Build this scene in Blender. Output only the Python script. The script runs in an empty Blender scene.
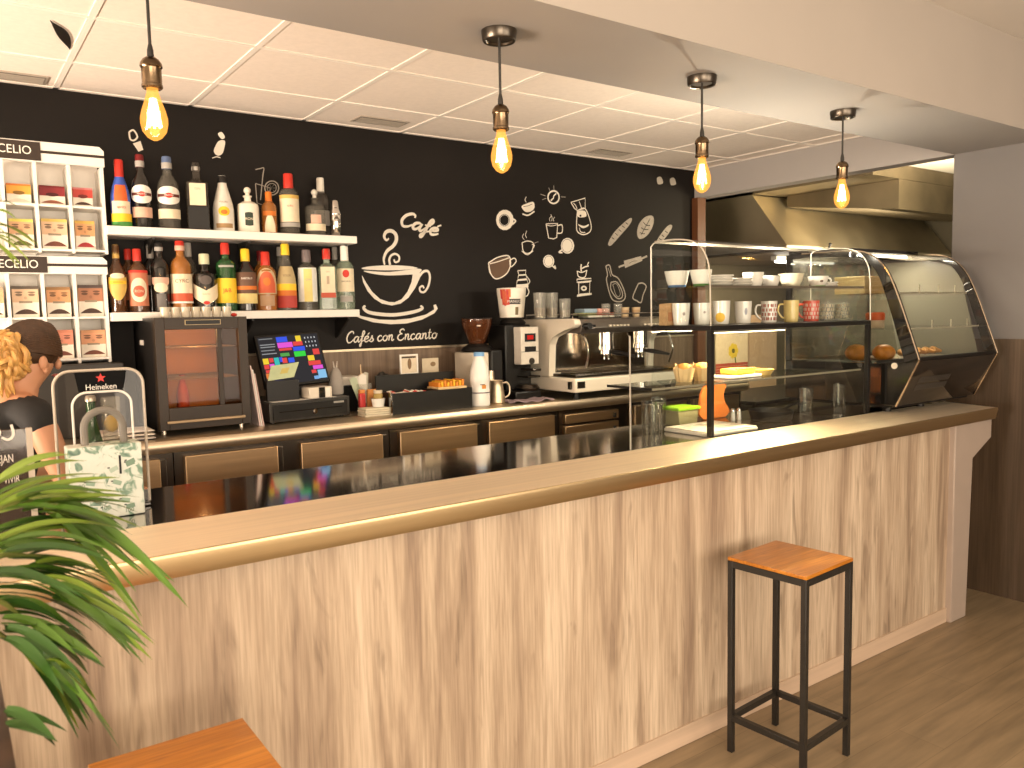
import bpy, bmesh, math, random
from mathutils import Vector, Matrix
random.seed(7)
PI = math.pi
SC = bpy.context.scene
COL = SC.collection

# ------------------------------------------------------------------ camera
FPX, YAW, PITCH, ROLL, CAMH = 805.0, 0.6193, 0.085, -0.0201, 1.667
CAM = Vector((0, 0, CAMH))
_F = Vector((math.sin(YAW) * math.cos(PITCH), math.cos(YAW) * math.cos(PITCH), -math.sin(PITCH)))
_r = Vector((math.cos(YAW), -math.sin(YAW), 0))
_u = _r.cross(_F)
_c, _s = math.cos(ROLL), math.sin(ROLL)
CR, CU = _c * _r + _s * _u, -_s * _r + _c * _u


def at(x, y, X=None, Y=None, Z=None):
    """survey helper: where the sight line through a photo pixel meets a known plane of the room"""
    d = _F + CR * ((x - 512) / FPX) - CU * ((y - 384) / FPX)
    if X is not None:
        t = X / d.x
    elif Y is not None:
        t = Y / d.y
    else:
        t = (Z - CAMH) / d.z
    return CAM + d * t


def depth_of(p):
    return (Vector(p) - CAM).dot(_F)


cd = bpy.data.cameras.new('camera')
cam = bpy.data.objects.new('camera', cd)
COL.objects.link(cam)
M = Matrix((CR, CU, -_F)).transposed().to_4x4()
M.translation = CAM
cam.matrix_world = M
cd.sensor_fit = 'HORIZONTAL'
cd.sensor_width = 36
cd.lens = FPX / 1024 * 36
cd.clip_start = 0.02
cd.dof.use_dof = True
cd.dof.focus_distance = 3.4
cd.dof.aperture_fstop = 9.0
SC.camera = cam


# ------------------------------------------------------------------ materials
def _nodes(name):
    m = bpy.data.materials.new(name)
    m.use_nodes = True
    nt = m.node_tree
    nt.nodes.clear()
    return m, nt, nt.nodes.new('ShaderNodeOutputMaterial')


def N(nt, t, **kw):
    n = nt.nodes.new(t)
    for k, v in kw.items():
        if k in n.inputs:
            n.inputs[k].default_value = v
        else:
            setattr(n, k, v)
    return n


def c4(c):
    return (c[0], c[1], c[2], 1)


def mat(name, col, rough=0.5, metal=0.0, var=0.0, scale=(8, 8, 8), bump=0.0, emit=None, es=0.0, trans=0.0, coat=0.0, detail=4, aniso=0.0, spec=0.5, rvar=0.0):
    m, nt, out = _nodes(name)
    b = N(nt, 'ShaderNodeBsdfPrincipled')
    b.inputs['Base Color'].default_value = c4(col)
    b.inputs['Roughness'].default_value = rough
    b.inputs['Metallic'].default_value = metal
    b.inputs['Specular IOR Level'].default_value = spec
    b.inputs['Transmission Weight'].default_value = trans
    b.inputs['Coat Weight'].default_value = coat
    if emit:
        b.inputs['Emission Color'].default_value = c4(emit)
        b.inputs['Emission Strength'].default_value = es
    if var or bump or rvar:
        tc = N(nt, 'ShaderNodeTexCoord')
        mp = N(nt, 'ShaderNodeMapping')
        mp.inputs['Scale'].default_value = scale
        nt.links.new(tc.outputs['Object'], mp.inputs['Vector'])
        nz = N(nt, 'ShaderNodeTexNoise')
        nz.inputs['Scale'].default_value = 1.0
        nz.inputs['Detail'].default_value = detail
        nt.links.new(mp.outputs['Vector'], nz.inputs['Vector'])
        if var:
            cr = N(nt, 'ShaderNodeValToRGB')
            cr.color_ramp.elements[0].position = 0.3
            cr.color_ramp.elements[1].position = 0.7
            cr.color_ramp.elements[0].color = c4([max(0, q * (1 - var)) for q in col])
            cr.color_ramp.elements[1].color = c4([min(1, q * (1 + var)) for q in col])
            nt.links.new(nz.outputs['Fac'], cr.inputs['Fac'])
            nt.links.new(cr.outputs['Color'], b.inputs['Base Color'])
        if rvar:
            mr = N(nt, 'ShaderNodeMapRange')
            mr.inputs['To Min'].default_value = max(0, rough - rvar)
            mr.inputs['To Max'].default_value = rough + rvar
            nt.links.new(nz.outputs['Fac'], mr.inputs['Value'])
            nt.links.new(mr.outputs['Result'], b.inputs['Roughness'])
        if bump:
            bp = N(nt, 'ShaderNodeBump')
            bp.inputs['Strength'].default_value = bump
            bp.inputs['Distance'].default_value = 0.01
            nt.links.new(nz.outputs['Fac'], bp.inputs['Height'])
            nt.links.new(bp.outputs['Normal'], b.inputs['Normal'])
    nt.links.new(b.outputs['BSDF'], out.inputs['Surface'])
    return m


def pane_mat(name, tint=(0.94, 0.96, 0.95), refl=1.0, rough=0.02):
    m, nt, out = _nodes(name)
    tr = N(nt, 'ShaderNodeBsdfTransparent')
    tr.inputs['Color'].default_value = c4(tint)
    gl = N(nt, 'ShaderNodeBsdfGlossy')
    gl.inputs['Roughness'].default_value = rough
    fr = N(nt, 'ShaderNodeFresnel')
    fr.inputs['IOR'].default_value = 1.48
    ge = N(nt, 'ShaderNodeNewGeometry')
    inv = N(nt, 'ShaderNodeMath', operation='SUBTRACT')
    inv.inputs[0].default_value = refl
    nt.links.new(ge.outputs['Backfacing'], inv.inputs[1])
    mx = N(nt, 'ShaderNodeMath', operation='MULTIPLY', use_clamp=True)
    nt.links.new(fr.outputs['Fac'], mx.inputs[0])
    nt.links.new(inv.outputs[0], mx.inputs[1])
    ms = N(nt, 'ShaderNodeMixShader')
    nt.links.new(mx.outputs[0], ms.inputs[0])
    nt.links.new(tr.outputs[0], ms.inputs[1])
    nt.links.new(gl.outputs[0], ms.inputs[2])
    nt.links.new(ms.outputs[0], out.inputs['Surface'])
    return m


def glassy(name, col, opacity=0.4, rough=0.08, tint=(0.9, 0.9, 0.88)):
    """thin-walled glass with a filling: part see-through, part coloured body"""
    m, nt, out = _nodes(name)
    tr = N(nt, 'ShaderNodeBsdfTransparent')
    tr.inputs['Color'].default_value = c4(tint)
    b = N(nt, 'ShaderNodeBsdfPrincipled')
    b.inputs['Base Color'].default_value = c4(col)
    b.inputs['Roughness'].default_value = rough
    b.inputs['Coat Weight'].default_value = 0.6
    ms = N(nt, 'ShaderNodeMixShader')
    ms.inputs[0].default_value = opacity
    nt.links.new(tr.outputs[0], ms.inputs[1])
    nt.links.new(b.outputs[0], ms.inputs[2])
    nt.links.new(ms.outputs[0], out.inputs['Surface'])
    return m


def emis(name, col, s):
    m, nt, out = _nodes(name)
    e = N(nt, 'ShaderNodeEmission')
    e.inputs['Color'].default_value = c4(col)
    e.inputs['Strength'].default_value = s
    nt.links.new(e.outputs[0], out.inputs['Surface'])
    return m


def wood_mat(name, dark, mid, light, scale, rough=0.45, knots=0.5, coat=0.0, fine=(60, 60, 2.5), bump=0.05):
    m, nt, out = _nodes(name)
    tc = N(nt, 'ShaderNodeTexCoord')

    def noise(sc, detail, dist=0.0):
        mp = N(nt, 'ShaderNodeMapping')
        mp.inputs['Scale'].default_value = sc
        nt.links.new(tc.outputs['Object'], mp.inputs['Vector'])
        nz = N(nt, 'ShaderNodeTexNoise')
        nz.inputs['Scale'].default_value = 1.0
        nz.inputs['Detail'].default_value = detail
        nz.inputs['Distortion'].default_value = dist
        nt.links.new(mp.outputs['Vector'], nz.inputs['Vector'])
        return nz
    a = noise(scale, 5, 0.6)
    cr = N(nt, 'ShaderNodeValToRGB')
    e = cr.color_ramp.elements
    e[0].position, e[0].color = 0.30, c4(dark)
    e[1].position, e[1].color = 0.68, c4(light)
    k = e.new(0.47)
    k.color = c4(mid)
    nt.links.new(a.outputs['Fac'], cr.inputs['Fac'])
    f = noise(fine, 3)
    cf = N(nt, 'ShaderNodeValToRGB')
    cf.color_ramp.elements[0].position = 0.35
    cf.color_ramp.elements[1].position = 0.62
    cf.color_ramp.elements[0].color = (0.72, 0.70, 0.68, 1)
    cf.color_ramp.elements[1].color = (1.0, 1.0, 1.0, 1)
    nt.links.new(f.outputs['Fac'], cf.inputs['Fac'])
    mx = N(nt, 'ShaderNodeMix', data_type='RGBA', blend_type='MULTIPLY')
    mx.inputs[0].default_value = 0.8
    nt.links.new(cr.outputs['Color'], mx.inputs[6])
    nt.links.new(cf.outputs['Color'], mx.inputs[7])
    col = mx.outputs[2]
    if knots:
        kn = noise(tuple(q * 1.25 * (1 if q > 2 else 2.2) for q in scale), 3, 1.2)
        ck = N(nt, 'ShaderNodeValToRGB')
        ck.color_ramp.elements[0].position = 0.60
        ck.color_ramp.elements[1].position = 0.74
        ck.color_ramp.elements[0].color = (1, 1, 1, 1)
        ck.color_ramp.elements[1].color = (0.45, 0.42, 0.40, 1)
        nt.links.new(kn.outputs['Fac'], ck.inputs['Fac'])
        m2 = N(nt, 'ShaderNodeMix', data_type='RGBA', blend_type='MULTIPLY')
        m2.inputs[0].default_value = knots
        nt.links.new(col, m2.inputs[6])
        nt.links.new(ck.outputs['Color'], m2.inputs[7])
        col = m2.outputs[2]
    b = N(nt, 'ShaderNodeBsdfPrincipled')
    b.inputs['Roughness'].default_value = rough
    b.inputs['Coat Weight'].default_value = coat
    nt.links.new(col, b.inputs['Base Color'])
    if bump:
        bp = N(nt, 'ShaderNodeBump')
        bp.inputs['Strength'].default_value = bump
        bp.inputs['Distance'].default_value = 0.004
        nt.links.new(f.outputs['Fac'], bp.inputs['Height'])
        nt.links.new(bp.outputs['Normal'], b.inputs['Normal'])
    nt.links.new(b.outputs[0], out.inputs['Surface'])
    return m


def floor_mat():
    m, nt, out = _nodes('vinyl_plank_floor')
    tc = N(nt, 'ShaderNodeTexCoord')
    br = N(nt, 'ShaderNodeTexBrick')
    br.inputs['Scale'].default_value = 1.0
    br.inputs['Brick Width'].default_value = 1.2
    br.inputs['Row Height'].default_value = 0.18
    br.inputs['Mortar Size'].default_value = 0.0018
    br.inputs['Color1'].default_value = (0.265, 0.200, 0.122, 1)
    br.inputs['Color2'].default_value = (0.29, 0.22, 0.136, 1)
    br.inputs['Mortar'].default_value = (0.22, 0.165, 0.10, 1)
    nt.links.new(tc.outputs['Object'], br.inputs['Vector'])
    mp = N(nt, 'ShaderNodeMapping')
    mp.inputs['Scale'].default_value = (2.5, 22, 1)
    nt.links.new(tc.outputs['Object'], mp.inputs['Vector'])
    nz = N(nt, 'ShaderNodeTexNoise')
    nz.inputs['Scale'].default_value = 1
    nz.inputs['Detail'].default_value = 6
    nt.links.new(mp.outputs[0], nz.inputs['Vector'])
    cr = N(nt, 'ShaderNodeValToRGB')
    cr.color_ramp.elements[0].position = 0.3
    cr.color_ramp.elements[1].position = 0.7
    cr.color_ramp.elements[0].color = (0.72, 0.72, 0.72, 1)
    cr.color_ramp.elements[1].color = (1.15, 1.12, 1.1, 1)
    nt.links.new(nz.outputs['Fac'], cr.inputs['Fac'])
    mx = N(nt, 'ShaderNodeMix', data_type='RGBA', blend_type='MULTIPLY')
    mx.inputs[0].default_value = 1
    nt.links.new(br.outputs['Color'], mx.inputs[6])
    nt.links.new(cr.outputs['Color'], mx.inputs[7])
    b = N(nt, 'ShaderNodeBsdfPrincipled')
    b.inputs['Roughness'].default_value = 0.42
    nt.links.new(mx.outputs[2], b.inputs['Base Color'])
    nt.links.new(b.outputs[0], out.inputs['Surface'])
    return m


_CM = {}


def cm(col, rough=0.45, metal=0.0, **kw):
    """plain paint / print / plastic colour with a little procedural mottling"""
    k = (tuple(round(c, 3) for c in col), rough, metal, tuple(sorted(kw.items())))
    if k not in _CM:
        kw.setdefault('var', 0.06)
        kw.setdefault('spec', 0.3)
        kw.setdefault('scale', (30, 30, 30))
        _CM[k] = mat('colour_%d' % len(_CM), col, rough, metal, **kw)
    return _CM[k]


MT = {}
MT['oak_front'] = wood_mat('pale_oak_laminate', (0.29, 0.205, 0.145), (0.485, 0.372, 0.268), (0.645, 0.52, 0.39), (11.0, 11.0, 0.9), 0.5, 0.6, fine=(140, 140, 6))
MT['oak_dark'] = wood_mat('dark_brown_wood_boards', (0.060, 0.038, 0.022), (0.085, 0.055, 0.032), (0.11, 0.072, 0.045), (16, 16, 0.8), 0.5, 0.3, fine=(110, 110, 3))
MT['oak_grey'] = wood_mat('grey_brown_wood_laminate', (0.125, 0.080, 0.050), (0.175, 0.115, 0.072), (0.22, 0.148, 0.097), (16, 16, 0.8), 0.5, 0.3, fine=(110, 110, 3))
MT['seat_wood'] = wood_mat('orange_varnished_pine', (0.42, 0.135, 0.012), (0.55, 0.20, 0.018), (0.64, 0.26, 0.03), (2.0, 14, 14), 0.28, 0.5, coat=0.3, fine=(6, 120, 60))
MT['jamb_wood'] = wood_mat('red_brown_door_wood', (0.10, 0.034, 0.012), (0.14, 0.05, 0.018), (0.17, 0.062, 0.024), (14, 14, 0.8), 0.4, 0.0)
MT['floor'] = floor_mat()
MT['black_wall'] = mat('black_matt_wall_paint', (0.0085, 0.0062, 0.005), 0.6, var=0.25, scale=(1.5, 1.5, 1.5), spec=0.2)
MT['white_paint'] = mat('white_wall_paint', (0.70, 0.66, 0.61), 0.7, var=0.03, scale=(2, 2, 2))
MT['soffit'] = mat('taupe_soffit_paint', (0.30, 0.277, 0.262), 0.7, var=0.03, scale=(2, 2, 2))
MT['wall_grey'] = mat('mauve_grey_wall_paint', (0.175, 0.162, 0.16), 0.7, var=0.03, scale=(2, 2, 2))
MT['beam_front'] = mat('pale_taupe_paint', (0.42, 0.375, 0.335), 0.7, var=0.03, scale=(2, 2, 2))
MT['grey_paint'] = mat('grey_wall_paint', (0.36, 0.33, 0.315), 0.7, var=0.03, scale=(2, 2, 2))
MT['tile'] = mat('ceiling_tile_board', (0.88, 0.77, 0.68), 0.85, var=0.03, scale=(40, 40, 40), bump=0.05)
MT['grid'] = mat('white_ceiling_grid', (0.92, 0.84, 0.76), 0.5, var=0.02)
MT['steel'] = mat('brushed_steel', (0.60, 0.49, 0.36), 0.40, 1.0, rvar=0.07, var=0.05, scale=(1.0, 60, 60))
MT['steel_lip'] = mat('warm_reflection_satin_lip', (0.56, 0.42, 0.24), 0.33, 1.0, rvar=0.05, var=0.06, scale=(0.8, 50, 50))  # gold base colour imitates a warm reflection on the steel
MT['steel_strip'] = mat('satin_steel', (0.95, 0.82, 0.64), 0.55, 1.0, rvar=0.05, var=0.05, scale=(0.8, 50, 50))
MT['mirror_steel'] = mat('polished_steel', (0.50, 0.45, 0.39), 0.09, 1.0, var=0.03, scale=(2, 12, 12))
MT['steel_door'] = mat('brushed_steel_door', (0.46, 0.31, 0.175), 0.38, 1.0, rvar=0.06, var=0.08, scale=(1.0, 60, 60))
MT['chrome'] = mat('chrome', (0.75, 0.72, 0.68), 0.08, 1.0, var=0.03)
MT['bronze'] = mat('dark_pearl_bronze', (0.20, 0.14, 0.085), 0.22, 1.0, var=0.1)
MT['gunmetal'] = mat('dark_gunmetal', (0.10, 0.085, 0.07), 0.3, 1.0, var=0.1)
MT['black'] = mat('black_plastic', (0.007, 0.006, 0.0055), 0.4, var=0.15, scale=(20, 20, 20), spec=0.3)
MT['black_gloss'] = mat('black_gloss', (0.010, 0.009, 0.008), 0.08, var=0.1, coat=0.5)
MT['black_metal'] = mat('black_powder_coat', (0.014, 0.012, 0.010), 0.42, 0.0, var=0.2, scale=(40, 40, 40), bump=0.1)
MT['dark_grey'] = mat('dark_grey_plastic', (0.022, 0.019, 0.016), 0.4, var=0.1)
MT['white_lam'] = mat('white_laminate', (0.80, 0.76, 0.70), 0.4, var=0.02)
MT['cream'] = mat('cream_enamel', (0.74, 0.66, 0.54), 0.25, var=0.03, coat=0.4)
MT['vinyl_white'] = mat('white_vinyl_decal', (0.78, 0.72, 0.62), 0.5, var=0.03)
MT['vinyl_grey'] = mat('grey_chalk_decal', (0.36, 0.32, 0.27), 0.6, var=0.15, scale=(40, 40, 40))
MT['vinyl_brown'] = mat('brown_chalk_decal', (0.11, 0.06, 0.03), 0.6, var=0.15)
MT['pane'] = pane_mat('clear_glass_pane')
MT['acrylic'] = pane_mat('clear_acrylic', (0.90, 0.88, 0.86), 1.0)
MT['smoke'] = pane_mat('grey_glass', (0.82, 0.80, 0.75), 1.3)
MT['edge'] = mat('bright_glass_edge', (0.75, 0.70, 0.60), 0.2, var=0.03, trans=0.4)
MT['porcelain'] = mat('white_porcelain', (0.80, 0.77, 0.72), 0.18, var=0.02, coat=0.3)
MT['drink_glass'] = glassy('drinking_glass', (0.72, 0.70, 0.64), 0.13, 0.05, (.93, .93, .91))
MT['paper'] = mat('white_paper', (0.78, 0.74, 0.68), 0.7, var=0.03)
MT['hood'] = mat('stainless_hood', (0.55, 0.49, 0.36), 0.42, 1.0, rvar=0.1, var=0.12, scale=(2.5, 2.5, 2.5))
MT['skin'] = mat('skin', (0.56, 0.27, 0.15), 0.5, var=0.06, scale=(12, 12, 12))
MT['hair_blond'] = mat('blond_hair', (0.62, 0.34, 0.10), 0.45, var=0.35, scale=(50, 50, 14), bump=0.5)
MT['hair_dark'] = mat('dark_hair_roots', (0.055, 0.026, 0.012), 0.4, var=0.3, scale=(50, 50, 14), bump=0.4)
MT['cloth_black'] = mat('black_cotton', (0.010, 0.009, 0.009), 0.8, var=0.2, scale=(30, 30, 30))
MT['leaf'] = mat('palm_leaf_green', (0.075, 0.155, 0.016), 0.42, var=0.55, scale=(5, 5, 5))
MT['leaf_dark'] = mat('palm_leaf_dark', (0.032, 0.085, 0.012), 0.42, var=0.5, scale=(5, 5, 5))
MT['leaf_pale'] = mat('palm_leaf_yellow_green', (0.17, 0.25, 0.025), 0.42, var=0.4, scale=(5, 5, 5))
MT['stem'] = mat('palm_stem', (0.20, 0.22, 0.05), 0.5, var=0.2)
MT['planter'] = wood_mat('rust_brown_planter', (0.030, 0.012, 0.008), (0.05, 0.02, 0.011), (0.075, 0.03, 0.016), (10, 10, 1), 0.4, 0.2)
MT['soil'] = mat('dark_potting_soil', (0.03, 0.02, 0.012), 0.9, var=0.4, scale=(60, 60, 60), bump=0.5)


# ------------------------------------------------------------------ mesh builder
def smooth_path(pts, n=6, closed=False):
    pts = [Vector(p) for p in pts]
    if len(pts) < 3:
        return pts
    out = []
    L = len(pts)
    rng = range(L) if closed else range(L - 1)
    for i in rng:
        p0 = pts[(i - 1) % L] if closed or i > 0 else pts[0] * 2 - pts[1]
        p1, p2 = pts[i], pts[(i + 1) % L]
        p3 = pts[(i + 2) % L] if closed or i + 2 < L else pts[-1] * 2 - pts[-2]
        for k in range(n):
            t = k / n
            out.append(0.5 * ((2 * p1) + (p2 - p0) * t + (2 * p0 - 5 * p1 + 4 * p2 - p3) * t * t + (3 * p1 - p0 - 3 * p2 + p3) * t ** 3))
    if not closed:
        out.append(pts[-1])
    return out


_TXT = {}


def text_geo(s):
    if s not in _TXT:
        cu = bpy.data.curves.new('txt', 'FONT')
        cu.body = s
        cu.size = 1.0
        cu.align_x = 'CENTER'
        cu.align_y = 'CENTER'
        cu.resolution_u = 3
        ob = bpy.data.objects.new('txt', cu)
        COL.objects.link(ob)
        dg = bpy.context.evaluated_depsgraph_get()
        me = bpy.data.meshes.new_from_object(ob.evaluated_get(dg))
        _TXT[s] = ([v.co.copy() for v in me.vertices], [tuple(p.vertices) for p in me.polygons])
        bpy.data.objects.remove(ob)
        bpy.data.curves.remove(cu)
        bpy.data.meshes.remove(me)
    return _TXT[s]


class MB:
    def __init__(self, Mx=None):
        self.bm = bmesh.new()
        self.M = Mx
        self.mi = 0
        self.mats = []
        self.bevelled = False

    def use(self, m):
        if m not in self.mats:
            self.mats.append(m)
        self.mi = self.mats.index(m)
        return self

    def v(self, co):
        co = Vector(co)
        return self.bm.verts.new(self.M @ co if self.M is not None else co)

    def f(self, vs):
        try:
            fa = self.bm.faces.new(vs)
            fa.material_index = self.mi
            return fa
        except ValueError:
            return None

    def quad(self, a, b, c, d):
        return self.f([self.v(a), self.v(b), self.v(c), self.v(d)])

    def box(self, x0, x1, y0, y1, z0, z1, bev=0.0, seg=2):
        x0, x1 = min(x0, x1), max(x0, x1)
        y0, y1 = min(y0, y1), max(y0, y1)
        z0, z1 = min(z0, z1), max(z0, z1)
        vs = [self.v((x, y, z)) for z in (z0, z1) for y in (y0, y1) for x in (x0, x1)]
        fs = [self.f([vs[i] for i in q]) for q in ((0, 2, 3, 1), (4, 5, 7, 6), (0, 1, 5, 4), (2, 6, 7, 3), (0, 4, 6, 2), (1, 3, 7, 5))]
        if bev > 0:
            self.bevelled = True
            ed = {e for fa in fs for e in fa.edges}
            r = bmesh.ops.bevel(self.bm, geom=list(ed), offset=bev, segments=seg, affect='EDGES', profile=0.5)
            for fa in r['faces']:
                fa.material_index = self.mi
        return self

    def prism(self, poly, p0, p1, axis='x', bev=0.0):
        def mk(a, b, t):
            return {'x': (t, a, b), 'y': (a, t, b), 'z': (a, b, t)}[axis]
        A = [self.v(mk(a, b, p0)) for a, b in poly]
        B = [self.v(mk(a, b, p1)) for a, b in poly]
        fs = [self.f(A), self.f(B[::-1])]
        n = len(poly)
        for i in range(n):
            fs.append(self.f([A[i], A[(i + 1) % n], B[(i + 1) % n], B[i]]))
        if bev > 0:
            self.bevelled = True
            ed = {e for fa in fs if fa for e in fa.edges}
            r = bmesh.ops.bevel(self.bm, geom=list(ed), offset=bev, segments=2, affect='EDGES', profile=0.5)
            for fa in r['faces']:
                fa.material_index = self.mi
        return self

    def cyl(self, p0, p1, r0, r1=None, seg=16, cap=True):
        r1 = r0 if r1 is None else r1
        p0, p1 = Vector(p0), Vector(p1)
        d = (p1 - p0).normalized()
        a = d.orthogonal().normalized()
        b = d.cross(a)
        A = [self.v(p0 + (a * math.cos(2 * PI * i / seg) + b * math.sin(2 * PI * i / seg)) * r0) for i in range(seg)]
        B = [self.v(p1 + (a * math.cos(2 * PI * i / seg) + b * math.sin(2 * PI * i / seg)) * r1) for i in range(seg)]
        for i in range(seg):
            self.f([A[i], A[(i + 1) % seg], B[(i + 1) % seg], B[i]])
        if cap:
            self.f(A[::-1])
            self.f(B)
        return self

    def tube(self, pts, r, seg=8, closed=False, flat=1.0):
        pts = [Vector(p) for p in pts]
        n = len(pts)
        rings = []
        prev = None
        for i, p in enumerate(pts):
            if closed:
                d = (pts[(i + 1) % n] - pts[i - 1])
            else:
                d = pts[min(i + 1, n - 1)] - pts[max(i - 1, 0)]
            d.normalize()
            if prev is None:
                a = d.orthogonal().normalized()
            else:
                a = (prev - d * prev.dot(d))
                a = a.normalized() if a.length > 1e-6 else d.orthogonal().normalized()
            prev = a
            b = d.cross(a)
            rr = r(i / (n - 1)) if callable(r) else r
            rings.append([self.v(p + (a * math.cos(2 * PI * k / seg) + b * math.sin(2 * PI * k / seg) * flat) * rr) for k in range(seg)])
        m = n if closed else n - 1
        for i in range(m):
            A, B = rings[i], rings[(i + 1) % n]
            for k in range(seg):
                self.f([A[k], A[(k + 1) % seg], B[(k + 1) % seg], B[k]])
        if not closed:
            self.f(rings[0][::-1])
            self.f(rings[-1])
        return self

    def lathe(self, prof, c=(0, 0, 0), seg=24, sq=0.0, rot=0.0, sx=1.0, sy=1.0):
        c = Vector(c)
        rings = []
        for r, z in prof:
            ring = []
            for i in range(seg):
                a = 2 * PI * i / seg
                k = 1.0
                if sq:
                    m = max(abs(math.cos(a)), abs(math.sin(a)))
                    k = 1 + sq * (min(1 / m, 1.30) - 1)
                x, y = r * k * math.cos(a) * sx, r * k * math.sin(a) * sy
                ring.append(self.v((c.x + x * math.cos(rot) - y * math.sin(rot), c.y + x * math.sin(rot) + y * math.cos(rot), c.z + z)))
            rings.append(ring)
        for A, B in zip(rings, rings[1:]):
            for i in range(seg):
                self.f([A[i], A[(i + 1) % seg], B[(i + 1) % seg], B[i]])
        if prof[0][0] > 1e-5:
            self.f(rings[0][::-1])
        if prof[-1][0] > 1e-5:
            self.f(rings[-1])
        return self

    def ball(self, c, r, seg=16, rings=10, rot=None):
        if not hasattr(r, '__len__'):
            r = (r, r, r)
        c = Vector(c)
        R = []
        for j in range(rings + 1):
            t = PI * j / rings
            row = []
            for i in range(seg):
                a = 2 * PI * i / seg
                p = Vector((r[0] * math.sin(t) * math.cos(a), r[1] * math.sin(t) * math.sin(a), r[2] * math.cos(t)))
                if rot is not None:
                    p = rot @ p
                row.append(c + p)
            R.append(row)
        top, bot = self.v(R[0][0]), self.v(R[-1][0])
        V = [[self.v(p) for p in row] for row in R[1:-1]]
        for i in range(seg):
            self.f([top, V[0][i], V[0][(i + 1) % seg]])
            self.f([bot, V[-1][(i + 1) % seg], V[-1][i]])
        for A, B in zip(V, V[1:]):
            for i in range(seg):
                self.f([A[i], B[i], B[(i + 1) % seg], A[(i + 1) % seg]])
        return self

    def patch(self, c, r, a0, a, lo, hi, n=14, rows=1):
        """label wrapped on a round body: s runs -1..1 across the half angle a"""
        fl = lo if callable(lo) else (lambda s: lo)
        fh = hi if callable(hi) else (lambda s: hi)
        fr = r if callable(r) else (lambda z: r)
        cols = []
        for i in range(n + 1):
            s = -1 + 2 * i / n
            ang = a0 + s * a
            l, h = fl(s), fh(s)
            cols.append([self.v((c[0] + fr(l + (h - l) * k / rows) * math.cos(ang), c[1] + fr(l + (h - l) * k / rows) * math.sin(ang), c[2] + l + (h - l) * k / rows)) for k in range(rows + 1)])
        for A, B in zip(cols, cols[1:]):
            for k in range(rows):
                self.f([A[k], B[k], B[k + 1], A[k + 1]])
        return self

    def text(self, s, size, fn, xs=1.0):
        vs, fs = text_geo(s)
        V = [self.v(fn(v.x * size * xs, v.y * size)) for v in vs]
        for q in fs:
            self.f([V[i] for i in q])
        return self

    def textcyl(self, s, size, c, r, a0, z, xs=1.0):
        return self.text(s, size, lambda x, y: (c[0] + r * math.cos(a0 + x / r), c[1] + r * math.sin(a0 + x / r), c[2] + z + y), xs)

    def strip(self, pts, w, nrm, lift=0.0):
        """flat ribbon along a path lying in the plane of normal nrm; w a number or w(t)"""
        nrm = Vector(nrm).normalized()
        pts = [Vector(p) + nrm * lift for p in pts]
        n = len(pts)
        L, R = [], []
        for i, p in enumerate(pts):
            d = pts[min(i + 1, n - 1)] - pts[max(i - 1, 0)]
            if d.length < 1e-9:
                d = Vector((1, 0, 0))
            s = nrm.cross(d.normalized())
            ww = (w(i / max(1, n - 1)) if callable(w) else w) / 2
            L.append(self.v(p + s * ww))
            R.append(self.v(p - s * ww))
        for i in range(n - 1):
            self.f([L[i], L[i + 1], R[i + 1], R[i]])
        return self

    def poly(self, pts):
        return self.f([self.v(p) for p in pts])


def build(name, mb, material, parent=None, smooth=0.6, thick=None, subd=0):
    bmesh.ops.remove_doubles(mb.bm, verts=mb.bm.verts, dist=1e-6)
    if thick:
        ex = bmesh.ops.extrude_face_region(mb.bm, geom=list(mb.bm.faces))
        vv = [g for g in ex['geom'] if isinstance(g, bmesh.types.BMVert)]
        bmesh.ops.translate(mb.bm, verts=vv, vec=Vector(thick))
    bmesh.ops.recalc_face_normals(mb.bm, faces=mb.bm.faces)
    if parent is not None and parent.type == 'EMPTY' or parent is not None:
        inv = world_of(parent).inverted()
        bmesh.ops.transform(mb.bm, matrix=inv, verts=mb.bm.verts)
    me = bpy.data.meshes.new(name)
    mb.bm.to_mesh(me)
    mb.bm.free()
    if mb.mats:
        for m in mb.mats:
            me.materials.append(m)
    else:
        me.materials.append(material)
    if smooth:
        for p in me.polygons:
            p.use_smooth = True
        me.set_sharp_from_angle(angle=min(smooth, 0.35) if mb.bevelled else smooth)
    o = bpy.data.objects.new(name, me)
    COL.objects.link(o)
    if parent is not None:
        o.parent = parent
    if subd:
        md = o.modifiers.new('subdivision', 'SUBSURF')
        md.levels = md.render_levels = subd
    return o


def world_of(o):
    m = o.matrix_basis.copy()
    while o.parent is not None:
        o = o.parent
        m = o.matrix_basis @ m
    return m


def tag(o, label, cat, group=None, kind=None):
    o['label'] = label
    o['category'] = cat
    if group:
        o['group'] = group
    if kind:
        o['kind'] = kind
    return o


def thing(name, label, cat, loc=(0, 0, 0), rz=0.0, group=None):
    o = bpy.data.objects.new(name, None)
    o.empty_display_size = 0.05
    COL.objects.link(o)
    o.matrix_basis = Matrix.Translation(Vector(loc)) @ Matrix.Rotation(rz, 4, 'Z')
    return tag(o, label, cat, group)


def struct(name, mb, m, label, cat, parent=None, **kw):
    o = build(name, mb, m, parent, **kw)
    if parent is None:
        tag(o, label, cat, kind='structure')
    return o


def copy_tree(o, parent=None):
    c = o.copy()
    COL.objects.link(c)
    if parent is not None:
        c.parent = parent
    for ch in list(o.children):
        copy_tree(ch, c)
    return c


def place(o, loc, rz=0.0, label=None):
    o.matrix_basis = Matrix.Translation(Vector(loc)) @ Matrix.Rotation(rz, 4, 'Z')
    if label:
        o['label'] = label
    return o


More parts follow.
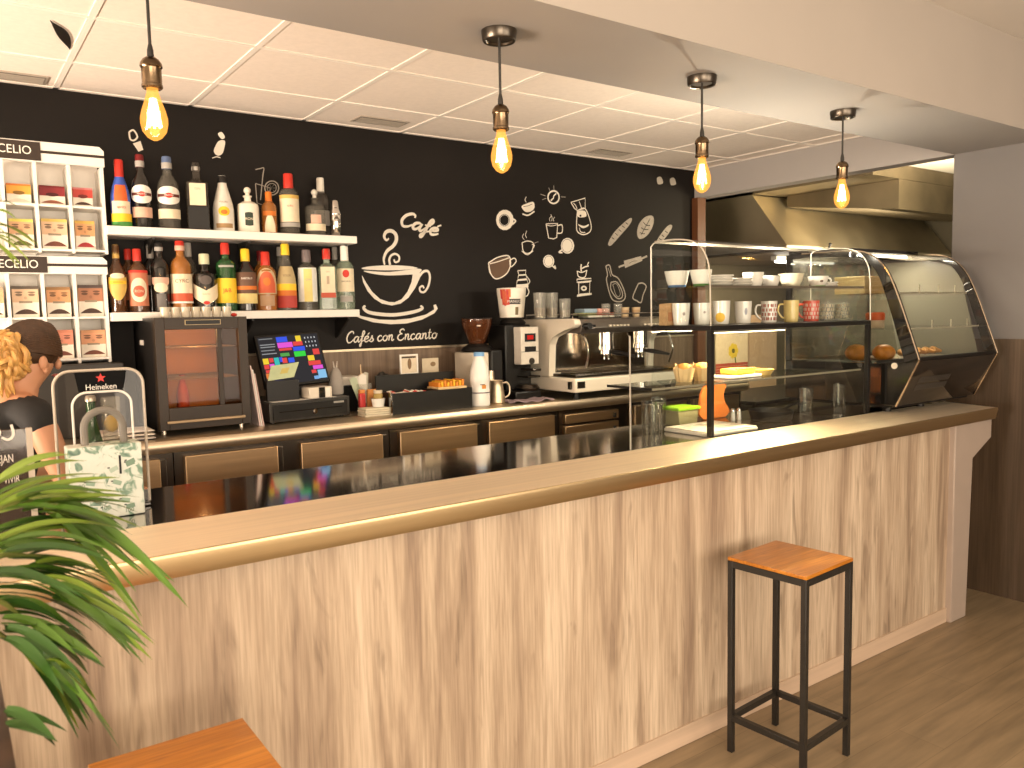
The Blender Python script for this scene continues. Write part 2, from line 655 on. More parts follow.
def area(name, loc, target, size, power, col, sy=None):
    l = bpy.data.lights.new(name, 'AREA')
    l.energy = power
    l.color = col
    l.shape = 'RECTANGLE'
    l.size = size
    l.size_y = sy or size
    o = bpy.data.objects.new(name, l)
    COL.objects.link(o)
    o.location = loc
    o.rotation_euler = (Vector(target) - Vector(loc)).to_track_quat('-Z', 'Y').to_euler()
    return o


def point(name, loc, power, col, r=0.03):
    l = bpy.data.lights.new(name, 'POINT')
    l.energy = power
    l.color = col
    l.shadow_soft_size = r
    o = bpy.data.objects.new(name, l)
    COL.objects.link(o)
    o.location = loc
    return o
# ------------------------------------------------------------------ the room
XL, XR, YF, YW = -3.2, 4.90, -2.8, 4.364
ZB, ZC, ZC2 = 2.55, 2.765, 2.98
YB0, YB1 = 1.865, 2.385
KX, KY = 8.2, 5.6           # kitchen extent

mb = MB(); mb.box(XL, KX, YF, KY, -0.1, 0.0)
struct('floor', mb, MT['floor'], 'brown wood plank floor in front of the bar', 'floor')
mb = MB(); mb.box(XL, XR, YW, YW + 0.12, 0, 3.1)
wall_back = struct('wall_back', mb, MT['black_wall'], 'black painted wall behind the bar with white coffee drawings', 'wall')
mb = MB(); mb.box(XL - 0.12, XL, YF, YW, 0, 3.1)
struct('wall_left', mb, MT['white_paint'], 'plain white wall at the far left end of the bar', 'wall')
# front wall with a wide shop window
mb = MB()
mb.box(XL, XR, YF - 0.12, YF, 0, 0.5); mb.box(XL, XR, YF - 0.12, YF, 2.6, 3.1)
mb.box(XL, XL + 0.4, YF - 0.12, YF, 0.5, 2.6); mb.box(XR - 0.5, XR, YF - 0.12, YF, 0.5, 2.6)
mb.box(0.9, 1.1, YF - 0.12, YF, 0.5, 2.6)
struct('wall_front', mb, MT['white_paint'], 'white street wall with two wide shop windows', 'wall')
for i, (a, b) in enumerate(((XL + 0.4, 0.9), (1.1, XR - 0.5))):
    mb = MB()
    for q in ((a, a + 0.06), (b - 0.06, b), ((a + b) / 2 - 0.03, (a + b) / 2 + 0.03)):
        mb.box(q[0], q[1], YF - 0.09, YF - 0.03, 0.5, 2.6)
    mb.box(a, b, YF - 0.09, YF - 0.03, 0.5, 0.56); mb.box(a, b, YF - 0.09, YF - 0.03, 2.54, 2.6)
    struct('window_%d' % (i + 1), mb, MT['black_metal'], 'dark framed shop window on the street side', 'window')
# right wall: grey paint above, wood boards below
mb = MB(); mb.box(XR, XR + 0.12, YF, YB1, 0, 3.1)
wr = struct('wall_right', mb, MT['wall_grey'], 'grey painted wall right of the bar', 'wall')
mb = MB(); mb.box(XR - 0.018, XR - 0.0005, YF, YB1 + 0.004, 0, 1.48)
struct('trim_1', mb, MT['oak_dark'], 'grey brown wood wainscot on the right wall', 'wainscot')
# ceiling above the bar, 60 cm tiles on a T-grid
mb = MB(); mb.box(XL, XR, YB1 - 0.05, YW, ZC, ZC + 0.05)
ceil = struct('ceiling', mb, MT['tile'], 'white suspended tile ceiling above the back bar', 'ceiling')
mb = MB()
k = XL
for i in range(-6, 8):
    x = 0.53 + 0.6 * i
    if XL < x < XR - 0.05:
        mb.box(x - 0.012, x + 0.012, YB1, YW, ZC - 0.004, ZC + 0.001)
for y in (3.90, 3.30, 2.70):
    mb.box(XL, XR, y - 0.012, y + 0.012, ZC - 0.0045, ZC + 0.001)
mb.box(XL, XR, YW - 0.025, YW, ZC - 0.004, ZC + 0.001)
mb.box(XR - 0.025, XR, YB1, YW, ZC - 0.004, ZC + 0.001)
build('grid', mb, MT['grid'], ceil)
mb = MB(); mb.box(XL, XR, YF, YB0 + 0.02, ZC2, ZC2 + 0.05)
struct('ceiling', mb, MT['white_paint'], 'smooth white ceiling on the customers side of the beam', 'ceiling')
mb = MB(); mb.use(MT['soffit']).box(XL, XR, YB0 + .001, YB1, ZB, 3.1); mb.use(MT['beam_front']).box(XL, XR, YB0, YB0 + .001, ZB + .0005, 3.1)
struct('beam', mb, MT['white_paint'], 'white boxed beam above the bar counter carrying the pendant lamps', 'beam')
mb = MB(); mb.box(XR, XR + 0.12, YB1, YW, ZB, 3.1)
struct('lintel', mb, MT['grey_paint'], 'grey bulkhead above the opening to the kitchen', 'lintel')
# raised bar floor
# wood strip on the back wall above the worktop
mb = MB(); mb.box(1.24, XR, YW - 0.016, YW - 0.0005, 1.10, 1.478)
struct('trim_2', mb, MT['oak_grey'], 'brown wood splashback panel on the black wall behind the back counter', 'trim')
mb = MB(); mb.box(1.24, XR, YW - 0.022, YW - 0.0005, 1.478, 1.490)
struct('trim_3', mb, MT['steel'], 'thin metal edge along the top of the splashback panel', 'trim')
mb = MB(); mb.box(XR - 0.03, XR + 0.06, YW - 0.06, YW - 0.001, 0, ZB - 0.002)
struct('trim_4', mb, MT['jamb_wood'], 'red brown wooden door post at the right end of the black wall', 'trim')
# kitchen beyond the opening
mb = MB(); mb.box(XR + 0.12, KX, KY, KY + 0.1, 0, 3.1)
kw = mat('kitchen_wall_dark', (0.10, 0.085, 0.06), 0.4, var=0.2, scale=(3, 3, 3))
struct('wall_kitchen', mb, kw, 'dark kitchen wall beyond the opening', 'wall')
mb = MB(); mb.box(KX, KX + 0.1, YF, KY, 0, 3.1)
struct('wall_far', mb, kw, 'kitchen end wall beyond the opening', 'wall')
mb = MB(); mb.box(XR, XR + 0.12, YW, KY, 0, 3.1)
struct('wall_passage', mb, kw, 'dark wall beside the kitchen doorway', 'wall')
mb = MB(); mb.box(XR + 0.12, KX, 1.2, KY, 2.72, 2.78)
struct('ceiling', mb, MT['white_paint'], 'kitchen ceiling beyond the bulkhead', 'ceiling')
mb = MB(); mb.box(XR + 0.12, KX, 1.1, 1.2, 0, 3.1)
struct('wall_side', mb, kw, 'kitchen side wall hidden behind the grey wall', 'wall')

# ------------------------------------------------------------------ bar counter
ct = thing('bar_counter', 'long bar counter with pale oak front and steel top', 'bar counter', (1.6, 2.4, 0))
CX0, CX1 = -1.6, 4.262
mb = MB(); mb.box(CX0, CX1, 2.06, 2.10, 0.06, 1.058)
build('front_panel', mb, MT['oak_front'], ct)
mb = MB(); mb.box(CX0, CX1, 2.052, 2.075, 0.0, 0.078, 0.003)
build('plinth', mb, mat('pinkish_plinth_laminate', (0.56, 0.42, 0.31), 0.45, var=0.1, scale=(1, 30, 30)), ct)
mb = MB()
mb.prism([(2.016, 1.058), (2.0065, 1.117), (2.285, 1.128), (2.285, 1.058)], CX0, 4.655, 'x')
build('front_ledge', mb, MT['steel_strip'], ct)
mb = MB()
mb.prism([(2.0130, 1.055), (2.0, 1.108), (2.0025, 1.1165), (2.0062, 1.1182), (2.0155, 1.0575)], CX0, 4.660, 'x')
build('ledge_lip', mb, MT['steel_lip'], ct)
mb = MB(); mb.box(CX0, 4.65, 2.2855, 2.85, 1.075, 1.118, 0.006)
build('worktop', mb, MT['mirror_steel'], ct)
mb = MB(); mb.box(CX0, CX1, 2.10, 2.80, 0.10, 1.075)
build('body', mb, MT['steel_door'], ct)
mb = MB()
mb.prism([(4.262, 0), (4.425, 0), (4.445, 0.865), (4.66, 0.95), (4.66, 1.0565), (4.262, 1.0565)], 2.03, 2.84, 'y', 0.006)
build('end_panel', mb, mat('grey_end_laminate', (0.40, 0.325, 0.275), 0.35, var=0.03), ct)['label'] = 'grey end panel with a flared top'
mb = MB(); mb.prism([(2.019, 1.0575), (2.0095, 1.1165), (2.84, 1.1265), (2.84, 1.0575)], 4.6605, 4.668, 'x')
build('end_cap', mb, MT['steel_strip'], ct)

# ------------------------------------------------------------------ back counter
ZT = 1.15
wt = MB()
wt.prism([(3.765, 1.088), (3.748, 1.094), (3.74, 1.108), (3.74, 1.132), (3.748, 1.146), (3.765, ZT), (YW - 0.024, ZT), (YW - 0.024, 1.088)], -1.6, 4.78, 'x')
o = build('back_worktop', wt, MT['steel'])
tag(o, 'long steel worktop with rounded edge along the black wall', 'worktop')
DG = {'g': MT['steel_door']}


def fridge(x0, x1, doors, label, drawers=False, grp=None):
    t = thing('undercounter_fridge' if not drawers else 'drawer_unit', label, 'fridge' if not drawers else 'drawer unit', ((x0 + x1) / 2, 4.0, 0.0), 0, grp)
    m = MB(); m.box(x0, x1, 3.80, 4.33, 0.12, 1.086)
    build('body', m, MT['gunmetal'], t)
    m = MB(); m.box(x0 + 0.03, x1 - 0.03, 3.83, 4.3, 0, 0.12)
    build('plinth', m, MT['black'], t)
    for a, b in doors:
        if drawers:
            for z0, z1 in ((1.000, 1.058), (0.905, 0.985), (0.72, 0.89), (0.45, 0.70), (0.18, 0.43)):
                m = MB(); m.box(a, b, 3.768, 3.80, z0, z1, 0.004)
                d = build('drawer', m, MT['steel_door'], t)
                m = MB(); m.box(b - 0.05, b - 0.03, 3.755, 3.768, (z0 + z1) / 2 - 0.02, (z0 + z1) / 2 + 0.01, 0.002)
                build('latch', m, MT['black'], d)
        else:
            m = MB(); m.box(a, b, 3.765, 3.80, 0.18, 1.066, 0.004)
            d = build('door', m, MT['steel_door'], t)
            m = MB(); m.box(b - 0.012, b + 0.028, 3.778, 3.80, 0.18, 1.06, 0.003)
            build('grip_rail', m, MT['gunmetal'], d)
    return t


fridge(-0.55, 0.83, [(-0.45, 0.10), (0.22, 0.77)], 'steel under-counter fridge below the black cooler, partly hidden by the plant')
fridge(0.835, 1.905, [(0.875, 1.30), (1.415, 1.855)], 'two-door steel under-counter fridge below the cash drawer')
fridge(1.91, 3.045, [(1.955, 2.44), (2.52, 2.995)], 'two-door steel under-counter fridge below the milk bottle and grinders')
fridge(3.05, 3.62, [(3.08, 3.52)], 'steel drawer unit below the espresso machine', True)
fridge(3.625, 4.76, [(3.66, 4.15), (4.22, 4.70)], 'two-door steel under-counter fridge behind the glass display case')

# ------------------------------------------------------------------ wall shelves
SZ1, SZ2 = 2.116, 1.717


def shelf(x0, x1, z, label):
    t = thing('wall_shelf', label, 'shelf', ((x0 + x1) / 2, YW, z))
    m = MB(); m.box(x0, x1, 4.12, YW - 0.001, z - 0.04, z, 0.003)
    build('board', m, MT['white_lam'], t)
    for f in (0.18, 0.55, 0.98):
        x = x0 + (x1 - x0) * f - 0.02
        m = MB()
        m.prism([(YW - 0.001, z - 0.041), (4.18, z - 0.041), (4.18, z - 0.05), (YW - 0.018, z - 0.15), (YW - 0.001, z - 0.16)], x, x + 0.012, 'x')
        build('bracket', m, MT['black_metal'], t)
    return t


shelf(0.672, 1.914, SZ1, 'upper white wall shelf of liquor bottles on the black wall')
shelf(0.672, 1.914, SZ2, 'lower white wall shelf of liquor bottles above the cash register')

# ------------------------------------------------------------------ pendants
m, nt, out = _nodes('amber_bulb_glass')
tr = N(nt, 'ShaderNodeBsdfTransparent'); tr.inputs['Color'].default_value = (1.0, 0.84, 0.55, 1)
gl = N(nt, 'ShaderNodeBsdfGlossy'); gl.inputs['Roughness'].default_value = 0.03
em = N(nt, 'ShaderNodeEmission'); em.inputs['Color'].default_value = (1.0, 0.40, 0.07, 1); em.inputs['Strength'].default_value = 2.6
a1 = N(nt, 'ShaderNodeAddShader')
ms = N(nt, 'ShaderNodeMixShader'); ms.inputs[0].default_value = 0.06
nt.links.new(tr.outputs[0], ms.inputs[1]); nt.links.new(gl.outputs[0], ms.inputs[2])
nt.links.new(ms.outputs[0], a1.inputs[0])
m2 = N(nt, 'ShaderNodeMixShader'); m2.inputs[0].default_value = 0.30
nt.links.new(ms.outputs[0], m2.inputs[1]); nt.links.new(em.outputs[0], m2.inputs[2])
nt.links.new(m2.outputs[0], out.inputs['Surface'])
MT['bulb'] = m
MT['filament'] = emis('glowing_filament', (1.0, 0.66, 0.24), 30.0)


def pendant(loc, drop, label):
    t = thing('pendant_lamp', label, 'pendant lamp', loc, 0, 'bare-bulb pendants above the bar')
    x, y, z = loc
    m = MB(); m.lathe([(0.002, 0), (0.056, 0), (0.056, -0.004), (0.053, -0.028), (0.050, -0.032), (0.044, -0.030), (0.040, -0.024), (0.002, -0.022)], (x, y, z), 28)
    build('canopy', m, MT['gunmetal'], t)
    zs = z - drop
    m = MB(); m.cyl((x, y, z - 0.02), (x, y, zs + 0.012), 0.0042, seg=8)
    m.lathe([(0.0045, 0.035), (0.008, 0.02), (0.009, 0.0)], (x, y, zs), 12)
    build('cord', m, MT['dark_grey'], t)
    m = MB()
    m.lathe([(0.002, 0.003), (0.012, 0.002), (0.020, -0.004), (0.0265, -0.014), (0.0275, -0.022), (0.0255, -0.025), (0.0245, -0.028), (0.0245, -0.066), (0.026, -0.068), (0.026, -0.074), (0.022, -0.078), (0.018, -0.078), (0.002, -0.07)], (x, y, zs), 28)
    build('socket', m, MT['bronze'], t)
    zb = zs - 0.074
    m = MB()
    m.lathe([(0.0135, 0), (0.0145, -0.012), (0.020, -0.032), (0.029, -0.058), (0.0335, -0.078), (0.0335, -0.092), (0.029, -0.112), (0.018, -0.127), (0.006, -0.134), (0.0, -0.135)], (x, y, zb), 28)
    b = build('bulb', m, MT['bulb'], t)
    m = MB()
    n = 7
    for i in range(n):
        a0, a1_ = 2 * PI * i / n, 2 * PI * (i + 0.5) / n
        m.cyl((x + 0.006 * math.cos(a0), y + 0.006 * math.sin(a0), zb - 0.028), (x + 0.017 * math.cos(a1_), y + 0.017 * math.sin(a1_), zb - 0.100), 0.0028, seg=6)
        m.cyl((x + 0.017 * math.cos(a1_), y + 0.017 * math.sin(a1_), zb - 0.100), (x + 0.006 * math.cos(a0 + 2 * PI / n), y + 0.006 * math.sin(a0 + 2 * PI / n), zb - 0.028), 0.0028, seg=6)
    build('filament', m, MT['filament'], b)
    point('lamp_light', (x, y, zb - 0.065), 4.0, (1.0, 0.62, 0.28), 0.02)
    return t


for (cx, cy, btm, lab) in ((146, -24, 140, 'bare filament bulb pendant hanging in front of the liquor shelves, bulb lowest of four'),
                           (499, 31, 173, 'bare filament bulb pendant above the counter between cup mural and coffee drawings'),
                           (702, 77, 193, 'bare filament bulb pendant above the left end of the glass display case'),
                           (843, 111, 209, 'bare filament bulb pendant in front of the kitchen hood')):
    p = at(cx, cy, Z=ZB)
    q = at(cx, btm, Y=p.y)
    drop = (ZB - q.z) - 0.209
    pendant((p.x, p.y, ZB), drop, lab)

# ------------------------------------------------------------------ stools


def stool(cx, cy, label, rz=0.0):
    R0 = Matrix.Translation((cx, cy, 0)) @ Matrix.Rotation(rz, 4, 'Z') @ Matrix.Translation((-cx, -cy, 0))
    t = thing('bar_stool', label, 'bar stool', (cx, cy, 0), 0, 'square bar stools')
    w, h, q = 0.160, 0.756, 0.0105
    m = MB(R0); m.box(cx - w, cx + w, cy - w, cy + w, h - 0.013, h, 0.002)
    build('seat', m, MT['seat_wood'], t)
    m = MB(R0)
    zt = h - 0.0135
    for sx in (-1, 1):
        m.box(cx + sx * (w - q) - q, cx + sx * (w - q) + q, cy - w + 2 * q, cy + w - 2 * q, zt - 0.025, zt)
        m.box(cx - w + 2 * q, cx + w - 2 * q, cy + sx * (w - q) - q, cy + sx * (w - q) + q, zt - 0.025, zt)
    build('seat_frame', m, MT['black_metal'], t)
    for sx in (-1, 1):
        for sy in (-1, 1):
            m = MB(R0); x, y = cx + sx * (w - q), cy + sy * (w - q)
            m.box(x - q, x + q, y - q, y + q, 0, zt, 0.0015)
            build('leg', m, MT['black_metal'], t)
    for k in range(4):
        m = MB(R0); s = 1 if k % 2 else -1
        if k < 2:
            m.box(cx + s * (w - q) - 0.0105, cx + s * (w - q) + 0.0105, cy - w + 2 * q, cy + w - 2 * q, 0.125, 0.148, 0.0015)
        else:
            m.box(cx - w + 2 * q, cx + w - 2 * q, cy + s * (w - q) - 0.0105, cy + s * (w - q) + 0.0105, 0.125, 0.148, 0.0015)
        build('footrest', m, MT['black_metal'], t)
    return t


stool(2.515, 1.780, 'orange wooden seat bar stool with thin black frame beside the counter', 0.07)
stool(0.358, 1.663, 'orange wooden stool seat cut off by the bottom edge beside the plant')

# ------------------------------------------------------------------ ceiling vents and the dark sliver


def vent(x, y, label):
    t = thing('ceiling_vent', label, 'vent', (x, y, ZC), 0, 'grilles along the back edge of the tile ceiling')
    m = MB(); m.box(x - 0.15, x + 0.15, y - 0.07, y + 0.07, ZC - 0.006, ZC - 0.0005, 0.002)
    build('frame', m, cm((.42, .36, .30), .5), t)
    m = MB()
    for i in range(9):
        yy = y - 0.05 + i * 0.0125
        m.box(x - 0.135, x + 0.135, yy - 0.0022, yy + 0.0022, ZC - 0.010, ZC - 0.006)
    build('slats', m, cm((.42, .36, .30), .5), t)
    m = MB(); m.box(x - 0.136, x + 0.136, y - 0.056, y + 0.056, ZC - 0.0075, ZC - 0.0062)
    build('backing', m, MT['dark_grey'], t)


for px_, py_, lab in ((8, 76, 'ceiling vent grille at the far left above the white carton racks'),
                      (380, 121, 'ceiling vent grille above the steaming cup mural'),
                      (610, 152, 'ceiling vent grille nearest the kitchen opening')):
    p = at(px_, py_, Z=ZC)
    vent(p.x, min(p.y, YW - 0.12), lab)
m = MB()
a, b, c = at(50, 20, Z=ZC - 0.001), at(58, 36, Z=ZC - 0.02), at(70, 49, Z=ZC - 0.001)
pts = smooth_path([a, b, c], 6)
for i, (p, q) in enumerate(zip(pts, pts[1:])):
    w0 = 0.035 * math.sin(PI * i / (len(pts) - 1)); w1 = 0.035 * math.sin(PI * (i + 1) / (len(pts) - 1))
    m.quad((p.x + w0, p.y, ZC - 0.0035), (q.x + w1, q.y, ZC - 0.0035), q, p)
o = build('hanging_tape', m, MT['black'], thick=(0, 0, -0.002))
tag(o, 'small curved black sliver hanging from a ceiling tile at far left', 'tape')
# ------------------------------------------------------------------ bottles
G_CLEAR = glassy('clear_bottle_glass', (0.26, 0.24, 0.20), 0.24)
G_SMOKE = glassy('grey_bottle_glass', (0.06, 0.05, 0.04), 0.5)
G_DARK = glassy('near_black_bottle_glass', (0.012, 0.010, 0.008), 0.92)
G_BROWN = glassy('brown_bottle_glass', (0.09, 0.035, 0.012), 0.8)
G_AMBER = glassy('amber_bottle_glass', (0.42, 0.16, 0.035), 0.7)
G_GREEN = glassy('green_bottle_glass', (0.015, 0.075, 0.018), 0.85)
G_PALEG = glassy('pale_green_bottle_glass', (0.32, 0.40, 0.30), 0.45)
C_CREAM, C_WHITE, C_RED, C_DRED = (0.72, 0.62, 0.44), (0.80, 0.76, 0.68), (0.55, 0.035, 0.022), (0.16, 0.012, 0.014)
C_YEL, C_ORG, C_BLUE, C_BLK, C_GREY = (0.80, 0.52, 0.03), (0.62, 0.17, 0.025), (0.05, 0.10, 0.42), (0.015, 0.013, 0.012), (0.35, 0.33, 0.30)
C_GOLD, C_GRN, C_PINK, C_LBL = (0.62, 0.40, 0.10), (0.06, 0.25, 0.05), (0.62, 0.38, 0.28), (0.10, 0.20, 0.5)


def prof(kind, r, h, cap):
    """outside of the glass from foot to lip, h up to the lip, cap = height of the closure drawn over it"""
    n = 0.34 * r
    P = {
        'wine':   [(0.9, 0), (1, .01), (1, .56), (.93, .63), (.66, .70), (.42, .76), (.36, .82), (.36, .995)],
        'slope':  [(0.9, 0), (1, .01), (1, .40), (.96, .48), (.78, .60), (.54, .70), (.42, .77), (.40, .995)],
        'spirit': [(0.9, 0), (1, .01), (1, .62), (.94, .68), (.72, .735), (.42, .775), (.38, .80), (.38, .995)],
        'squat':  [(0.9, 0), (1, .01), (1, .60), (.95, .645), (.62, .68), (.42, .70), (.38, .73), (.38, .995)],
        'tall':   [(0.92, 0), (1, .01), (1, .66), (.95, .70), (.7, .745), (.40, .77), (.37, .80), (.37, .995)],
        'flask':  [(0.92, 0), (1, .01), (1, .66), (.97, .70), (.55, .745), (.36, .77), (.34, .82), (.34, .995)],
        'brandy': [(0.72, 0), (.74, .01), (.80, .12), (.98, .36), (1, .50), (.9, .60), (.6, .69), (.40, .74), (.36, .78), (.36, .995)],
        'malt':   [(0.9, 0), (1, .01), (1, .40), (.93, .50), (.66, .68), (.46, .82), (.40, .90), (.40, .995)],
        'decant': [(0.9, 0), (1, .015), (1, .56), (.93, .63), (.6, .68), (.33, .70), (.31, .78), (.42, .80), (.42, .82), (.25, .83)],
    }[kind]
    return [(a * r, b * h) for a, b in P]


def bottle(px, yb, yt, w, kind, glass, label, cap=(C_RED, 0.14), Y=4.20, zs=SZ1, labels=(), sq=0.0, name='liquor_bottle', topball=None, capr=0.44, turn=0.75):
    p = at(px, (yb + yt) / 2, Y=Y)
    x, z = p.x, zs
    top = at(px, yt, Y=Y).z
    h = top - z
    r = w * depth_of(p) / FPX / 2
    t = thing(name, label, 'bottle', (x, Y, z))
    c = (x, Y, z)
    a0 = -PI / 2 + (math.atan2(-Y, -x) + PI / 2) * turn
    m = MB(); m.lathe([(0.001, 0.004)] + prof(kind, r, h, cap[1]), c, 28 if sq == 0 else 32, sq=sq, rot=a0)
    body = build('glass_body', m, glass, t)
    if topball:
        m = MB(); m.ball((x, Y, z + h * 0.94), r * 0.34, 14, 10); m.cyl((x, Y, z + h * .82), (x, Y, z + h * .90), r * 0.2)
        build('stopper', m, cm(topball, 0.2, coat=0.3), t)
    elif cap:
        col, cf = cap[0], cap[1]
        m = MB(); rc = capr * r
        m.lathe([(0.001, h * (1 - cf)), (rc, h * (1 - cf)), (rc * 1.02, h * (1 - cf) + 0.004), (rc * 0.97, h * 0.985), (rc * 0.85, h), (0.001, h)], c, 20)
        build('cap', m, cm(col, 0.35), t)
        if len(cap) > 2:
            m = MB(); m.lathe([(rc * 1.03, h * (1 - cf) + 0.001), (rc * 1.06, h * (1 - cf) + 0.006), (rc * 1.06, h * (1 - cf * 0.55)), (rc * 1.03, h * (1 - cf * 0.5))], c, 20)
            build('neck_band', m, cm(cap[2], 0.35), t)
    pr = prof(kind, r, h, 0)

    def rad(zz):
        for (ra, za), (rb, zb_) in zip(pr, pr[1:]):
            if za <= zz <= zb_:
                return ra + (rb - ra) * (zz - za) / max(1e-6, zb_ - za)
        return pr[-1][0]
    lift = 0.0009
    for L in labels:
        ltype, col = L[0], L[1]
        lift += 0.0006
        if ltype == 'text':                      # text, col, string, z, size
            m = MB(); lift += 0.0004
            k = (1.28 if sq else 1.0)
            if sq:
                d = Vector((math.cos(a0), math.sin(a0), 0)); s_ = Vector((-d.y, d.x, 0))
                m.text(L[2], L[4], lambda X_, Y_: Vector(c) + d * (r + lift) + s_ * X_ + Vector((0, 0, L[3] * h + Y_)), L[5] if len(L) > 5 else 1)
            else:
                m.textcyl(L[2], L[4], c, rad(L[3] * h) + lift, a0, L[3] * h, L[5] if len(L) > 5 else 1)
            build('lettering', m, cm(col, 0.5), t, smooth=0)
            continue
        z0, z1, a = L[2] * h, L[3] * h, L[4]
        m = MB()
        fr = (lambda zz, e=lift: rad(zz) + e)
        zm, zh = (z0 + z1) / 2, (z1 - z0) / 2
        if ltype == 'flat':
            d = Vector((math.cos(a0), math.sin(a0), 0)); s_ = Vector((-d.y, d.x, 0))
            q = [Vector(c) + d * (r + lift) + s_ * (r * a * u_) + Vector((0, 0, zz)) for u_, zz in ((-1, z0), (1, z0), (1, z1), (-1, z1))]
            m.quad(*q)
        elif ltype == 'rect':
            m.patch(c, fr, a0, a, z0, z1, 14, 6)
        elif ltype == 'disc':
            m.patch(c, fr, a0, a, lambda s: zm - zh * math.sqrt(max(0, 1 - s * s)), lambda s: zm + zh * math.sqrt(max(0, 1 - s * s)), 20, 6)
        elif ltype == 'shield':
            m.patch(c, fr, a0, a, lambda s: z0 + (z1 - z0) * 0.55 * abs(s) ** 2.2, z1, 16, 6)
        elif ltype == 'vee':
            m.patch(c, fr, a0, a, lambda s: z0 + (z1 - z0) * 0.40 * abs(s), lambda s: z1 - (z1 - z0) * 0.35 * (1 - abs(s)), 16, 4)
        elif ltype == 'arch':
            m.patch(c, fr, a0, a, z0, lambda s: z1 - (z1 - z0) * 0.6 * abs(s) ** 2.5, 16, 6)
        build('paper_label', m, cm(col, 0.5), t)
    return t


# upper shelf, left to right
bottle(120, 224, 160, 18.5, 'slope', cm(C_BLUE, 0.3), 'blue and orange printed bottle with red neck, first from left on upper shelf', (C_RED, 0.30), labels=[
    ('rect', (0.62, 0.12, 0.03), .30, .62, 0.7), ('rect', C_CREAM, .20, .38, 1.0), ('rect', C_YEL, .08, .20, 1.2), ('rect', C_GRN, .01, .08, 1.2), ('text', C_RED, 'spritz', .29, .018)], capr=.46)
bottle(141, 225, 155, 18.5, 'wine', G_DARK, 'dark vermouth bottle with white roundel and maroon capsule on upper shelf', (C_DRED, 0.17, C_GREY), labels=[
    ('disc', C_WHITE, .33, .58, 1.35), ('rect', (0.12, 0.03, 0.02), .435, .475, 1.15), ('disc', C_RED, .42, .49, .35), ('text', C_WHITE, 'MARTINI', .455, .011), ('rect', C_PINK, .14, .28, 1.1)])
bottle(168, 227, 157, 21, 'wine', G_CLEAR, 'clear vermouth bottle with white roundel and blue capsule on upper shelf', ((0.10, 0.14, 0.25), 0.17, C_GREY), labels=[
    ('disc', C_WHITE, .33, .58, 1.35), ('rect', (0.12, 0.03, 0.02), .435, .475, 1.15), ('disc', C_RED, .42, .49, .35), ('text', C_WHITE, 'MARTINI', .455, .011), ('rect', C_CREAM, .14, .27, 1.1)])
bottle(197, 229, 163, 21, 'flask', G_SMOKE, 'square shouldered glass bottle with tall cream label, fourth on upper shelf', (C_BLK, 0.12, C_GREY), sq=1.0, labels=[('flat', C_CREAM, .36, .68, .72), ('text', (0.3, 0.25, 0.18), 'GIN', .60, .016), ('flat', (0.012, 0.011, 0.010), .02, .34, .9)], capr=.36)
bottle(223, 231, 176, 20, 'malt', cm((0.74, 0.70, 0.62), 0.25, coat=0.3), 'white coconut rum bottle with brown cap on upper shelf', (C_BLK, 0.13), labels=[
    ('text', (0.25, 0.14, 0.05), 'MALIBU', .52, .012), ('disc', C_YEL, .27, .44, .55), ('disc', C_ORG, .30, .38, .3), ('rect', (0.35, 0.22, 0.1), .06, .14, .8)])
bottle(248, 232, 188, 21, 'decant', cm((0.74, 0.69, 0.58), 0.25, coat=0.3), 'squat cream ceramic bottle with ball stopper and dark oval label', (C_WHITE, .1), topball=(0.74, 0.69, 0.58), sq=0.4, labels=[
    ('disc', (0.03, 0.045, 0.03), .14, .44, .85), ('text', C_CREAM, 'RON', .29, .018)])
bottle(269, 232, 192, 15, 'spirit', G_AMBER, 'small orange-capped liqueur bottle on upper shelf before the straw drawing', (C_ORG, 0.30), labels=[('arch', C_CREAM, .03, .44, .7), ('rect', C_ORG, .42, .53, .9)])
bottle(289, 233, 174, 19, 'tall', G_CLEAR, 'bottle with bright red cap and cream scroll label on upper shelf', (C_RED, 0.24), labels=[
    ('rect', C_CREAM, .20, .60, 1.25), ('rect', C_GOLD, .58, .64, 1.25), ('text', C_RED, 'vodka', .46, .014), ('rect', C_GREY, .12, .19, 1.2)], capr=.5)
bottle(321, 234, 178, 17, 'spirit', G_SMOKE, 'clear bottle with white screw cap standing behind the stoppered decanter', (C_WHITE, 0.25), Y=4.31, labels=[('rect', C_GREY, .2, .45, 1.0)])
bottle(315, 235, 190, 20, 'decant', G_CLEAR, 'clear ribbed decanter bottle with glass stopper beside the cocktail shaker', (C_WHITE, .1), topball=(0.6, 0.57, 0.5), labels=[('rect', C_CREAM, .10, .25, 1.2), ('rect', C_PINK, .26, .44, .5)])
# cocktail shaker
p = at(336, 236, Y=4.20)
t = thing('cocktail_shaker', 'polished steel cocktail shaker at the right end of the upper shelf', 'shaker', (p.x, 4.20, SZ1))
m = MB(); m.lathe([(0.001, 0.001), (0.021, 0), (0.024, 0.004), (0.034, 0.115), (0.033, 0.118), (0.031, 0.12)], (p.x, 4.20, SZ1), 28)
build('tumbler', m, MT['chrome'], t)
m = MB(); m.lathe([(0.033, 0.119), (0.034, 0.123), (0.024, 0.150), (0.0235, 0.153)], (p.x, 4.20, SZ1), 28)
build('strainer', m, MT['chrome'], t)
m = MB(); m.lathe([(0.0235, 0.152), (0.0235, 0.156), (0.020, 0.190), (0.015, 0.197), (0.001, 0.198)], (p.x, 4.20, SZ1), 28)
build('shaker_cap', m, MT['chrome'], t)

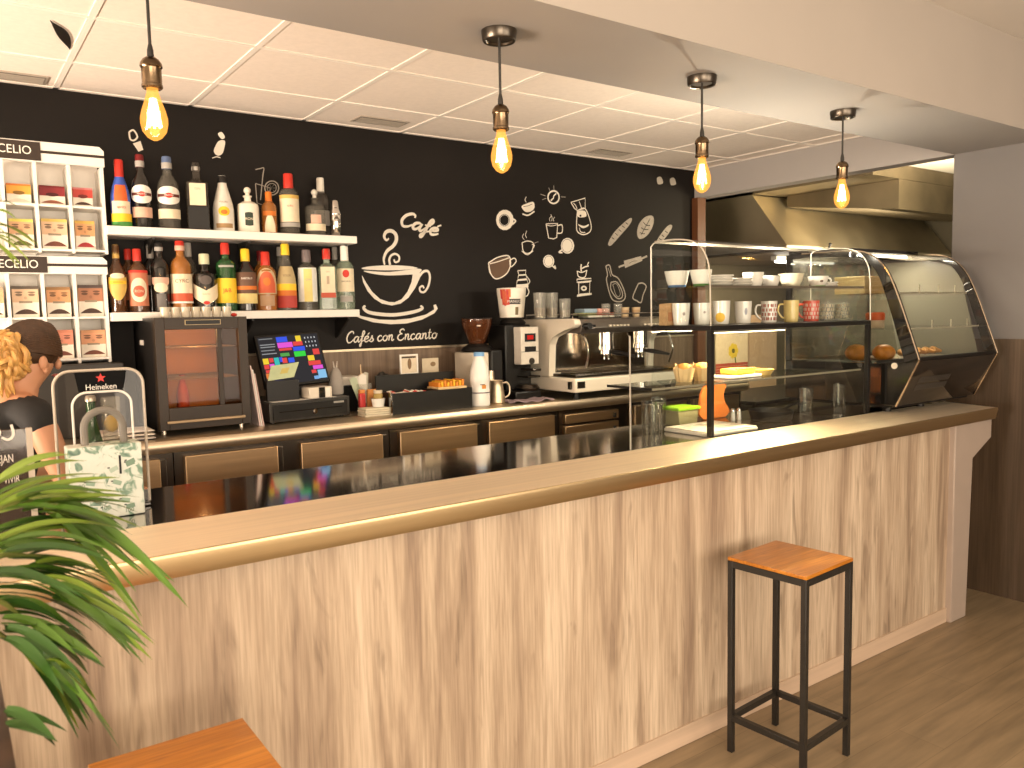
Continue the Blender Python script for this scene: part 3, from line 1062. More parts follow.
# lower shelf, left to right; back row first
L2 = dict(zs=SZ2)
bottle(129, 309, 249, 15, 'spirit', G_BROWN, 'red-capped rum bottle half hidden behind another red-capped bottle', (C_RED, .17), Y=4.30, labels=[('rect', (0.45, 0.14, 0.06), .2, .6, 1.1)], **L2)
bottle(151, 309, 245, 15, 'spirit', G_DARK, 'dark bottle with grey neck half hidden behind a twin of it', (C_GREY, .2, C_GREY), Y=4.30, labels=[('rect', C_PINK, .4, .55, .7)], **L2)
bottle(189, 309, 243, 16, 'spirit', G_CLEAR, 'clear bottle with pearly cap half hidden behind the cream label whisky bottle', (C_GREY, .2), Y=4.31, labels=[('rect', C_CREAM, .25, .55, 1.1)], **L2)
bottle(261, 308, 251, 15, 'spirit', G_AMBER, 'amber bottle with dull red cap half hidden behind the arch label bottle', (C_DRED, .17), Y=4.31, labels=[('rect', (0.35, 0.1, 0.04), .2, .6, 1.1)], **L2)
bottle(281, 308, 247, 16, 'slope', G_CLEAR, 'slim clear bottle with tilted pale neck behind the fruit label bottle', (C_GREY, .14), Y=4.31, labels=[('rect', C_ORG, .1, .3, 1)], **L2)
bottle(336, 307, 247, 15, 'spirit', G_CLEAR, 'clear bottle with dull white cap half hidden behind the gin bottles', (C_GREY, .2), Y=4.31, labels=[('rect', C_CREAM, .2, .55, 1)], **L2)
bottle(117, 310, 245, 18, 'brandy', G_BROWN, 'brown brandy bottle with gold shield label, first on lower shelf', (C_GOLD, .2), labels=[
    ('shield', C_GOLD, .18, .52, 1.1), ('rect', C_YEL, .42, .47, 1.0), ('disc', C_CREAM, .50, .58, .8), ('text', (0.2, 0.1, 0.03), 'VETERANO', .445, .009)], capr=.36, **L2)
bottle(138, 310, 249, 18, 'spirit', G_BROWN, 'red-capped bottle with round red and cream label, second on lower shelf', (C_RED, .19), labels=[
    ('rect', (0.50, 0.17, 0.09), .10, .62, 1.25), ('disc', C_CREAM, .16, .54, .9), ('disc', (0.5, 0.1, 0.05), .24, .42, .6), ('rect', C_RED, .62, .66, 1.2), ('text', C_CREAM, 'RON', .33, .018)], **L2)
bottle(160, 310, 243, 17, 'spirit', G_DARK, 'black coffee liqueur bottle with small pink and cream label', (C_BLK, .12, C_GREY), labels=[
    ('shield', C_PINK, .34, .50, 1.1), ('disc', C_CREAM, .28, .42, .8), ('rect', (0.14, 0.13, 0.12), .02, .26, .5)], **L2)
bottle(181, 310, 241, 20, 'spirit', G_AMBER, 'red-capped whisky bottle with wide cream label and red band', (C_RED, .14, C_PINK), labels=[
    ('rect', C_CREAM, .15, .53, 1.3), ('rect', (0.55, 0.09, 0.04), .15, .26, 1.3), ('text', (0.25, 0.12, 0.06), 'CYRC', .43, .026), ('rect', C_WHITE, .12, .145, 1.3)], **L2)
bottle(205, 310, 254, 23, 'squat', G_DARK, 'dark whisky bottle with cream chevron label and white cap', ((0.62, 0.62, 0.42), .18), labels=[
    ('vee', C_CREAM, .10, .50, 1.3), ('disc', (0.09, 0.07, 0.06), .46, .62, .5), ('text', (0.35, 0.25, 0.12), 'Ballantin', .30, .011), ('disc', C_RED, .12, .18, .25)], **L2)
bottle(226, 310, 243, 19, 'tall', G_GREEN, 'green whisky bottle with yellow label and red letters', (C_RED, .17), labels=[
    ('rect', C_YEL, .12, .48, 1.3), ('text', C_RED, 'J&B', .30, .028), ('rect', C_GREY, .64, .67, .8)], **L2)
bottle(246, 309, 249, 20, 'wine', G_DARK, 'dark rum bottle with yellow cap and slanted cream label', (C_YEL, .20), labels=[
    ('rect', (0.12, 0.06, 0.035), .24, .62, 1.25), ('text', C_WHITE, 'BARCELO', .52, .013), ('rect', C_ORG, .34, .40, 1.2), ('rect', (0.68, 0.55, 0.22), .12, .28, 1.2)], **L2)
bottle(266, 309, 252, 20, 'spirit', G_AMBER, 'amber whisky bottle with red arched label and dull red cap', (C_RED, .24), labels=[
    ('arch', (0.50, 0.38, 0.22), .28, .72, 1.25), ('arch', (0.55, 0.10, 0.04), .30, .66, .9), ('disc', C_ORG, .42, .56, .35), ('rect', (0.42, 0.26, 0.15), .08, .26, .7)], **L2)
bottle(286, 308, 244, 19, 'slope', G_CLEAR, 'clear bottle with yellow capsule and red fruit pattern label', (C_YEL, .17), labels=[
    ('rect', (0.45, 0.35, 0.18), .40, .66, 1.2), ('rect', C_YEL, .30, .40, 1.2), ('rect', C_ORG, .22, .30, 1.2), ('rect', (0.42, 0.05, 0.04), .04, .22, 1.2), ('text', (0.15, 0.1, 0.05), 'SOUR', .52, .016)], **L2)
bottle(307, 308, 250, 20, 'tall', G_CLEAR, 'clear gin bottle with white and yellow label and pewter cap', ((0.16, 0.13, 0.13), .2), labels=[('rect', (0.66, 0.66, 0.62), .14, .70, 1.1), ('rect', (0.72, 0.60, 0.22), .14, .68, .4), ('text', C_GREY, 'GIN', .5, .016)], **L2)
bottle(327, 308, 249, 18, 'flask', G_PALEG, 'square pale green gin bottle with red cap and red strip label', (C_RED, .17), sq=1.0, labels=[
    ('flat', C_CREAM, .26, .70, .75), ('flat', (0.5, 0.08, 0.04), .20, .28, .8), ('text', (0.4, 0.3, 0.2), 'GIN', .62, .012), ('flat', (0.45, 0.35, 0.25), .42, .55, .14)], **L2)
bottle(345, 307, 246, 18, 'spirit', G_PALEG, 'white-capped clear rum bottle with red dot label, last on lower shelf', (C_WHITE, .24), labels=[
    ('rect', C_CREAM, .28, .64, 1.1), ('text', C_BLK, 'BACARDI', .44, .012), ('disc', C_RED, .50, .62, .35), ('rect', C_GREY, .12, .22, .7)], **L2)

# ------------------------------------------------------------------ carton racks
YRK = 4.17


def rack(x1, z0, z1, zsign, x_sign, cols, rows, label, name='carton_rack'):
    """open white compartment rack against the wall; sign board along the top"""
    x0 = -0.32
    t = thing(name, label, 'rack', ((x0 + x1) / 2, YW, z0))
    m = MB(); m.box(x0, x1, YW - 0.03, YW - 0.001, z0, z1)
    m.box(x1 - 0.012, x1, YRK, YW - 0.03, z0, zsign); m.box(x0, x0 + 0.012, YRK, YW - 0.03, z0, zsign)
    for z in rows:
        m.box(x0 + 0.012, x1 - 0.012, YRK + 0.002, YW - 0.03, z, z + 0.010)
    for x in cols:
        m.box(x - 0.006, x + 0.006, YRK, YW - 0.03, z0, zsign)
    build('compartments', m, MT['white_lam'], t)
    m = MB()
    m.prism([(x0, zsign), (x1 + 0.004, zsign), (x1 + 0.004, z1 - 0.018), (x1 - 0.014, z1), (x0, z1)], YRK - 0.014, YRK + 0.02, 'y')
    s = build('sign_board', m, MT['white_lam'], t)
    m = MB(); m.box(x_sign, x1 + 0.004, YRK - 0.0155, YRK - 0.014, (zsign + z1) / 2 - 0.006, (zsign + z1) / 2 + 0.006)
    m.box(x0, x_sign, YRK - 0.0165, YRK - 0.014, zsign + 0.004, z1 - 0.004)
    build('name_band', m, cm((0.035, 0.022, 0.015), 0.5), s)
    m = MB(); tw = max(q.x for q in text_geo('MONTECELIO')[0]) * .052 * .90
    m.text('MONTECELIO', 0.052, lambda X_, Y_: (x_sign - 0.036 - tw + X_, YRK - 0.0172, (zsign + z1) / 2 + Y_), 0.90)
    build('lettering', m, cm(C_WHITE, 0.5), s, smooth=0)
    return t


def px_x(x, y, Y): return at(x, y, Y=Y).x
def px_z(x, y, Y): return at(x, y, Y=Y).z


ux = [px_x(v, 190, YRK) for v in (3, 36, 70)]
urow = [px_z(60, 207, YRK), px_z(60, 251, YRK)]
rack(px_x(102, 150, YRK), px_z(60, 253, YRK) - 0.0, px_z(60, 144, YRK), px_z(60, 164, YRK), px_x(40, 150, YRK), ux, urow, 'upper white compartment rack with black name sign at far left')
lx = [px_x(v, 300, YRK - .0) for v in (9, 44, 76)]
lrow = [px_z(60, 319, YRK), px_z(60, 361, YRK)]
rack(px_x(106, 270, YRK), px_z(60, 364, YRK), px_z(60, 255.5, YRK) - 0.004, px_z(60, 274, YRK), px_x(47, 265, YRK), lx, lrow, 'lower white compartment rack with brown name sign above the blond woman')
m = MB(); m.box(-0.34, 0.70, 4.08, YW - 0.001, 1.155, px_z(60, 364, YRK) - 0.002, 0.004)
o = build('grey_cabinet', m, mat('grey_cabinet_paint', (0.02, 0.016, 0.012), 0.5, var=0.05))
tag(o, 'plain grey brown cabinet standing under the white carton racks', 'cabinet')


def carton(px, y0, y1, w, top, face, mouth, label, zbase, lying=False):
    Y = YRK + 0.035
    x = px_x(px, (y0 + y1) / 2, Y)
    z0 = zbase + 0.0102
    z1 = px_z(px, y0, Y)
    edges = ([-.32] + (ux if zbase in urow else lx) + [px_x(102 if zbase in urow else 106, 260, YRK)])
    for e0, e1 in zip(edges, edges[1:]):
        if e0 <= x < e1:
            break
    hw = min(w * depth_of((x, Y, z0)) / FPX / 2 * 1.1, (e1 - e0) / 2 - .0155)
    x = min(max(x, e0 + hw + .0075), e1 - hw - .017)
    h = max(z1 - z0, 0.05)
    t = thing('infusion_carton', label, 'carton', (x, Y + 0.03, z0), 0, 'printed cartons in the white racks')
    m = MB(); m.box(x - hw, x + hw, Y, Y + 0.10, z0, z0 + h, 0.0015)
    b = build('box', m, cm((0.76, 0.70, 0.60), 0.5), t)
    m = MB()
    yy = Y - 0.0006
    m.use(cm(face, 0.5)).quad((x - hw, yy, z0 + h * .48), (x + hw, yy, z0 + h * .48), (x + hw, yy, z0 + h), (x - hw, yy, z0 + h))
    m.use(cm(top, 0.5)).quad((x - hw, yy - .0002, z0 + h * .90), (x + hw, yy - .0002, z0 + h * .90), (x + hw, yy - .0002, z0 + h), (x - hw, yy - .0002, z0 + h))

    def oval(cx, cz, a, b_, col, d):
        m.use(cm(col, 0.5)).poly([(cx + a * math.cos(2 * PI * k / 16), yy - d, cz + b_ * math.sin(2 * PI * k / 16)) for k in range(16)])
    if not lying:
        for s in (-1, 1):
            oval(x + s * hw * .48, z0 + h * .72, hw * .26, h * .045, tuple(q * .35 for q in face), .0004)
            oval(x + s * hw * .48, z0 + h * .80, hw * .30, h * .022, tuple(q * .22 for q in face), .0005)
        oval(x, z0 + h * .62, hw * .12, h * .05, tuple(q * .75 for q in face), .0005)
        m.use(cm((0.28, 0.22, 0.15), 0.5)).quad((x - hw * .5, yy - .0007, z0 + h * .455), (x + hw * .5, yy - .0007, z0 + h * .455), (x + hw * .5, yy - .0007, z0 + h * .52), (x - hw * .5, yy - .0007, z0 + h * .52))
    else:
        oval(x, z0 + h * .55, hw * .5, h * .10, tuple(q * .3 for q in face), .0005)
    # dark smile shaped window low on the front
    top_ = [(x + hw * .9 * s_, yy - .0006, z0 + h * (.10 + .16 * (1 - s_ * s_))) for s_ in [k / 6 - 1 for k in range(13)]]
    bot_ = [(x + hw * .9 * s_, yy - .0006, z0 + h * .10) for s_ in [1 - k / 6 for k in range(13)]]
    m.use(cm(mouth, 0.5)).poly(top_ + bot_[1:-1])
    build('printed_front', m, None, b)
    return t


D1, D2, D3, D4 = (0.06, 0.03, 0.02), (0.10, 0.10, 0.03), (0.16, 0.05, 0.03), (0.35, 0.03, 0.03)
FC = (0.62, 0.36, 0.20)
FP = (0.68, 0.46, 0.30)
carton(22, 184, 207, 27, C_ORG, (0.68, 0.34, 0.05), (0.65, 0.6, 0.5), 'low orange-topped carton, upper rack top row beneath the sign', urow[0], True)
carton(55, 186, 207, 26, C_DRED, (0.22, 0.02, 0.025), (0.26, 0.09, 0.05), 'low dark red-topped carton in the upper rack top row', urow[0], True)
carton(86, 188, 207, 26, (0.6, 0.2, 0.2), (0.50, 0.06, 0.045), D1, 'low bright red-topped carton, rightmost in the upper rack top row', urow[0], True)
carton(25, 219, 251, 26, (0.62, 0.55, 0.12), FC, D2, 'tall carton with pinkish eyes print and olive window, upper rack second row', urow[1])
carton(57, 219, 251, 26, (0.62, 0.45, 0.12), FP, D3, 'tall carton with pale face print and brown window, upper rack second row', urow[1])
carton(88, 221, 251, 25, (0.66, 0.42, 0.10), (0.64, 0.33, 0.15), D4, 'tall carton with orange face print and red window, beside the upper shelf end', urow[1])
carton(-1, 287, 319, 24, (0.4, 0.3, 0.2), FC, D1, 'printed carton cut by the left edge in the lower rack', lrow[0])
carton(28, 286, 319, 27, (0.10, 0.08, 0.06), FP, D1, 'tall carton with dark fringe and eyes print, lower rack above the blond hair', lrow[0])
carton(61, 287, 319, 27, (0.30, 0.16, 0.06), (0.60, 0.30, 0.14), D1, 'tall carton with tanned eyes print, lower rack upper row', lrow[0])
carton(93, 285, 318, 25, (0.09, 0.06, 0.05), (0.40, 0.18, 0.10), D1, 'tall carton with dark brown fringe print, rightmost in lower rack upper row', lrow[0])
carton(64, 330, 361, 25, (0.55, 0.2, 0.12), (0.62, 0.24, 0.16), D3, 'salmon red carton beside the woman head in the lower rack', lrow[1])
carton(94, 330, 361, 25, (0.60, 0.3, 0.15), (0.66, 0.32, 0.18), D3, 'carton with light orange face print in the lowest right compartment', lrow[1])
# ------------------------------------------------------------------ on the back counter
# small black drinks cooler
x0, x1, yf, yb_, z0, z1 = 0.80, 1.213, 3.872, 4.34, ZT, 1.688
t = thing('drinks_cooler', 'black countertop drinks cooler with glass door under the lower shelf', 'cooler', ((x0 + x1) / 2, 4.1, z0))
m = MB()
m.box(x0, x1, yf + .045, yb_, z0 + 0.02, z0 + .06); m.box(x0, x1, yf + .045, yb_, z1 - .045, z1)
m.box(x0, x0 + .03, yf + .045, yb_, z0 + .06, z1 - .045); m.box(x1 - .03, x1, yf + .045, yb_, z0 + .06, z1 - .045); m.box(x0, x1, yb_ - .03, yb_, z0 + .06, z1 - .045)
build('cabinet', m, MT['black'], t)
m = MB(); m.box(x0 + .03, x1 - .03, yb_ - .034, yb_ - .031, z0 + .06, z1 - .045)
build('reflection_lining', m, cm((0.66, 0.28, 0.07), .5), t)  # orange colour stands in for a reflection on the door glass
m = MB()
for f in (.47, .74):
    zz = z0 + (z1 - z0) * f
    for k in range(9):
        yy = yf + .07 + k * .045
        m.cyl((x0 + .03, yy, zz), (x1 - .03, yy, zz), .0025, seg=6)
build('wire_shelf', m, cm((.25, .16, .08), .5), t)
dr = MB()
f = .042
for a in ((x0, x0 + f, z0 + .025, z1), (x1 - f, x1, z0 + .025, z1), (x0 + f, x1 - f, z0 + .025, z0 + .125), (x0 + f, x1 - f, z1 - .055, z1)):
    dr.box(a[0], a[1], yf, yf + .042, a[2], a[3], .002)
dr.box(x0 + .275, x0 + .295, yf + .012, yf + .03, z0 + .125, z1 - .055)
d = build('door', dr, mat('dark_bronze_frame', (0.026, 0.016, 0.009), 0.4, 0.0, var=.1, spec=.3), t)
m = MB(); m.box(x0 + f, x1 - f, yf + .018, yf + .024, z0 + .125, z1 - .055)
build('door_glass', m, pane_mat('cooler_door_glass', (0.95, 0.82, 0.66), 0.5), d)
m = MB(); m.box(x0 + .03, x1 - .03, yf - .012, yf - .0005, z0 + .055, z0 + .068, .003)
build('handle', m, mat('brown_metal_strip', (0.30, 0.21, 0.12), .35, .6, var=.1), d)
m = MB(); m.box(x0 + .13, x0 + .29, yf - .003, yf - .0005, z1 - .035, z1 - .012)
pl = build('name_plate', m, cm((0.5, 0.38, 0.2), .4), d)
m = MB(); m.box(x0 + .133, x0 + .287, yf - .0045, yf - .003, z1 - .033, z1 - .014)
build('plate_face', m, MT['black'], pl)
m = MB()
for xx in (x0 + .03, x1 - .03):
    for yy in (yf + .07, yb_ - .04):
        m.cyl((xx, yy, z0), (xx, yy, z0 + .021), .014, seg=12)
build('feet', m, MT['chrome'], t)
m = MB(); m.box(x0 - .002, x0 - .0004, 4.12, 4.20, 1.56, 1.585)
build('rating_sticker', m, cm((.5, .45, .4), .5), t)
# in the cooler: one red bottle, one pale carton
xr = x0 + .17
t = thing('red_bottle', 'slim red bottle standing inside the black drinks cooler', 'bottle', (xr, 4.15, z0 + .065))
zb = z0 + (z1 - z0) * .38 - .0
zb = z0 + .0605
m = MB(); m.lathe([(.001, 0), (.028, .001), (.03, .01), (.03, .10), (.02, .15), (.012, .17), (.012, .185), (.001, .185)], (xr, 4.15, zb), 18)
build('glass_body', m, cm((.60, .10, .05), .3), t)
m = MB(); m.lathe([(.001, .185), (.0135, .186), (.0135, .198), (.001, .199)], (xr, 4.15, zb), 14)
build('cap', m, cm(C_RED, .4), t)
point('cooler_fill', (x0 + .2, yf + .10, z1 - .075), 1.3, (1.0, .68, .38), .02)  # added light without a fitting, brightens the cooler interior

# row of little shot glasses on the cooler
for i in range(7):
    px_ = 165 + i * 10.3
    p = at(px_, 319, Z=z1)
    yy = 3.925 + 0.008 * (i % 2)
    x = at(px_, 315, Y=yy).x
    lab = ['first', 'second', 'third', 'fourth', 'fifth', 'sixth', 'last'][i] + ' shot glass from the left in the row on the cooler'
    t = thing('shot_glass', lab, 'glass', (x, yy, z1), 0, 'shot glasses on the black cooler')
    m = MB(); m.lathe([(.001, .0), (.018, 0), (.019, .003), (.0225, .048), (.021, .048), (.0175, .008), (.001, .007)], (x, yy, z1), 20)
    build('tumbler', m, glassy('frosted_shot_glass', (.80, .72, .58), .5) if i == 0 else bpy.data.materials['frosted_shot_glass'], t)
# little red scoop-like cap right of the glasses
p = at(234, 318.5, Y=3.96)
m = MB(); m.ball((p.x, 3.96, z1 + .009), (.016, .010, .009), 14, 8)
o = build('red_clip', m, cm(C_RED, .4)); tag(o, 'tiny red clip lying on the cooler beside the shot glasses', 'clip')

# folded newspapers left of the cooler
p = at(143, 428, Z=ZT)
t = thing('folded_newspaper', 'folded newspaper pile on the worktop left of the cooler', 'newspaper', (.66, 3.92, ZT))
for i, (zz, c) in enumerate(((ZT + .001, (.62, .56, .5)), (ZT + .016, (.74, .66, .56)), (ZT + .031, (.66, .58, .5)))):
    m = MB()
    pr_ = smooth_path([(.52, 3.84, zz), (.60, 3.84, zz + .004), (.69, 3.84, zz + .006), (.755, 3.84, zz + .006), (.76, 3.84, zz + .010), (.69, 3.84, zz + .013), (.60, 3.84, zz + .012), (.52, 3.84, zz + .011)], 3)
    m.prism([(q.x, q.z) for q in pr_], 3.80 + .01 * i, 3.98, 'y')
    build('paper_section', m, cm(c, .7), t)

# leaning folders between cooler and till
t = thing('paper_folder', 'thin white paper folders leaning against the right side of the cooler', 'folder', (1.25, 3.95, ZT))
for i in range(3):
    m = MB()
    a = 1.230 + i * .009
    m.prism([(a + .03, ZT + .001), (a + .036, ZT + .001), (a + .002, ZT + .30 - .02 * i), (a - .004, ZT + .30 - .02 * i)], 3.90, 4.12, 'y')
    build('sheet', m, cm(((.72, .55, .50), (.78, .72, .66), (.60, .42, .38))[i], .6), t)

# cash drawer
RZ = .12
t = thing('cash_drawer', 'black metal cash drawer with round lock under the till screen', 'cash drawer', (1.32, 3.925, ZT), RZ)
Mx = t.matrix_basis
m = MB(Mx); m.box(0, .455, 0, .40, .008, .108, .004)
build('case', m, MT['dark_grey'], t)
m = MB(Mx); m.box(.018, .437, -.008, 0, .018, .094, .003)
fr_ = build('drawer_front', m, MT['black'], t)
m = MB(Mx); m.box(.05, .405, -.0095, -.008, .056, .060)
build('slot', m, MT['black_gloss'], fr_)
m = MB(Mx); m.cyl((.243, -.008, .047), (.243, -.016, .047), .013, seg=18); m.cyl((.243, -.016, .047), (.243, -.018, .047), .007, seg=12)
build('lock', m, MT['chrome'], fr_)
m = MB(Mx); m.box(.355, .415, -.009, -.008, .078, .088)
build('badge', m, cm(C_GREY, .4), fr_)
m = MB(Mx)
for a in (.03, .42):
    for b in (.03, .37):
        m.cyl((a, b, 0), (a, b, .009), .012, seg=10)
build('feet', m, MT['black'], t)
m = MB(Mx); m.box(.02, .38, .004, .10, .1085, .1100)
o = build('paper_slips', m, MT['paper']); tag(o, 'white paper slips lying on top of the cash drawer', 'paper')

# till screen
tl, tr_, bl = at(254, 336, Y=4.13), at(318, 331, Y=4.15), at(263, 389, Y=4.03)
rt = (tr_ - tl).normalized()
up = (tl - bl); up = (up - rt * up.dot(rt)).normalized()
nr = rt.cross(up) * 1.0
if nr.y > 0:
    nr = -nr
W, H = (tr_ - tl).length, (tl - bl).length
ctr = (tl + rt * (W / 2) - up * (H / 2))
Ms = Matrix((rt, up, nr)).transposed().to_4x4(); Ms.translation = ctr
t = thing('till_screen', 'touch screen till showing coloured keys on the cash drawer', 'monitor', (ctr.x, 4.12, ZT + .115))
m = MB(Ms); m.box(-W / 2, W / 2, -H / 2, H / 2, -.03, 0, .004)
hs = build('housing', m, MT['black'], t)
m = MB(Ms)
w2, h2 = W / 2 - .012, H / 2 - .012
def scr(c, u0, v0, u1, v1, e=.0012):
    k = 'scr_%d_%d_%d' % tuple(int(q * 100) for q in c)
    mm = bpy.data.materials.get(k) or emis(k, c, 1.0)
    m.use(mm).quad(*[(-w2 + 2 * w2 * u, h2 - 2 * h2 * v, e) for u, v in ((u0, v1), (u1, v1), (u1, v0), (u0, v0))])
scr((.035, .032, .034), 0, 0, 1, 1, .0006)
KB, KY_, KM, KR, KG, KC, KO, KW = (.05, .10, .75), (.85, .60, .04), (.75, .10, .62), (.75, .07, .06), (.05, .65, .06), (.05, .50, .45), (.75, .22, .05), (.65, .65, .65)
for c, u0, v0, u1, v1 in (
    (KB, .30, .02, .48, .13), (KY_, .62, .02, .71, .14), (KM, .30, .14, .55, .25), (KR, .56, .14, .72, .23), (KR, .31, .26, .52, .31), (KB, .54, .25, .74, .34),
    (KG, .54, .35, .73, .46), ((.10, .35, .08), .31, .36, .46, .43), (KB, .42, .47, .52, .57), (KR, .32, .46, .40, .57), (KY_, .01, .44, .10, .56), (KR, .11, .44, .18, .53),
    (KC, .19, .44, .27, .62), (KB, .28, .44, .33, .54), (KM, .10, .56, .18, .66), (KR, .01, .57, .09, .66), (KB, .19, .62, .27, .68), (KR, .02, .68, .30, .74), (KO, .01, .75, .12, .86), (KB, .14, .76, .26, .86),
    (KY_, .75, .46, .86, .57), (KR, .74, .58, .95, .67), (KR, .86, .33, .97, .45), (KM, .80, .68, .97, .76), (KR, .76, .77, .84, .84), ((.25, .50, .75), .86, .78, 1.0, .96), ((.2, .4, .7), .78, .90, .86, .97),
    ((.22, .22, .22), .02, .03, .24, .05), ((.3, .3, .3), .02, .15, .26, .17), ((.3, .3, .3), .02, .20, .26, .22), ((.25, .25, .25), .02, .27, .24, .29), ((.3, .3, .3), .02, .34, .26, .36)):
    scr(c, u0, v0, u1, v1)
for i in range(4):
    for j in range(3):
        scr(KW, .77 + .055 * i, .06 + .09 * j, .785 + .055 * i, .095 + .09 * j)
build('screen', m, None, hs, smooth=0)
bp = ctr - up * (H / 2)
m = MB(); m.prism([(4.02, ZT + .1125), (4.20, ZT + .1125), (4.20, ZT + .128), (4.15, ZT + .135), (4.12, ZT + .24), (4.10, ZT + .24), (4.08, ZT + .145), (4.02, ZT + .128)], ctr.x - .10, ctr.x + .045, 'x')
build('stand', m, MT['black'], t)
# green note leaning at the screen
g0 = at(268, 381, Y=3.985); g1 = at(294, 377, Y=3.99); g2 = at(299, 362, Y=4.04); g3 = at(271, 366, Y=4.035)
t = thing('desk_note', 'small pale green note card leaning against the till screen', 'note', ((g0 + g1) / 2))
m = MB(); m.poly([g0, g1, g2, g3])
b = build('card', m, cm((.50, .58, .36), .6), t, thick=(0, .003, 0))
m = MB(); q = [g0.lerp(g1, u).lerp(g3.lerp(g2, u), v) + Vector((0, -.0012, .0004)) for u, v in ((.40, .35), (.68, .35), (.70, .72), (.42, .72))]
m.poly(q); build('printed_spot', m, cm((.58, .50, .16), .6), b)
m = MB(); m.box(g0.x - .01, g1.x + .02, 3.975, 4.0, ZT + .1105, g0.z, .002)
build('holder', m, MT['black'], t)
# small receipt machine right of the screen
rx = at(317, 386, Y=3.975).x
t = thing('card_reader', 'small cream and black receipt printer beside the till screen', 'printer', (rx, 3.975, ZT + .112), .1)
Mx = t.matrix_basis
m = MB(Mx); m.box(-.065, .065, -.04, .05, 0, .058, .006)
build('body', m, MT['cream'], t)
m = MB(Mx); m.box(-.012, .022, -.044, -.04, .002, .056, .001)
build('paper_slot', m, MT['black_gloss'], t)
m = MB(Mx); m.box(.025, .05, -.043, -.04, .004, .05)
build('paper_roll', m, MT['paper'], t)
# grey pointed figure (hare ears)
hx = at(336, 392, Y=4.08).x
zz = ZT + .1089
t = thing('rabbit_figurine', 'grey cone-shaped rabbit figurine standing on the cash drawer beside the till', 'figurine', (hx, 4.08, zz))
m = MB(); m.lathe([(.001, 0), (.036, .001), (.040, .01), (.040, .06), (.036, .09), (.028, .12), (.016, .14), (.007, .147), (.001, .148)], (hx + .01, 4.10, zz), 22)
build('body', m, cm((.30, .27, .24), .6), t)
for s in (-1, 1):
    m = MB(); m.tube([(hx + .01 + s * .006, 4.10, zz + .140), (hx + .01 + s * .009, 4.10, zz + .16), (hx + .01 + s * .012, 4.10, zz + .180)], lambda q: .0055 * (1 - .6 * q), 8)
    build('ear', m, cm((.48, .42, .36), .6), t)

# black wire / dark telephone box behind
bx = at(347, 390, Y=4.22).x
m = MB(); m.box(bx - .05, bx + .10, 4.16, 4.32, ZT, ZT + .145, .004)
o = build('black_box', m, MT['black']); tag(o, 'plain black box on the back counter behind the rabbit figurine', 'box')
m = MB(); m.box(bx - .055, bx + .06, 4.18, 4.30, ZT + .146, ZT + .195, .004)
o = build('white_carton', m, cm((.62, .56, .48), .6)); tag(o, 'small off-white carton lying on the plain black box', 'carton')

# jar with napkins / pens
jx = at(366, 398, Y=4.05).x
t = thing('napkin_cup', 'glass cup stuffed with crumpled papers beside the red jar', 'cup', (jx, 4.07, ZT))
m = MB(); m.lathe([(.001, 0), (.034, .001), (.036, .01), (.044, .16), (.042, .16), (.033, .012), (.001, .01)], (jx, 4.07, ZT), 22)
build('cup', m, MT['drink_glass'], t)
random.seed(3)
for i in range(6):
    m = MB(); a = random.uniform(-.6, .6); dx = random.uniform(-.035, .03)
    b0 = Vector((jx + dx * .4, 4.07 + random.uniform(-.015, .015), ZT + .05)); tp = b0 + Vector((dx + a * .03, random.uniform(-.02, .02), random.uniform(.13, .165)))
    s = Vector((.022, .006 * (i % 3 - 1), .004))
    m.poly([b0 - s * .6, b0 + s * .6, tp + s, tp + Vector((0, 0, .012)), tp - s])
    build('paper', m, cm(((.72, .68, .60), (.45, .50, .36), (.74, .70, .64), (.60, .44, .30), (.7, .66, .58), (.5, .46, .36))[i], .7), t, thick=(0, .002, 0))
m = MB(); m.cyl((jx - .01, 4.07, ZT + .05), (jx - .012, 4.08, ZT + .265), .003, seg=6)
build('pencil', m, cm((.7, .5, .3), .5), t)
x = at(362, 402, Y=3.99).x
t = thing('sauce_jar', 'small red jar with orange lid in front of the napkin cup', 'jar', (x, 3.99, ZT))
m = MB(); m.box(x - .016, x + .016, 3.975, 4.005, ZT, ZT + .115, .005)
build('body', m, cm((.55, .05, .05), .3), t)
m = MB(); m.box(x - .015, x + .015, 3.976, 4.004, ZT + .115, ZT + .135, .004)
build('lid', m, cm((.60, .22, .06), .4), t)
x = at(372, 400, Y=4.0).x
t = thing('orange_packet', 'orange paper packet standing between red jar and white bowl', 'packet', (x, 4.005, ZT))
m = MB(); m.prism([(x - .02, ZT), (x + .03, ZT), (x + .034, ZT + .13), (x - .016, ZT + .13)], 4.015, 4.03, 'y')
build('packet', m, cm((.58, .24, .07), .6), t)
# stack of napkins with bowl and jar on it
sx = at(376, 413, Y=3.90).x
t = thing('napkin_stack', 'stack of cream paper napkins on the steel worktop', 'napkins', (sx, 3.90, ZT))
for i in range(4):
    m = MB(); m.box(sx - .085 + .004 * (i % 2), sx + .06, 3.85, 3.95, ZT + .011 * i + .0004, ZT + .011 * i + .0105, .003)
    build('napkin_pack', m, cm((.72 - .03 * (i % 2), .62, .46), .7), t)
zz = ZT + .0448
x = at(378, 395, Y=3.90).x
t = thing('white_bowl', 'small white bowl on the napkin stack holding an olive jar', 'bowl', (x, 3.90, zz))
m = MB(); m.lathe([(.001, 0), (.030, .001), (.038, .045), (.036, .046), (.028, .006), (.001, .005)], (x, 3.90, zz), 24)
build('bowl', m, MT['porcelain'], t)
t = thing('mustard_jar', 'little olive brown jar standing in the white bowl', 'jar', (x, 3.90, zz + .006))
m = MB(); m.lathe([(.001, .0), (.022, 0), (.024, .006), (.025, .058), (.020, .066), (.001, .066)], (x, 3.90, zz + .0065), 20)
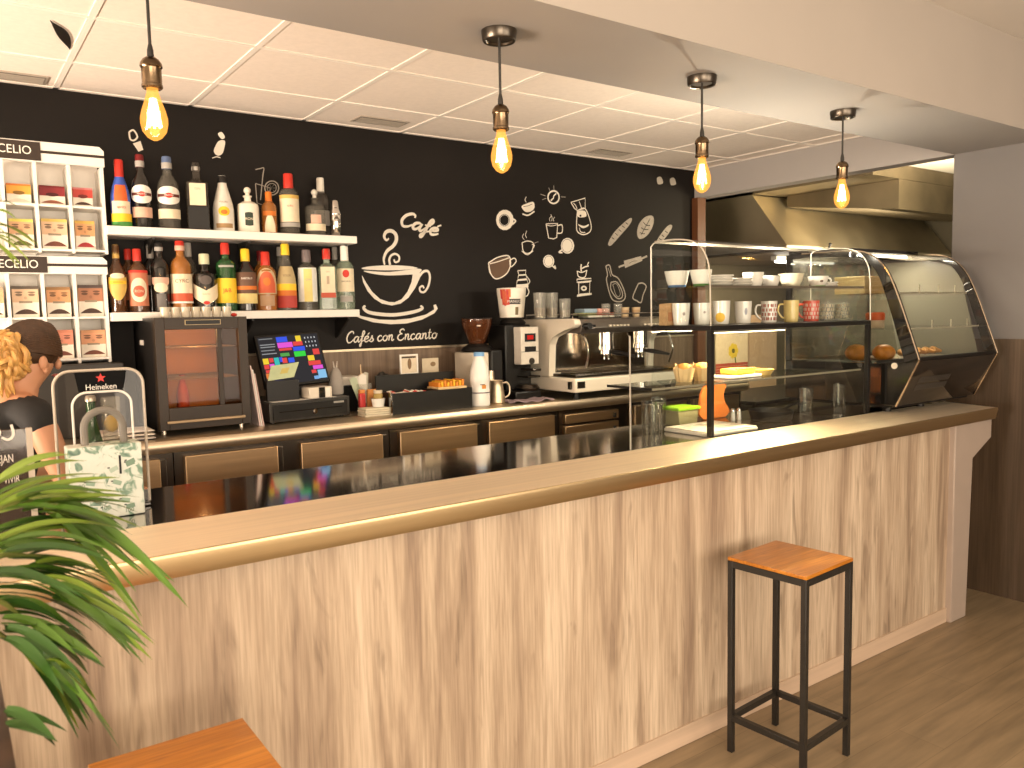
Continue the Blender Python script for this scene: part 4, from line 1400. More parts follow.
build('body', m, cm((.34, .24, .07), .4), t)
m = MB(); m.lathe([(.001, .066), (.0235, .0665), (.0235, .082), (.001, .083)], (x, 3.90, zz + .0065), 20)
build('lid', m, cm((.62, .52, .38), .4), t)

# black organiser with sugar packets
ox0, ox1 = 1.955, 2.455
t = thing('black_organiser', 'long black tiered bar organiser holding sugar sachets', 'organiser', ((ox0 + ox1) / 2, 3.95, ZT))
m = MB()
m.box(ox0, ox1, 3.835, 3.845, ZT, ZT + .115); m.box(ox0, ox1, 4.03, 4.045, ZT, ZT + .20)
m.box(ox0, ox0 + .008, 3.845, 4.03, ZT, ZT + .115); m.box(ox1 - .008, ox1, 3.845, 4.03, ZT, ZT + .115); m.box(2.24, 2.248, 3.845, 4.03, ZT, ZT + .115)
m.box(ox0 + .008, ox1 - .008, 3.845, 4.03, ZT, ZT + .01)
m.box(ox0 + .10, ox1 - .02, 4.046, 4.16, ZT, ZT + .19)
build('tray', m, MT['black'], t)
m = MB(); m.box(ox0 - .012, ox0 - .001, 3.84, 3.86, ZT, ZT + .12)
build('steel_corner', m, MT['chrome'], t)
random.seed(11)
base = None
for i in range(26):
    x, y = random.uniform(ox0 + .03, 2.215), random.uniform(3.875, 4.0)
    z = ZT + .085 + .004 * (i // 3) * .6 + random.uniform(0, .006)
    if base is None:
        base = thing('sugar_sachet', 'white and red paper sugar sachet in the heap in the black organiser', 'sachet', (x, y, z), 0, 'sugar sachets in the black organiser')
        m = MB(); m.box(-.026, .026, -.017, .017, -.003, .003, .002); m.bm.transform(base.matrix_basis)
        b = build('packet', m, cm((.74, .68, .58), .5), base)
        m = MB(); m.box(-.010, .010, -.0172, .0172, -.0032, .0032); m.bm.transform(base.matrix_basis)
        build('red_band', m, cm(C_RED, .5), b)
        s = base
    else:
        s = copy_tree(base)
    s.matrix_basis = Matrix.Translation((x, y, z)) @ Matrix.Rotation(random.uniform(0, PI), 4, 'Z') @ Matrix.Rotation(random.uniform(-.35, .35), 4, 'X') @ Matrix.Rotation(random.uniform(-.35, .35), 4, 'Y')
m = MB(); m.box(ox0 + .01, 2.238, 3.847, 4.028, ZT + .0102, ZT + .082)
o = build('sachet_filling', m, cm((.60, .52, .44), .6)); tag(o, 'lower sugar sachets filling the black organiser under the top ones', 'sachets', kind='stuff')
# bar tools: black bag thing behind the left of organiser
x = at(383, 376, Y=4.24).x
t = thing('black_cup_caddy', 'black caddy with dark clips left of the framed photo', 'caddy', (x, 4.24, ZT))
m = MB(); m.lathe([(.001, 0), (.036, 0), (.040, .01), (.046, .17), (.042, .17), (.03, .02), (.001, .015)], (x, 4.24, ZT), 18)
build('cup', m, MT['black'], t)
for i in range(5):
    m = MB(); a = i * 1.25
    m.ball((x + .022 * math.cos(a), 4.24 + .022 * math.sin(a), ZT + .178 + .012 * (i % 2)), (.018, .016, .016), 10, 8)
    build('clip', m, MT['dark_grey'], t)
# framed pictures standing on the organiser back
zo = ZT + .1905
x = at(409, 366, Y=4.12).x
t = thing('photo_frame', 'small white framed picture standing on the black organiser', 'picture frame', (x, 4.12, zo))
w_, h_ = .058, .115
m = MB()
for a in ((-w_, -w_ + .009, 0, h_), (w_ - .009, w_, 0, h_), (-w_ + .009, w_ - .009, 0, .009), (-w_ + .009, w_ - .009, h_ - .009, h_)):
    m.box(x + a[0], x + a[1], 4.115, 4.127, zo + a[2], zo + a[3], .001)
build('frame', m, MT['white_lam'], t)
m = MB(); m.use(cm((.66, .56, .42), .5)).box(x - w_ + .009, x + w_ - .009, 4.121, 4.126, zo + .009, zo + h_ - .009)
m.use(cm((.2, .12, .06), .5)).poly([(x + .013 * math.cos(k * PI / 8) + .004, 4.1205, zo + .06 + .032 * math.sin(k * PI / 8)) for k in range(16)])
m.use(cm((.06, .04, .03), .5)).quad((x - w_ + .012, 4.1204, zo + h_ - .022), (x + w_ - .012, 4.1204, zo + h_ - .022), (x + w_ - .012, 4.1204, zo + h_ - .012), (x - w_ + .012, 4.1204, zo + h_ - .012))
build('picture', m, None, t)
x = at(431, 367, Y=4.14).x
t = thing('picture_card', 'low cream card with a small drawing behind the photo frame', 'card', (x, 4.14, zo))
m = MB(); m.box(x - .06, x + .05, 4.137, 4.14, zo, zo + .085)
b = build('card', m, cm((.55, .46, .33), .6), t)
m = MB(); m.poly([(x + .012 + .018 * math.cos(k * PI / 7), 4.1362, zo + .05 + .014 * math.sin(k * PI / 7)) for k in range(14)])
build('drawing', m, cm((.22, .14, .07), .6), b)
x = at(446, 372, Y=4.013).x
m = MB(); m.lathe([(.001, 0), (.014, 0), (.014, .09), (.010, .10), (.001, .10)], (x, 4.0135, ZT + .0102), 14)
m.bm.transform(Matrix.Translation((0, 0, 0)))
o = build('cream_tube', m, cm((.55, .40, .26), .4)); tag(o, 'slim beige tube standing in the black organiser at its right', 'tube')
m = MB(); m.lathe([(.001, .10), (.0145, .1005), (.0145, .125), (.001, .126)], (x, 4.0135, ZT + .0102), 14)
build('cap', m, cm((.5, .45, .4), .4), o)
# yellow packets
x = at(461, 385, Y=3.92).x
t = thing('sachet_box', 'yellow and orange box of sachets in the right bay of the organiser', 'box', (x - .03, 3.95, ZT + .0102))
m = MB(); m.box(2.255, ox1 - .012, 3.87, 3.995, ZT + .0105, ZT + .125, .002)
b = build('carton', m, cm((.66, .48, .25), .6), t)
for i in range(9):
    m = MB(); xx = 2.262 + i * .0195
    m.box(xx, xx + .014, 3.88, 3.99, ZT + .1255, ZT + .150 + .006 * (i % 3), .002)
    build('sachet', m, cm((.78, .42, .03) if i % 2 else (.70, .24, .03), .5), t)
x = at(459, 378, Y=4.29).x - .02
m = MB(); m.lathe([(.001, 0), (.016, 0), (.018, .01), (.018, .15), (.010, .18), (.010, .205), (.001, .205)], (x + .02, 4.29, ZT), 14)
o = build('blue_bottle', m, glassy('blue_bottle_glass', (.03, .07, .14), .8)); tag(o, 'small dark blue bottle standing behind the yellow sachet box', 'bottle')

# brown-hopper coffee grinder
gx = at(478, 380, Y=4.13).x
t = thing('coffee_grinder', 'coffee grinder with brown tinted bean hopper behind the milk bottle', 'grinder', (gx, 4.13, ZT))
m = MB(); m.box(gx - .095, gx + .02, 4.03, 4.25, ZT, ZT + .30, .012)
build('body', m, MT['cream'], t)
m = MB(); m.box(gx + .0205, gx + .105, 4.01, 4.25, ZT, ZT + .31, .01); m.lathe([(.095, .302), (.10, .31), (.085, .33), (.06, .345), (.05, .35)], (gx, 4.13, ZT), 26)
build('front_housing', m, MT['black'], t)
m = MB(); m.lathe([(.042, .345), (.05, .36), (.072, .41), (.088, .455), (.094, .49), (.094, .50), (.09, .50), (.085, .46), (.068, .41), (.045, .362)], (gx, 4.13, ZT), 28)
h_ = build('bean_hopper', m, glassy('brown_hopper_plastic', (.10, .032, .012), .75), t)
m = MB(); m.lathe([(.001, .352), (.040, .357), (.066, .41), (.078, .44), (.001, .452)], (gx, 4.13, ZT), 20)
build('coffee_beans', m, mat('coffee_beans', (.05, .02, .008), .4, var=.5, scale=(120, 120, 120), bump=.6), h_)
m = MB(); m.lathe([(.001, .508), (.094, .505), (.096, .501), (.0, .500)], (gx, 4.13, ZT), 28)
build('lid', m, MT['black'], h_)
m = MB(); m.box(gx - .06, gx - .035, 4.035, 4.037, ZT + .456, ZT + .464)
build('badge', m, cm((.7, .6, .5), .4), t)

# milk bottle
p = at(480, 400, Y=3.88)
t = thing('milk_bottle', 'white plastic milk bottle with blue cap on the back worktop', 'bottle', (p.x, 3.88, ZT))
hm = at(480, 352, Y=3.88).z - ZT
rm = 20 * depth_of(p) / FPX / 2
m = MB(); m.lathe([(.001, .001), (rm * .92, 0), (rm, .006), (rm, hm * .30), (rm * .97, hm * .32), (rm * .97, hm * .42), (rm, hm * .44), (rm, hm * .55), (rm * .9, hm * .68), (rm * .62, hm * .84), (rm * .5, hm * .90), (rm * .5, hm * .93)], (p.x, 3.88, ZT), 28)
build('bottle_body', m, mat('white_milk_plastic', (.80, .77, .72), .3, var=.02), t)
m = MB(); m.lathe([(.001, hm * .925), (rm * .54, hm * .925), (rm * .54, hm * .99), (rm * .48, hm), (.001, hm)], (p.x, 3.88, ZT), 24)
build('cap', m, cm((.20, .40, .68), .4), t)
a0 = math.atan2(-3.88, -p.x)
m = MB()
m.use(cm((.10, .08, .10), .5)).patch((p.x, 3.88, ZT), rm + .0012, a0, 1.5, hm * .245, hm * .265, 16)
m.use(cm((.60, .24, .05), .5)).patch((p.x, 3.88, ZT), rm * .99 + .0012, a0 + .45, .22, hm * .33, hm * .40, 6)
m.use(cm((.10, .06, .05), .5)).patch((p.x, 3.88, ZT), rm * .99 + .0014, a0 + .30, .25, hm * .40, hm * .415, 6)
build('printed_label', m, None, t)
# steel milk jug
p = at(497, 395, Y=3.93)
t = thing('milk_jug', 'stainless steel milk frothing jug beside the milk bottle', 'jug', (p.x, 3.93, ZT))
x = p.x
m = MB(); m.lathe([(.001, .002), (.045, 0), (.049, .006), (.044, .06), (.038, .10), (.037, .125), (.041, .135), (.039, .135), (.035, .124), (.036, .10), (.042, .06), (.045, .01), (.001, .008)], (x, 3.93, ZT), 30)
build('body', m, MT['steel'], t)
m = MB(); m.tube(smooth_path([(x + .038, 3.93, ZT + .115), (x + .07, 3.925, ZT + .118), (x + .085, 3.92, ZT + .09), (x + .08, 3.92, ZT + .045), (x + .047, 3.93, ZT + .025)], 6), .0055, 8)
build('handle', m, MT['steel'], t)
m = MB(); m.lathe([(.001, 0), (.02, 0), (.022, .004), (.022, .05), (.001, .052)], (x - .005, 4.0 + .01, ZT + .0), 18)
m.bm.transform(Matrix.Translation((0, 0, 0)))
xx = x - .005
m = MB(); m.lathe([(.001, .001), (.024, 0), (.025, .004), (.025, .178), (.022, .19), (.001, .19)], (xx, 3.99, ZT), 20)
o = build('steel_shaker', m, MT['steel']); tag(o, 'tall steel powder shaker behind the milk jug', 'shaker')

# second grinder: black body, white hopper
gx = at(519, 380, Y=4.05).x
t = thing('coffee_grinder', 'tall black coffee grinder with white printed bean hopper', 'grinder', (gx, 4.05, ZT))
m = MB(); m.box(gx - .115, gx + .085, 3.93, 4.22, ZT, ZT + .055, .01); m.box(gx - .115, gx + .085, 4.03, 4.22, ZT + .055, ZT + .46, .012)
m.lathe([(.075, .455), (.085, .47), (.06, .50), (.05, .505)], (gx - .005, 4.10, ZT), 24)
build('body', m, MT['black'], t)
m = MB(); m.box(gx - .048, gx + .088, 3.955, 4.035, ZT + .215, ZT + .445, .006)
fp = build('front_panel', m, cm((.66, .60, .52), .3), t)
m = MB()
m.use(MT['black']).box(gx - .02, gx + .062, 3.9525, 3.955, ZT + .355, ZT + .405).box(gx - .02, gx + .062, 3.951, 3.955, ZT + .295, ZT + .325)
m.use(emis('red_led_display', (.75, .03, .02), .8)).box(gx - .002, gx + .044, 3.9518, 3.9524, ZT + .368, ZT + .394)
m.use(MT['black']).box(gx - .0475, gx + .0875, 3.9542, 3.955, ZT + .292, ZT + .295)
build('display', m, None, fp)
m = MB(); m.cyl((gx + .03, 3.95, ZT + .235), (gx + .03, 4.03, ZT + .235), .02, seg=16); m.box(gx - .0, gx + .06, 3.90, 4.03, ZT + .175, ZT + .190, .003); m.tube([(gx - .02, 4.03, ZT + .14), (gx - .02, 3.93, ZT + .14), (gx + .07, 3.93, ZT + .14), (gx + .07, 4.03, ZT + .14)], .006, 8)
build('portafilter_fork', m, MT['gunmetal'], t)
m = MB(); m.lathe([(.001, .055), (.07, .056), (.075, .07), (.06, .09), (.001, .09)], (gx + .02, 3.99, ZT), 20)
build('dosing_tray', m, MT['gunmetal'], t)
hz = ZT + .50
hb, ht = .075, .092
m = MB()
m.lathe([(.05, 0), (hb, .005), (hb * 1.02, .03), (ht, .175), (ht, .185), (ht - .004, .186), (.001, .186)], (gx - .01, 4.10, hz), 32)
hp = build('bean_hopper', m, cm((.76, .70, .60), .35), t)
m = MB()
a0 = math.atan2(-4.1, -gx)
fr2 = lambda z: hb * 1.02 + (ht - hb * 1.02) * (z - .03) / .145 + .001
random.seed(5)
for i in range(9):
    m.use(cm(((.55, .06, .04), (.62, .16, .05), (.45, .04, .04))[i % 3], .5)).patch((gx - .01, 4.10, hz), fr2, a0 - .75 + .16 * (i % 5) + random.uniform(-.05, .05), random.uniform(.06, .12), .165 - .02 * (i % 4) - random.uniform(.02, .05), .178 - .012 * (i // 5), 4, 3)
m.use(cm((.06, .05, .045), .5)).patch((gx - .01, 4.10, hz), lambda z: fr2(z) + .0006, a0 + .28, .42, .085, .118, 8, 2)
m.use(cm((.16, .12, .06), .5)).patch((gx - .01, 4.10, hz), fr2, a0 + .42, .13, .02, .068, 6, 2)
m.use(cm((.7, .65, .58), .5)).textcyl('MANUCA', .024, (gx - .01, 4.10, hz), ht - .001, a0 + .28, .102)
build('printed_label', m, None, hp)
# mauve cloth
t0 = at(540, 404, Z=ZT + .004)
m = MB(); n = 14
vs = {}
for i in range(n + 1):
    for j in range(7):
        x = t0.x - .09 + .30 * i / n; y = 3.80 + .12 * j / 6
        z = ZT + .006 + .006 * math.sin(i * 1.3 + j) * math.cos(j * 1.9) + .004 * math.sin(i * .7)
        vs[i, j] = m.v((x + .01 * math.sin(j * 2), y + .008 * math.sin(i * 1.1), max(z, ZT + .001)))
for i in range(n):
    for j in range(6):
        m.f([vs[i, j], vs[i + 1, j], vs[i + 1, j + 1], vs[i, j + 1]])
o = build('mauve_cloth', m, cm((.30, .22, .24), .9), thick=(0, 0, .006)); tag(o, 'crumpled mauve cleaning cloth on the worktop before the espresso machine', 'cloth')

# ------------------------------------------------------------------ espresso machine
ex0, ex1, ey0, ey1 = 3.105, 4.02, 3.70, 4.22
t = thing('espresso_machine', 'cream two-group espresso machine on the back counter', 'espresso machine', ((ex0 + ex1) / 2, 4.0, ZT))
zz = ZT
m = MB()
for sx in (ex0 + .06, ex1 - .06):
    for sy in (ey0 + .06, ey1 - .05):
        m.cyl((sx, sy, zz), (sx, sy, zz + .045), .02, seg=12)
build('feet', m, MT['black'], t)
m = MB(); m.box(ex0, ex1, ey0, ey1, zz + .042, zz + .130, .014)
build('base', m, MT['cream'], t)
m = MB(); m.box(ex0 + .03, ex1 - .03, ey0 + .03, ey0 + .26, zz + .1305, zz + .150, .004)
dt = build('drip_tray', m, MT['gunmetal'], t)
m = MB()
for i in range(30):
    x = ex0 + .05 + i * (ex1 - ex0 - .1) / 29
    m.box(x - .004, x + .004, ey0 + .04, ey0 + .25, zz + .1502, zz + .155)
build('grate', m, MT['chrome'], dt)
m = MB(); m.box(ex0 - .018, ex0 - .0005, ey0 + .03, ey0 + .05, zz + .065, zz + .11); m.box(ex0 + .015, ex0 + .075, ey0 - .003, ey0 - .0003, zz + .07, zz + .11)
build('badge', m, MT['gunmetal'], t)
# sides with swept front
side = [(ey1, zz + .1302), (ey0 + .25, zz + .1302), (ey0 + .25, zz + .33), (ey0 + .22, zz + .38), (ey0 + .10, zz + .42), (ey0 + .02, zz + .435), (ey0 - .005, zz + .455), (ey0 + .005, zz + .485), (ey0 + .03, zz + .49), (ey1, zz + .49)]
for a in (ex0, ex1 - .05):
    m = MB(); m.prism(side, a, a + .05, 'x', .006)
    build('side_panel', m, MT['cream'], t)
m = MB(); m.box(ex0 + .05, ex1 - .05, ey0 + .27, ey1 - .02, zz + .13, zz + .48, .004)
build('back_splash', m, mat('polished_splash', (.55, .47, .38), .15, 1.0, var=.06, scale=(3, 3, 3)), t)
m = MB(); m.prism([(ey0 + .01, zz + .40), (ey0 - .005, zz + .43), (ey0 + .02, zz + .487), (ey0 + .27, zz + .487), (ey0 + .27, zz + .40)], ex0 + .052, ex1 - .052, 'x', .006)
hd = build('control_head', m, mat('dark_steel_head', (.16, .14, .12), .3, .8, var=.08), t)
for gx_ in (ex0 + .36, ex0 + .66):
    m = MB()
    for k in range(6):
        m.box(gx_ - .085 + k * .03, gx_ - .068 + k * .03, ey0 - .008, ey0 + .004, zz + .438, zz + .448, .001)
    build('buttons', m, cm((.62, .54, .42), .4), hd)
for gx_ in (ex0 + .09, ex1 - .10):
    m = MB(); m.cyl((gx_, ey0 + .01, zz + .44), (gx_, ey0 - .035, zz + .445), .024, .020, seg=18); m.box(gx_ - .05, gx_ + .05, ey0 - .033, ey0 - .018, zz + .438, zz + .452, .004)
    build('steam_knob', m, MT['black'], hd)
    m = MB(); m.tube(smooth_path([(gx_, ey0 + .04, zz + .40), (gx_ - .005, ey0 + .0, zz + .36), (gx_, ey0 - .02, zz + .28), (gx_ + .01, ey0 + .02, zz + .19)], 6), .006, 8)
    build('steam_wand', m, MT['chrome'], t)
for gx_ in (ex0 + .36, ex0 + .66):
    m = MB(); m.lathe([(.02, .40), (.046, .40), (.046, .318), (.050, .315), (.050, .29), (.036, .285), (.036, .262), (.001, .26)][::-1], (gx_, ey0 + .12, zz), 26)
    g = build('brew_group', m, MT['chrome'], t)
    m = MB(); m.tube(smooth_path([(gx_ + .0, ey0 + .08, zz + .272), (gx_ + .02, ey0 + .02, zz + .268), (gx_ + .05, ey0 - .09, zz + .25)], 5), lambda q: .009 + .006 * math.sin(PI * min(1, q * 1.1)), 10)
    build('portafilter_handle', m, MT['black'], g)
    m = MB()
    for s in (-1, 1):
        m.tube([(gx_, ey0 + .12, zz + .26), (gx_ + s * .018, ey0 + .12, zz + .25), (gx_ + s * .018, ey0 + .12, zz + .228)], .0055, 8)
    build('spout', m, MT['chrome'], g)
m = MB(); m.tube(smooth_path([(ex0 + .50, ey0 + .08, zz + .40), (ex0 + .50, ey0 + .05, zz + .35), (ex0 + .505, ey0 + .05, zz + .27)], 5), .005, 8)
build('water_spout', m, MT['chrome'], t)
zt = zz + .4905
m = MB()
for y in (ey0 + .04, ey1 - .01):
    m = MB(); m.tube([(ex0 + .02, y, zt), (ex0 + .02, y, zt + .025), (ex1 - .02, y, zt + .025), (ex1 - .02, y, zt)], .004, 8)
    build('cup_rail', m, MT['chrome'], t)
zt += .0005
# on the machine
TG = None


def tumbler(x, y, z, h, r, label, group, fill=None, name='drinking_glass', mt=None):
    t = thing(name, label, 'glass', (x, y, z), 0, group)
    m = MB(); m.lathe([(.001, 0), (r * .86, 0), (r * .9, .004), (r, h), (r - .002, h), (r * .82, .010), (r * .01, .009)], (x, y, z), 24)
    build('tumbler', m, mt or MT['drink_glass'], t)
    if fill:
        m = MB(); m.lathe([(.001, .0095), (r * .81, .0105), (r * .86, h * fill), (.001, h * fill)], (x, y, z), 20)
        build('inner_glass', m, glassy('stacked_glass_base', (.20, .13, .06), .7) if 'stacked_glass_base' not in bpy.data.materials else bpy.data.materials['stacked_glass_base'], t)
    return t


gy = 3.90
for px_, h, r, lab, y in ((540, .160, .040, 'tall glass tumbler, leftmost on the espresso machine', 3.90), (552, .160, .040, 'tall glass tumbler, second from left on the espresso machine', 3.92), (565, .122, .038, 'shorter glass tumbler right of the tall pair on the espresso machine', 3.88)):
    tumbler(at(px_, 318, Y=y).x, y, zt, h, r, lab, 'glasses on the espresso machine', .42)
# folded coloured cloths
x = at(592, 318, Y=3.92).x
t = thing('folded_cloths', 'pile of folded blue, green and red cloths on the espresso machine', 'cloths', (x, 3.92, zt))
for i, (c, dx, w_) in enumerate((((.62, .60, .50), .06, .23), ((.45, .50, .16), -.04, .12), ((.62, .16, .10), .10, .14), ((.30, .40, .48), -.03, .11), ((.66, .34, .28), .08, .10))):
    m = MB(); z = zt + .001 + (0, .016, .016, .031, .031)[i]
    m.box(x + dx - w_ / 2 - .02, x + dx + w_ / 2 - .02, 3.87, 3.97, z, z + .0145 + (.012 if i > 2 else 0), .006)
    build('cloth', m, cm(c, .9), t)
for px_, lab in ((606, 'small clear coffee glass lying beside the folded cloths on the machine'), (618, 'small clear coffee glass right of the cloths on the machine')):
    tumbler(at(px_, 318, Y=3.86).x, 3.86, zt, .088, .030, lab, 'glasses on the espresso machine')
for i, px_ in enumerate((625, 636)):
    x = at(px_, 318, Y=3.84).x
    t = thing('paper_cup', ('beige espresso cup on the machine, left of a pair', 'beige espresso cup on the machine, nearest the glass case')[i], 'cup', (x, 3.84, zt), 0, 'beige cups on the espresso machine')
    m = MB(); m.lathe([(.001, .001), (.022, 0), (.028, .062), (.029, .064), (.0275, .064), (.0215, .006), (.001, .005)], (x, 3.84, zt), 22)
    build('cup', m, cm((.62, .46, .28), .5), t)
    m = MB(); m.lathe([(.0252, .02), (.0275, .045), (.0277, .046)], (x, 3.84, zt), 22)
    build('sleeve', m, cm((.50, .33, .18), .6), t)
# ------------------------------------------------------------------ on the bar counter, left end
ZW = 1.1185
# clear acrylic beer stand with a bottle in its arch
Ya = 2.60
tl, tr_, bl, br = at(48, 374, Y=Ya), at(139, 374, Y=Ya), at(60, 510, Y=Ya), at(143, 500, Y=Ya)
acx, aw = (tl.x + tr_.x) / 2 + .010, (tr_.x - tl.x) / 2
atop = tl.z + .004
t = thing('beer_stand', 'clear acrylic beer stand with an arched opening and black header', 'display stand', (acx, Ya, ZW))


def arch(cx, hw, z0, z1, r, n=8):
    pts = [(cx - hw, z0)]
    for k in range(n + 1):
        a = PI - (PI / 2) * k / n
        pts.append((cx - hw + r + r * math.cos(a), z1 - r + r * math.sin(a)))
    for k in range(n + 1):
        a = PI / 2 - (PI / 2) * k / n
        pts.append((cx + hw - r + r * math.cos(a), z1 - r + r * math.sin(a)))
    pts.append((cx + hw, z0))
    return pts


m = MB(); m.prism(arch(acx, aw, ZW + .012, atop, .045), Ya, Ya + .008, 'y')
build('front_sheet', m, MT['acrylic'], t)
ew = mat('acrylic_bright_edge', (.50, .43, .35), .25, var=.05, coat=.4)
m = MB(); m.tube([(a, Ya + .004, b) for a, b in arch(acx, aw, ZW + .012, atop, .045)], .0042, 8)
build('sheet_edge', m, ew, t)
iw = aw * .66
itop = at(95, 392, Y=Ya).z
m = MB(); m.tube([(a + .004, Ya - .002, b) for a, b in arch(acx, iw, ZW + .012, itop, .04)], .0034, 8)
build('arch_outline', m, cm((.80, .76, .70), .3), t)
m = MB(); m.prism([(acx - .055, itop + .002), (acx + .062, itop + .002), (acx + .074, atop - .004), (acx - .064, atop - .004)], Ya - .0022, Ya - .0006, 'y')
h_ = build('header_panel', m, cm((.004, .004, .004), .7, spec=.1), t)
m = MB(); m.text('Heineken', .0235, lambda X_, Y_: (acx + .004 + X_, Ya - .0032, itop + .014 + Y_), .92)
build('lettering', m, cm((.78, .74, .68), .4), h_, smooth=0)
m = MB()
st = []
for k in range(10):
    rr = .014 if k % 2 == 0 else .006
    st.append((acx + .004 + rr * math.sin(k * PI / 5), Ya - .0034, itop + .040 + rr * math.cos(k * PI / 5)))
m.poly(st)
build('red_star', m, cm((.62, .03, .02), .4), h_, smooth=0)
m = MB(); m.box(acx - aw, acx + aw, Ya - .02, Ya + .13, ZW + .0005, ZW + .0115, .003)
build('base', m, MT['black_gloss'], t)
# green beer bottle on the stand
bx_ = at(93, 440, Y=Ya + .05).x
t = thing('beer_bottle', 'green glass beer bottle behind the arch of the acrylic beer stand', 'bottle', (bx_, Ya + .05, ZW + .012))
gz = ZW + .0122
bs = (at(93, 395, Y=Ya + .05).z - gz) / .269
m = MB(); m.lathe([(a, b * bs) for a, b in [(.001, 0), (.029, .001), (.031, .008), (.031, .125), (.028, .15), (.018, .185), (.0135, .21), (.013, .255), (.001, .256)]], (bx_, Ya + .05, gz), 26)
build('glass_body', m, G_GREEN, t)
m = MB(); m.lathe([(a, b * bs) for a, b in [(.001, .256), (.0145, .254), (.0150, .262), (.012, .268), (.001, .269)]], (bx_, Ya + .05, gz), 20)
build('crown_cap', m, cm((.5, .45, .38), .3, .8), t)
m = MB(); m.patch((bx_, Ya + .05, gz), .0318, -PI / 2 - .4, .9, .05, .11, 10)
build('paper_label', m, cm((.10, .28, .08), .4), t)
# stemmed glass with lemon
lx_ = at(109, 440, Y=Ya + .04).x
t = thing('lemon_glass', 'glass with a yellow lemon piece beside the green beer bottle', 'glass', (lx_ + .012, Ya + .055, ZW + .012))
lx_ += .012
c = (lx_, Ya + .055, ZW + .0122)
ls_ = (at(109, 397, Y=Ya + .055).z - c[2]) / .17
m = MB(); m.lathe([(a, b * ls_) for a, b in [(.001, .003), (.022, .0), (.024, .004), (.027, .17), (.026, .17), (.0225, .010), (.001, .008)]], c, 24)
build('tumbler', m, MT['drink_glass'], t)
m = MB(); m.ball((c[0], c[1], at(108, 424, Y=c[1]).z), (.021, .021, .026), 16, 10)
build('lemon', m, cm((.78, .50, .03), .4), t)
m = MB(); m.lathe([(.001, .0105), (.0235, .011), (.025, .09), (.001, .09)], c, 18)
build('drink', m, glassy('pale_drink', (.55, .40, .22), .35), t)

# tip box printed with bank notes and padlock bow
Yb = 2.485
b0, b1 = at(69, 470, Y=Yb), at(143, 470, Y=Yb)
bz = at(105, 446, Y=Yb).z
hw, cxb = (b1.x - b0.x) / 2, (b1.x + b0.x) / 2
bz1 = bz + .002
t = thing('tip_box', 'padlock-shaped tip box covered in green bank note print', 'tip box', (cxb, Yb + .05, ZW))
m = MB(); m.box(cxb - hw, cxb + hw, Yb, Yb + .085, ZW + .0005, bz1, .004)
# note print: voronoi patches of greens on near white
mm, nt, out = _nodes('bank_note_print')
tc = N(nt, 'ShaderNodeTexCoord')
nz = N(nt, 'ShaderNodeTexNoise'); nz.inputs['Scale'].default_value = 22; nz.inputs['Detail'].default_value = 3; nz.inputs['Distortion'].default_value = 1.2
nt.links.new(tc.outputs['Object'], nz.inputs['Vector'])
cr = N(nt, 'ShaderNodeValToRGB')
e = cr.color_ramp.elements
e[0].position, e[0].color = .30, (.07, .14, .11, 1)
e[1].position, e[1].color = .60, (.72, .74, .66, 1)
k = e.new(.40); k.color = (.22, .34, .25, 1)
k = e.new(.47); k.color = (.66, .70, .62, 1)
nt.links.new(nz.outputs['Fac'], cr.inputs['Fac'])
b = N(nt, 'ShaderNodeBsdfPrincipled'); b.inputs['Roughness'].default_value = .4
nt.links.new(cr.outputs['Color'], b.inputs['Base Color'])
nt.links.new(b.outputs[0], out.inputs['Surface'])
body = build('box_body', m, mm, t)
# printed note outlines and tiny figures
random.seed(4)
m = MB()
gcols = ((.30, .42, .32), (.45, .55, .45), (.20, .30, .22))
for i in range(11):
    u, v = random.uniform(-.85, .75), random.uniform(.06, .88)
    cx_, cz_ = cxb + hw * u, ZW + (bz1 - ZW) * v
    a = random.uniform(-.6, .6)
    s = .021
    q = [Vector((cx_ + (dx * math.cos(a) - dz * math.sin(a)), Yb - .0007 - .00005 * i, cz_ + (dx * math.sin(a) + dz * math.cos(a)))) for dx, dz in ((-s, -s * .55), (s, -s * .55), (s, s * .55), (-s, s * .55))]
    q = [Vector((min(max(w_.x, cxb - hw + .005), cxb + hw - .005), w_.y, min(max(w_.z, ZW + .006), bz1 - .006))) for w_ in q]
    m.use(cm((.70, .73, .66), .5)).poly(q)
    ct_ = sum(q, Vector()) / 4
    m.use(cm(gcols[i % 3], .5)).poly([ct_ + (w_ - ct_) * .55 + Vector((.003, -.0003, .001)) for w_ in q])
    m.use(cm((.06, .07, .06), .5)).quad(*[ct_ + Vector((dx, -.0004, dz)) for dx, dz in ((-.013, .004), (-.007, .004), (-.007, .008), (-.013, .008))])
m.use(cm((.12, .2, .13), .5))
for u, v in ((-.1, .12), (.55, .05), (-.75, .45)):
    m.text('100', .017, lambda X_, Y_, u=u, v=v: (cxb + hw * u + X_, Yb - .0018, ZW + (bz1 - ZW) * v + .006 + Y_))
build('note_print', m, None, body, smooth=0)
m = MB(); m.box(cxb + hw * .34, cxb + hw * .40, Yb - .0025, Yb - .0008, bz1 - .085, bz1 - .032)
build('coin_slot', m, MT['black'], body)
m = MB()
hx0 = cxb - hw * .32
hr = .050
ah = [(hx0 + dx, Yb + .04, bz1 - .004 + dz) for dx, dz in [(-hr, 0), (-hr, .045)] + [(-hr * math.cos(k * PI / 12), .050 + hr * 1.0 * math.sin(k * PI / 12)) for k in range(13)] + [(hr, .045), (hr, 0)]]
m.tube([(p_[0] + .034, p_[1], p_[2]) for p_ in ah], .0105, 10)
build('padlock_bow', m, cm((.20, .18, .155), .5), t)

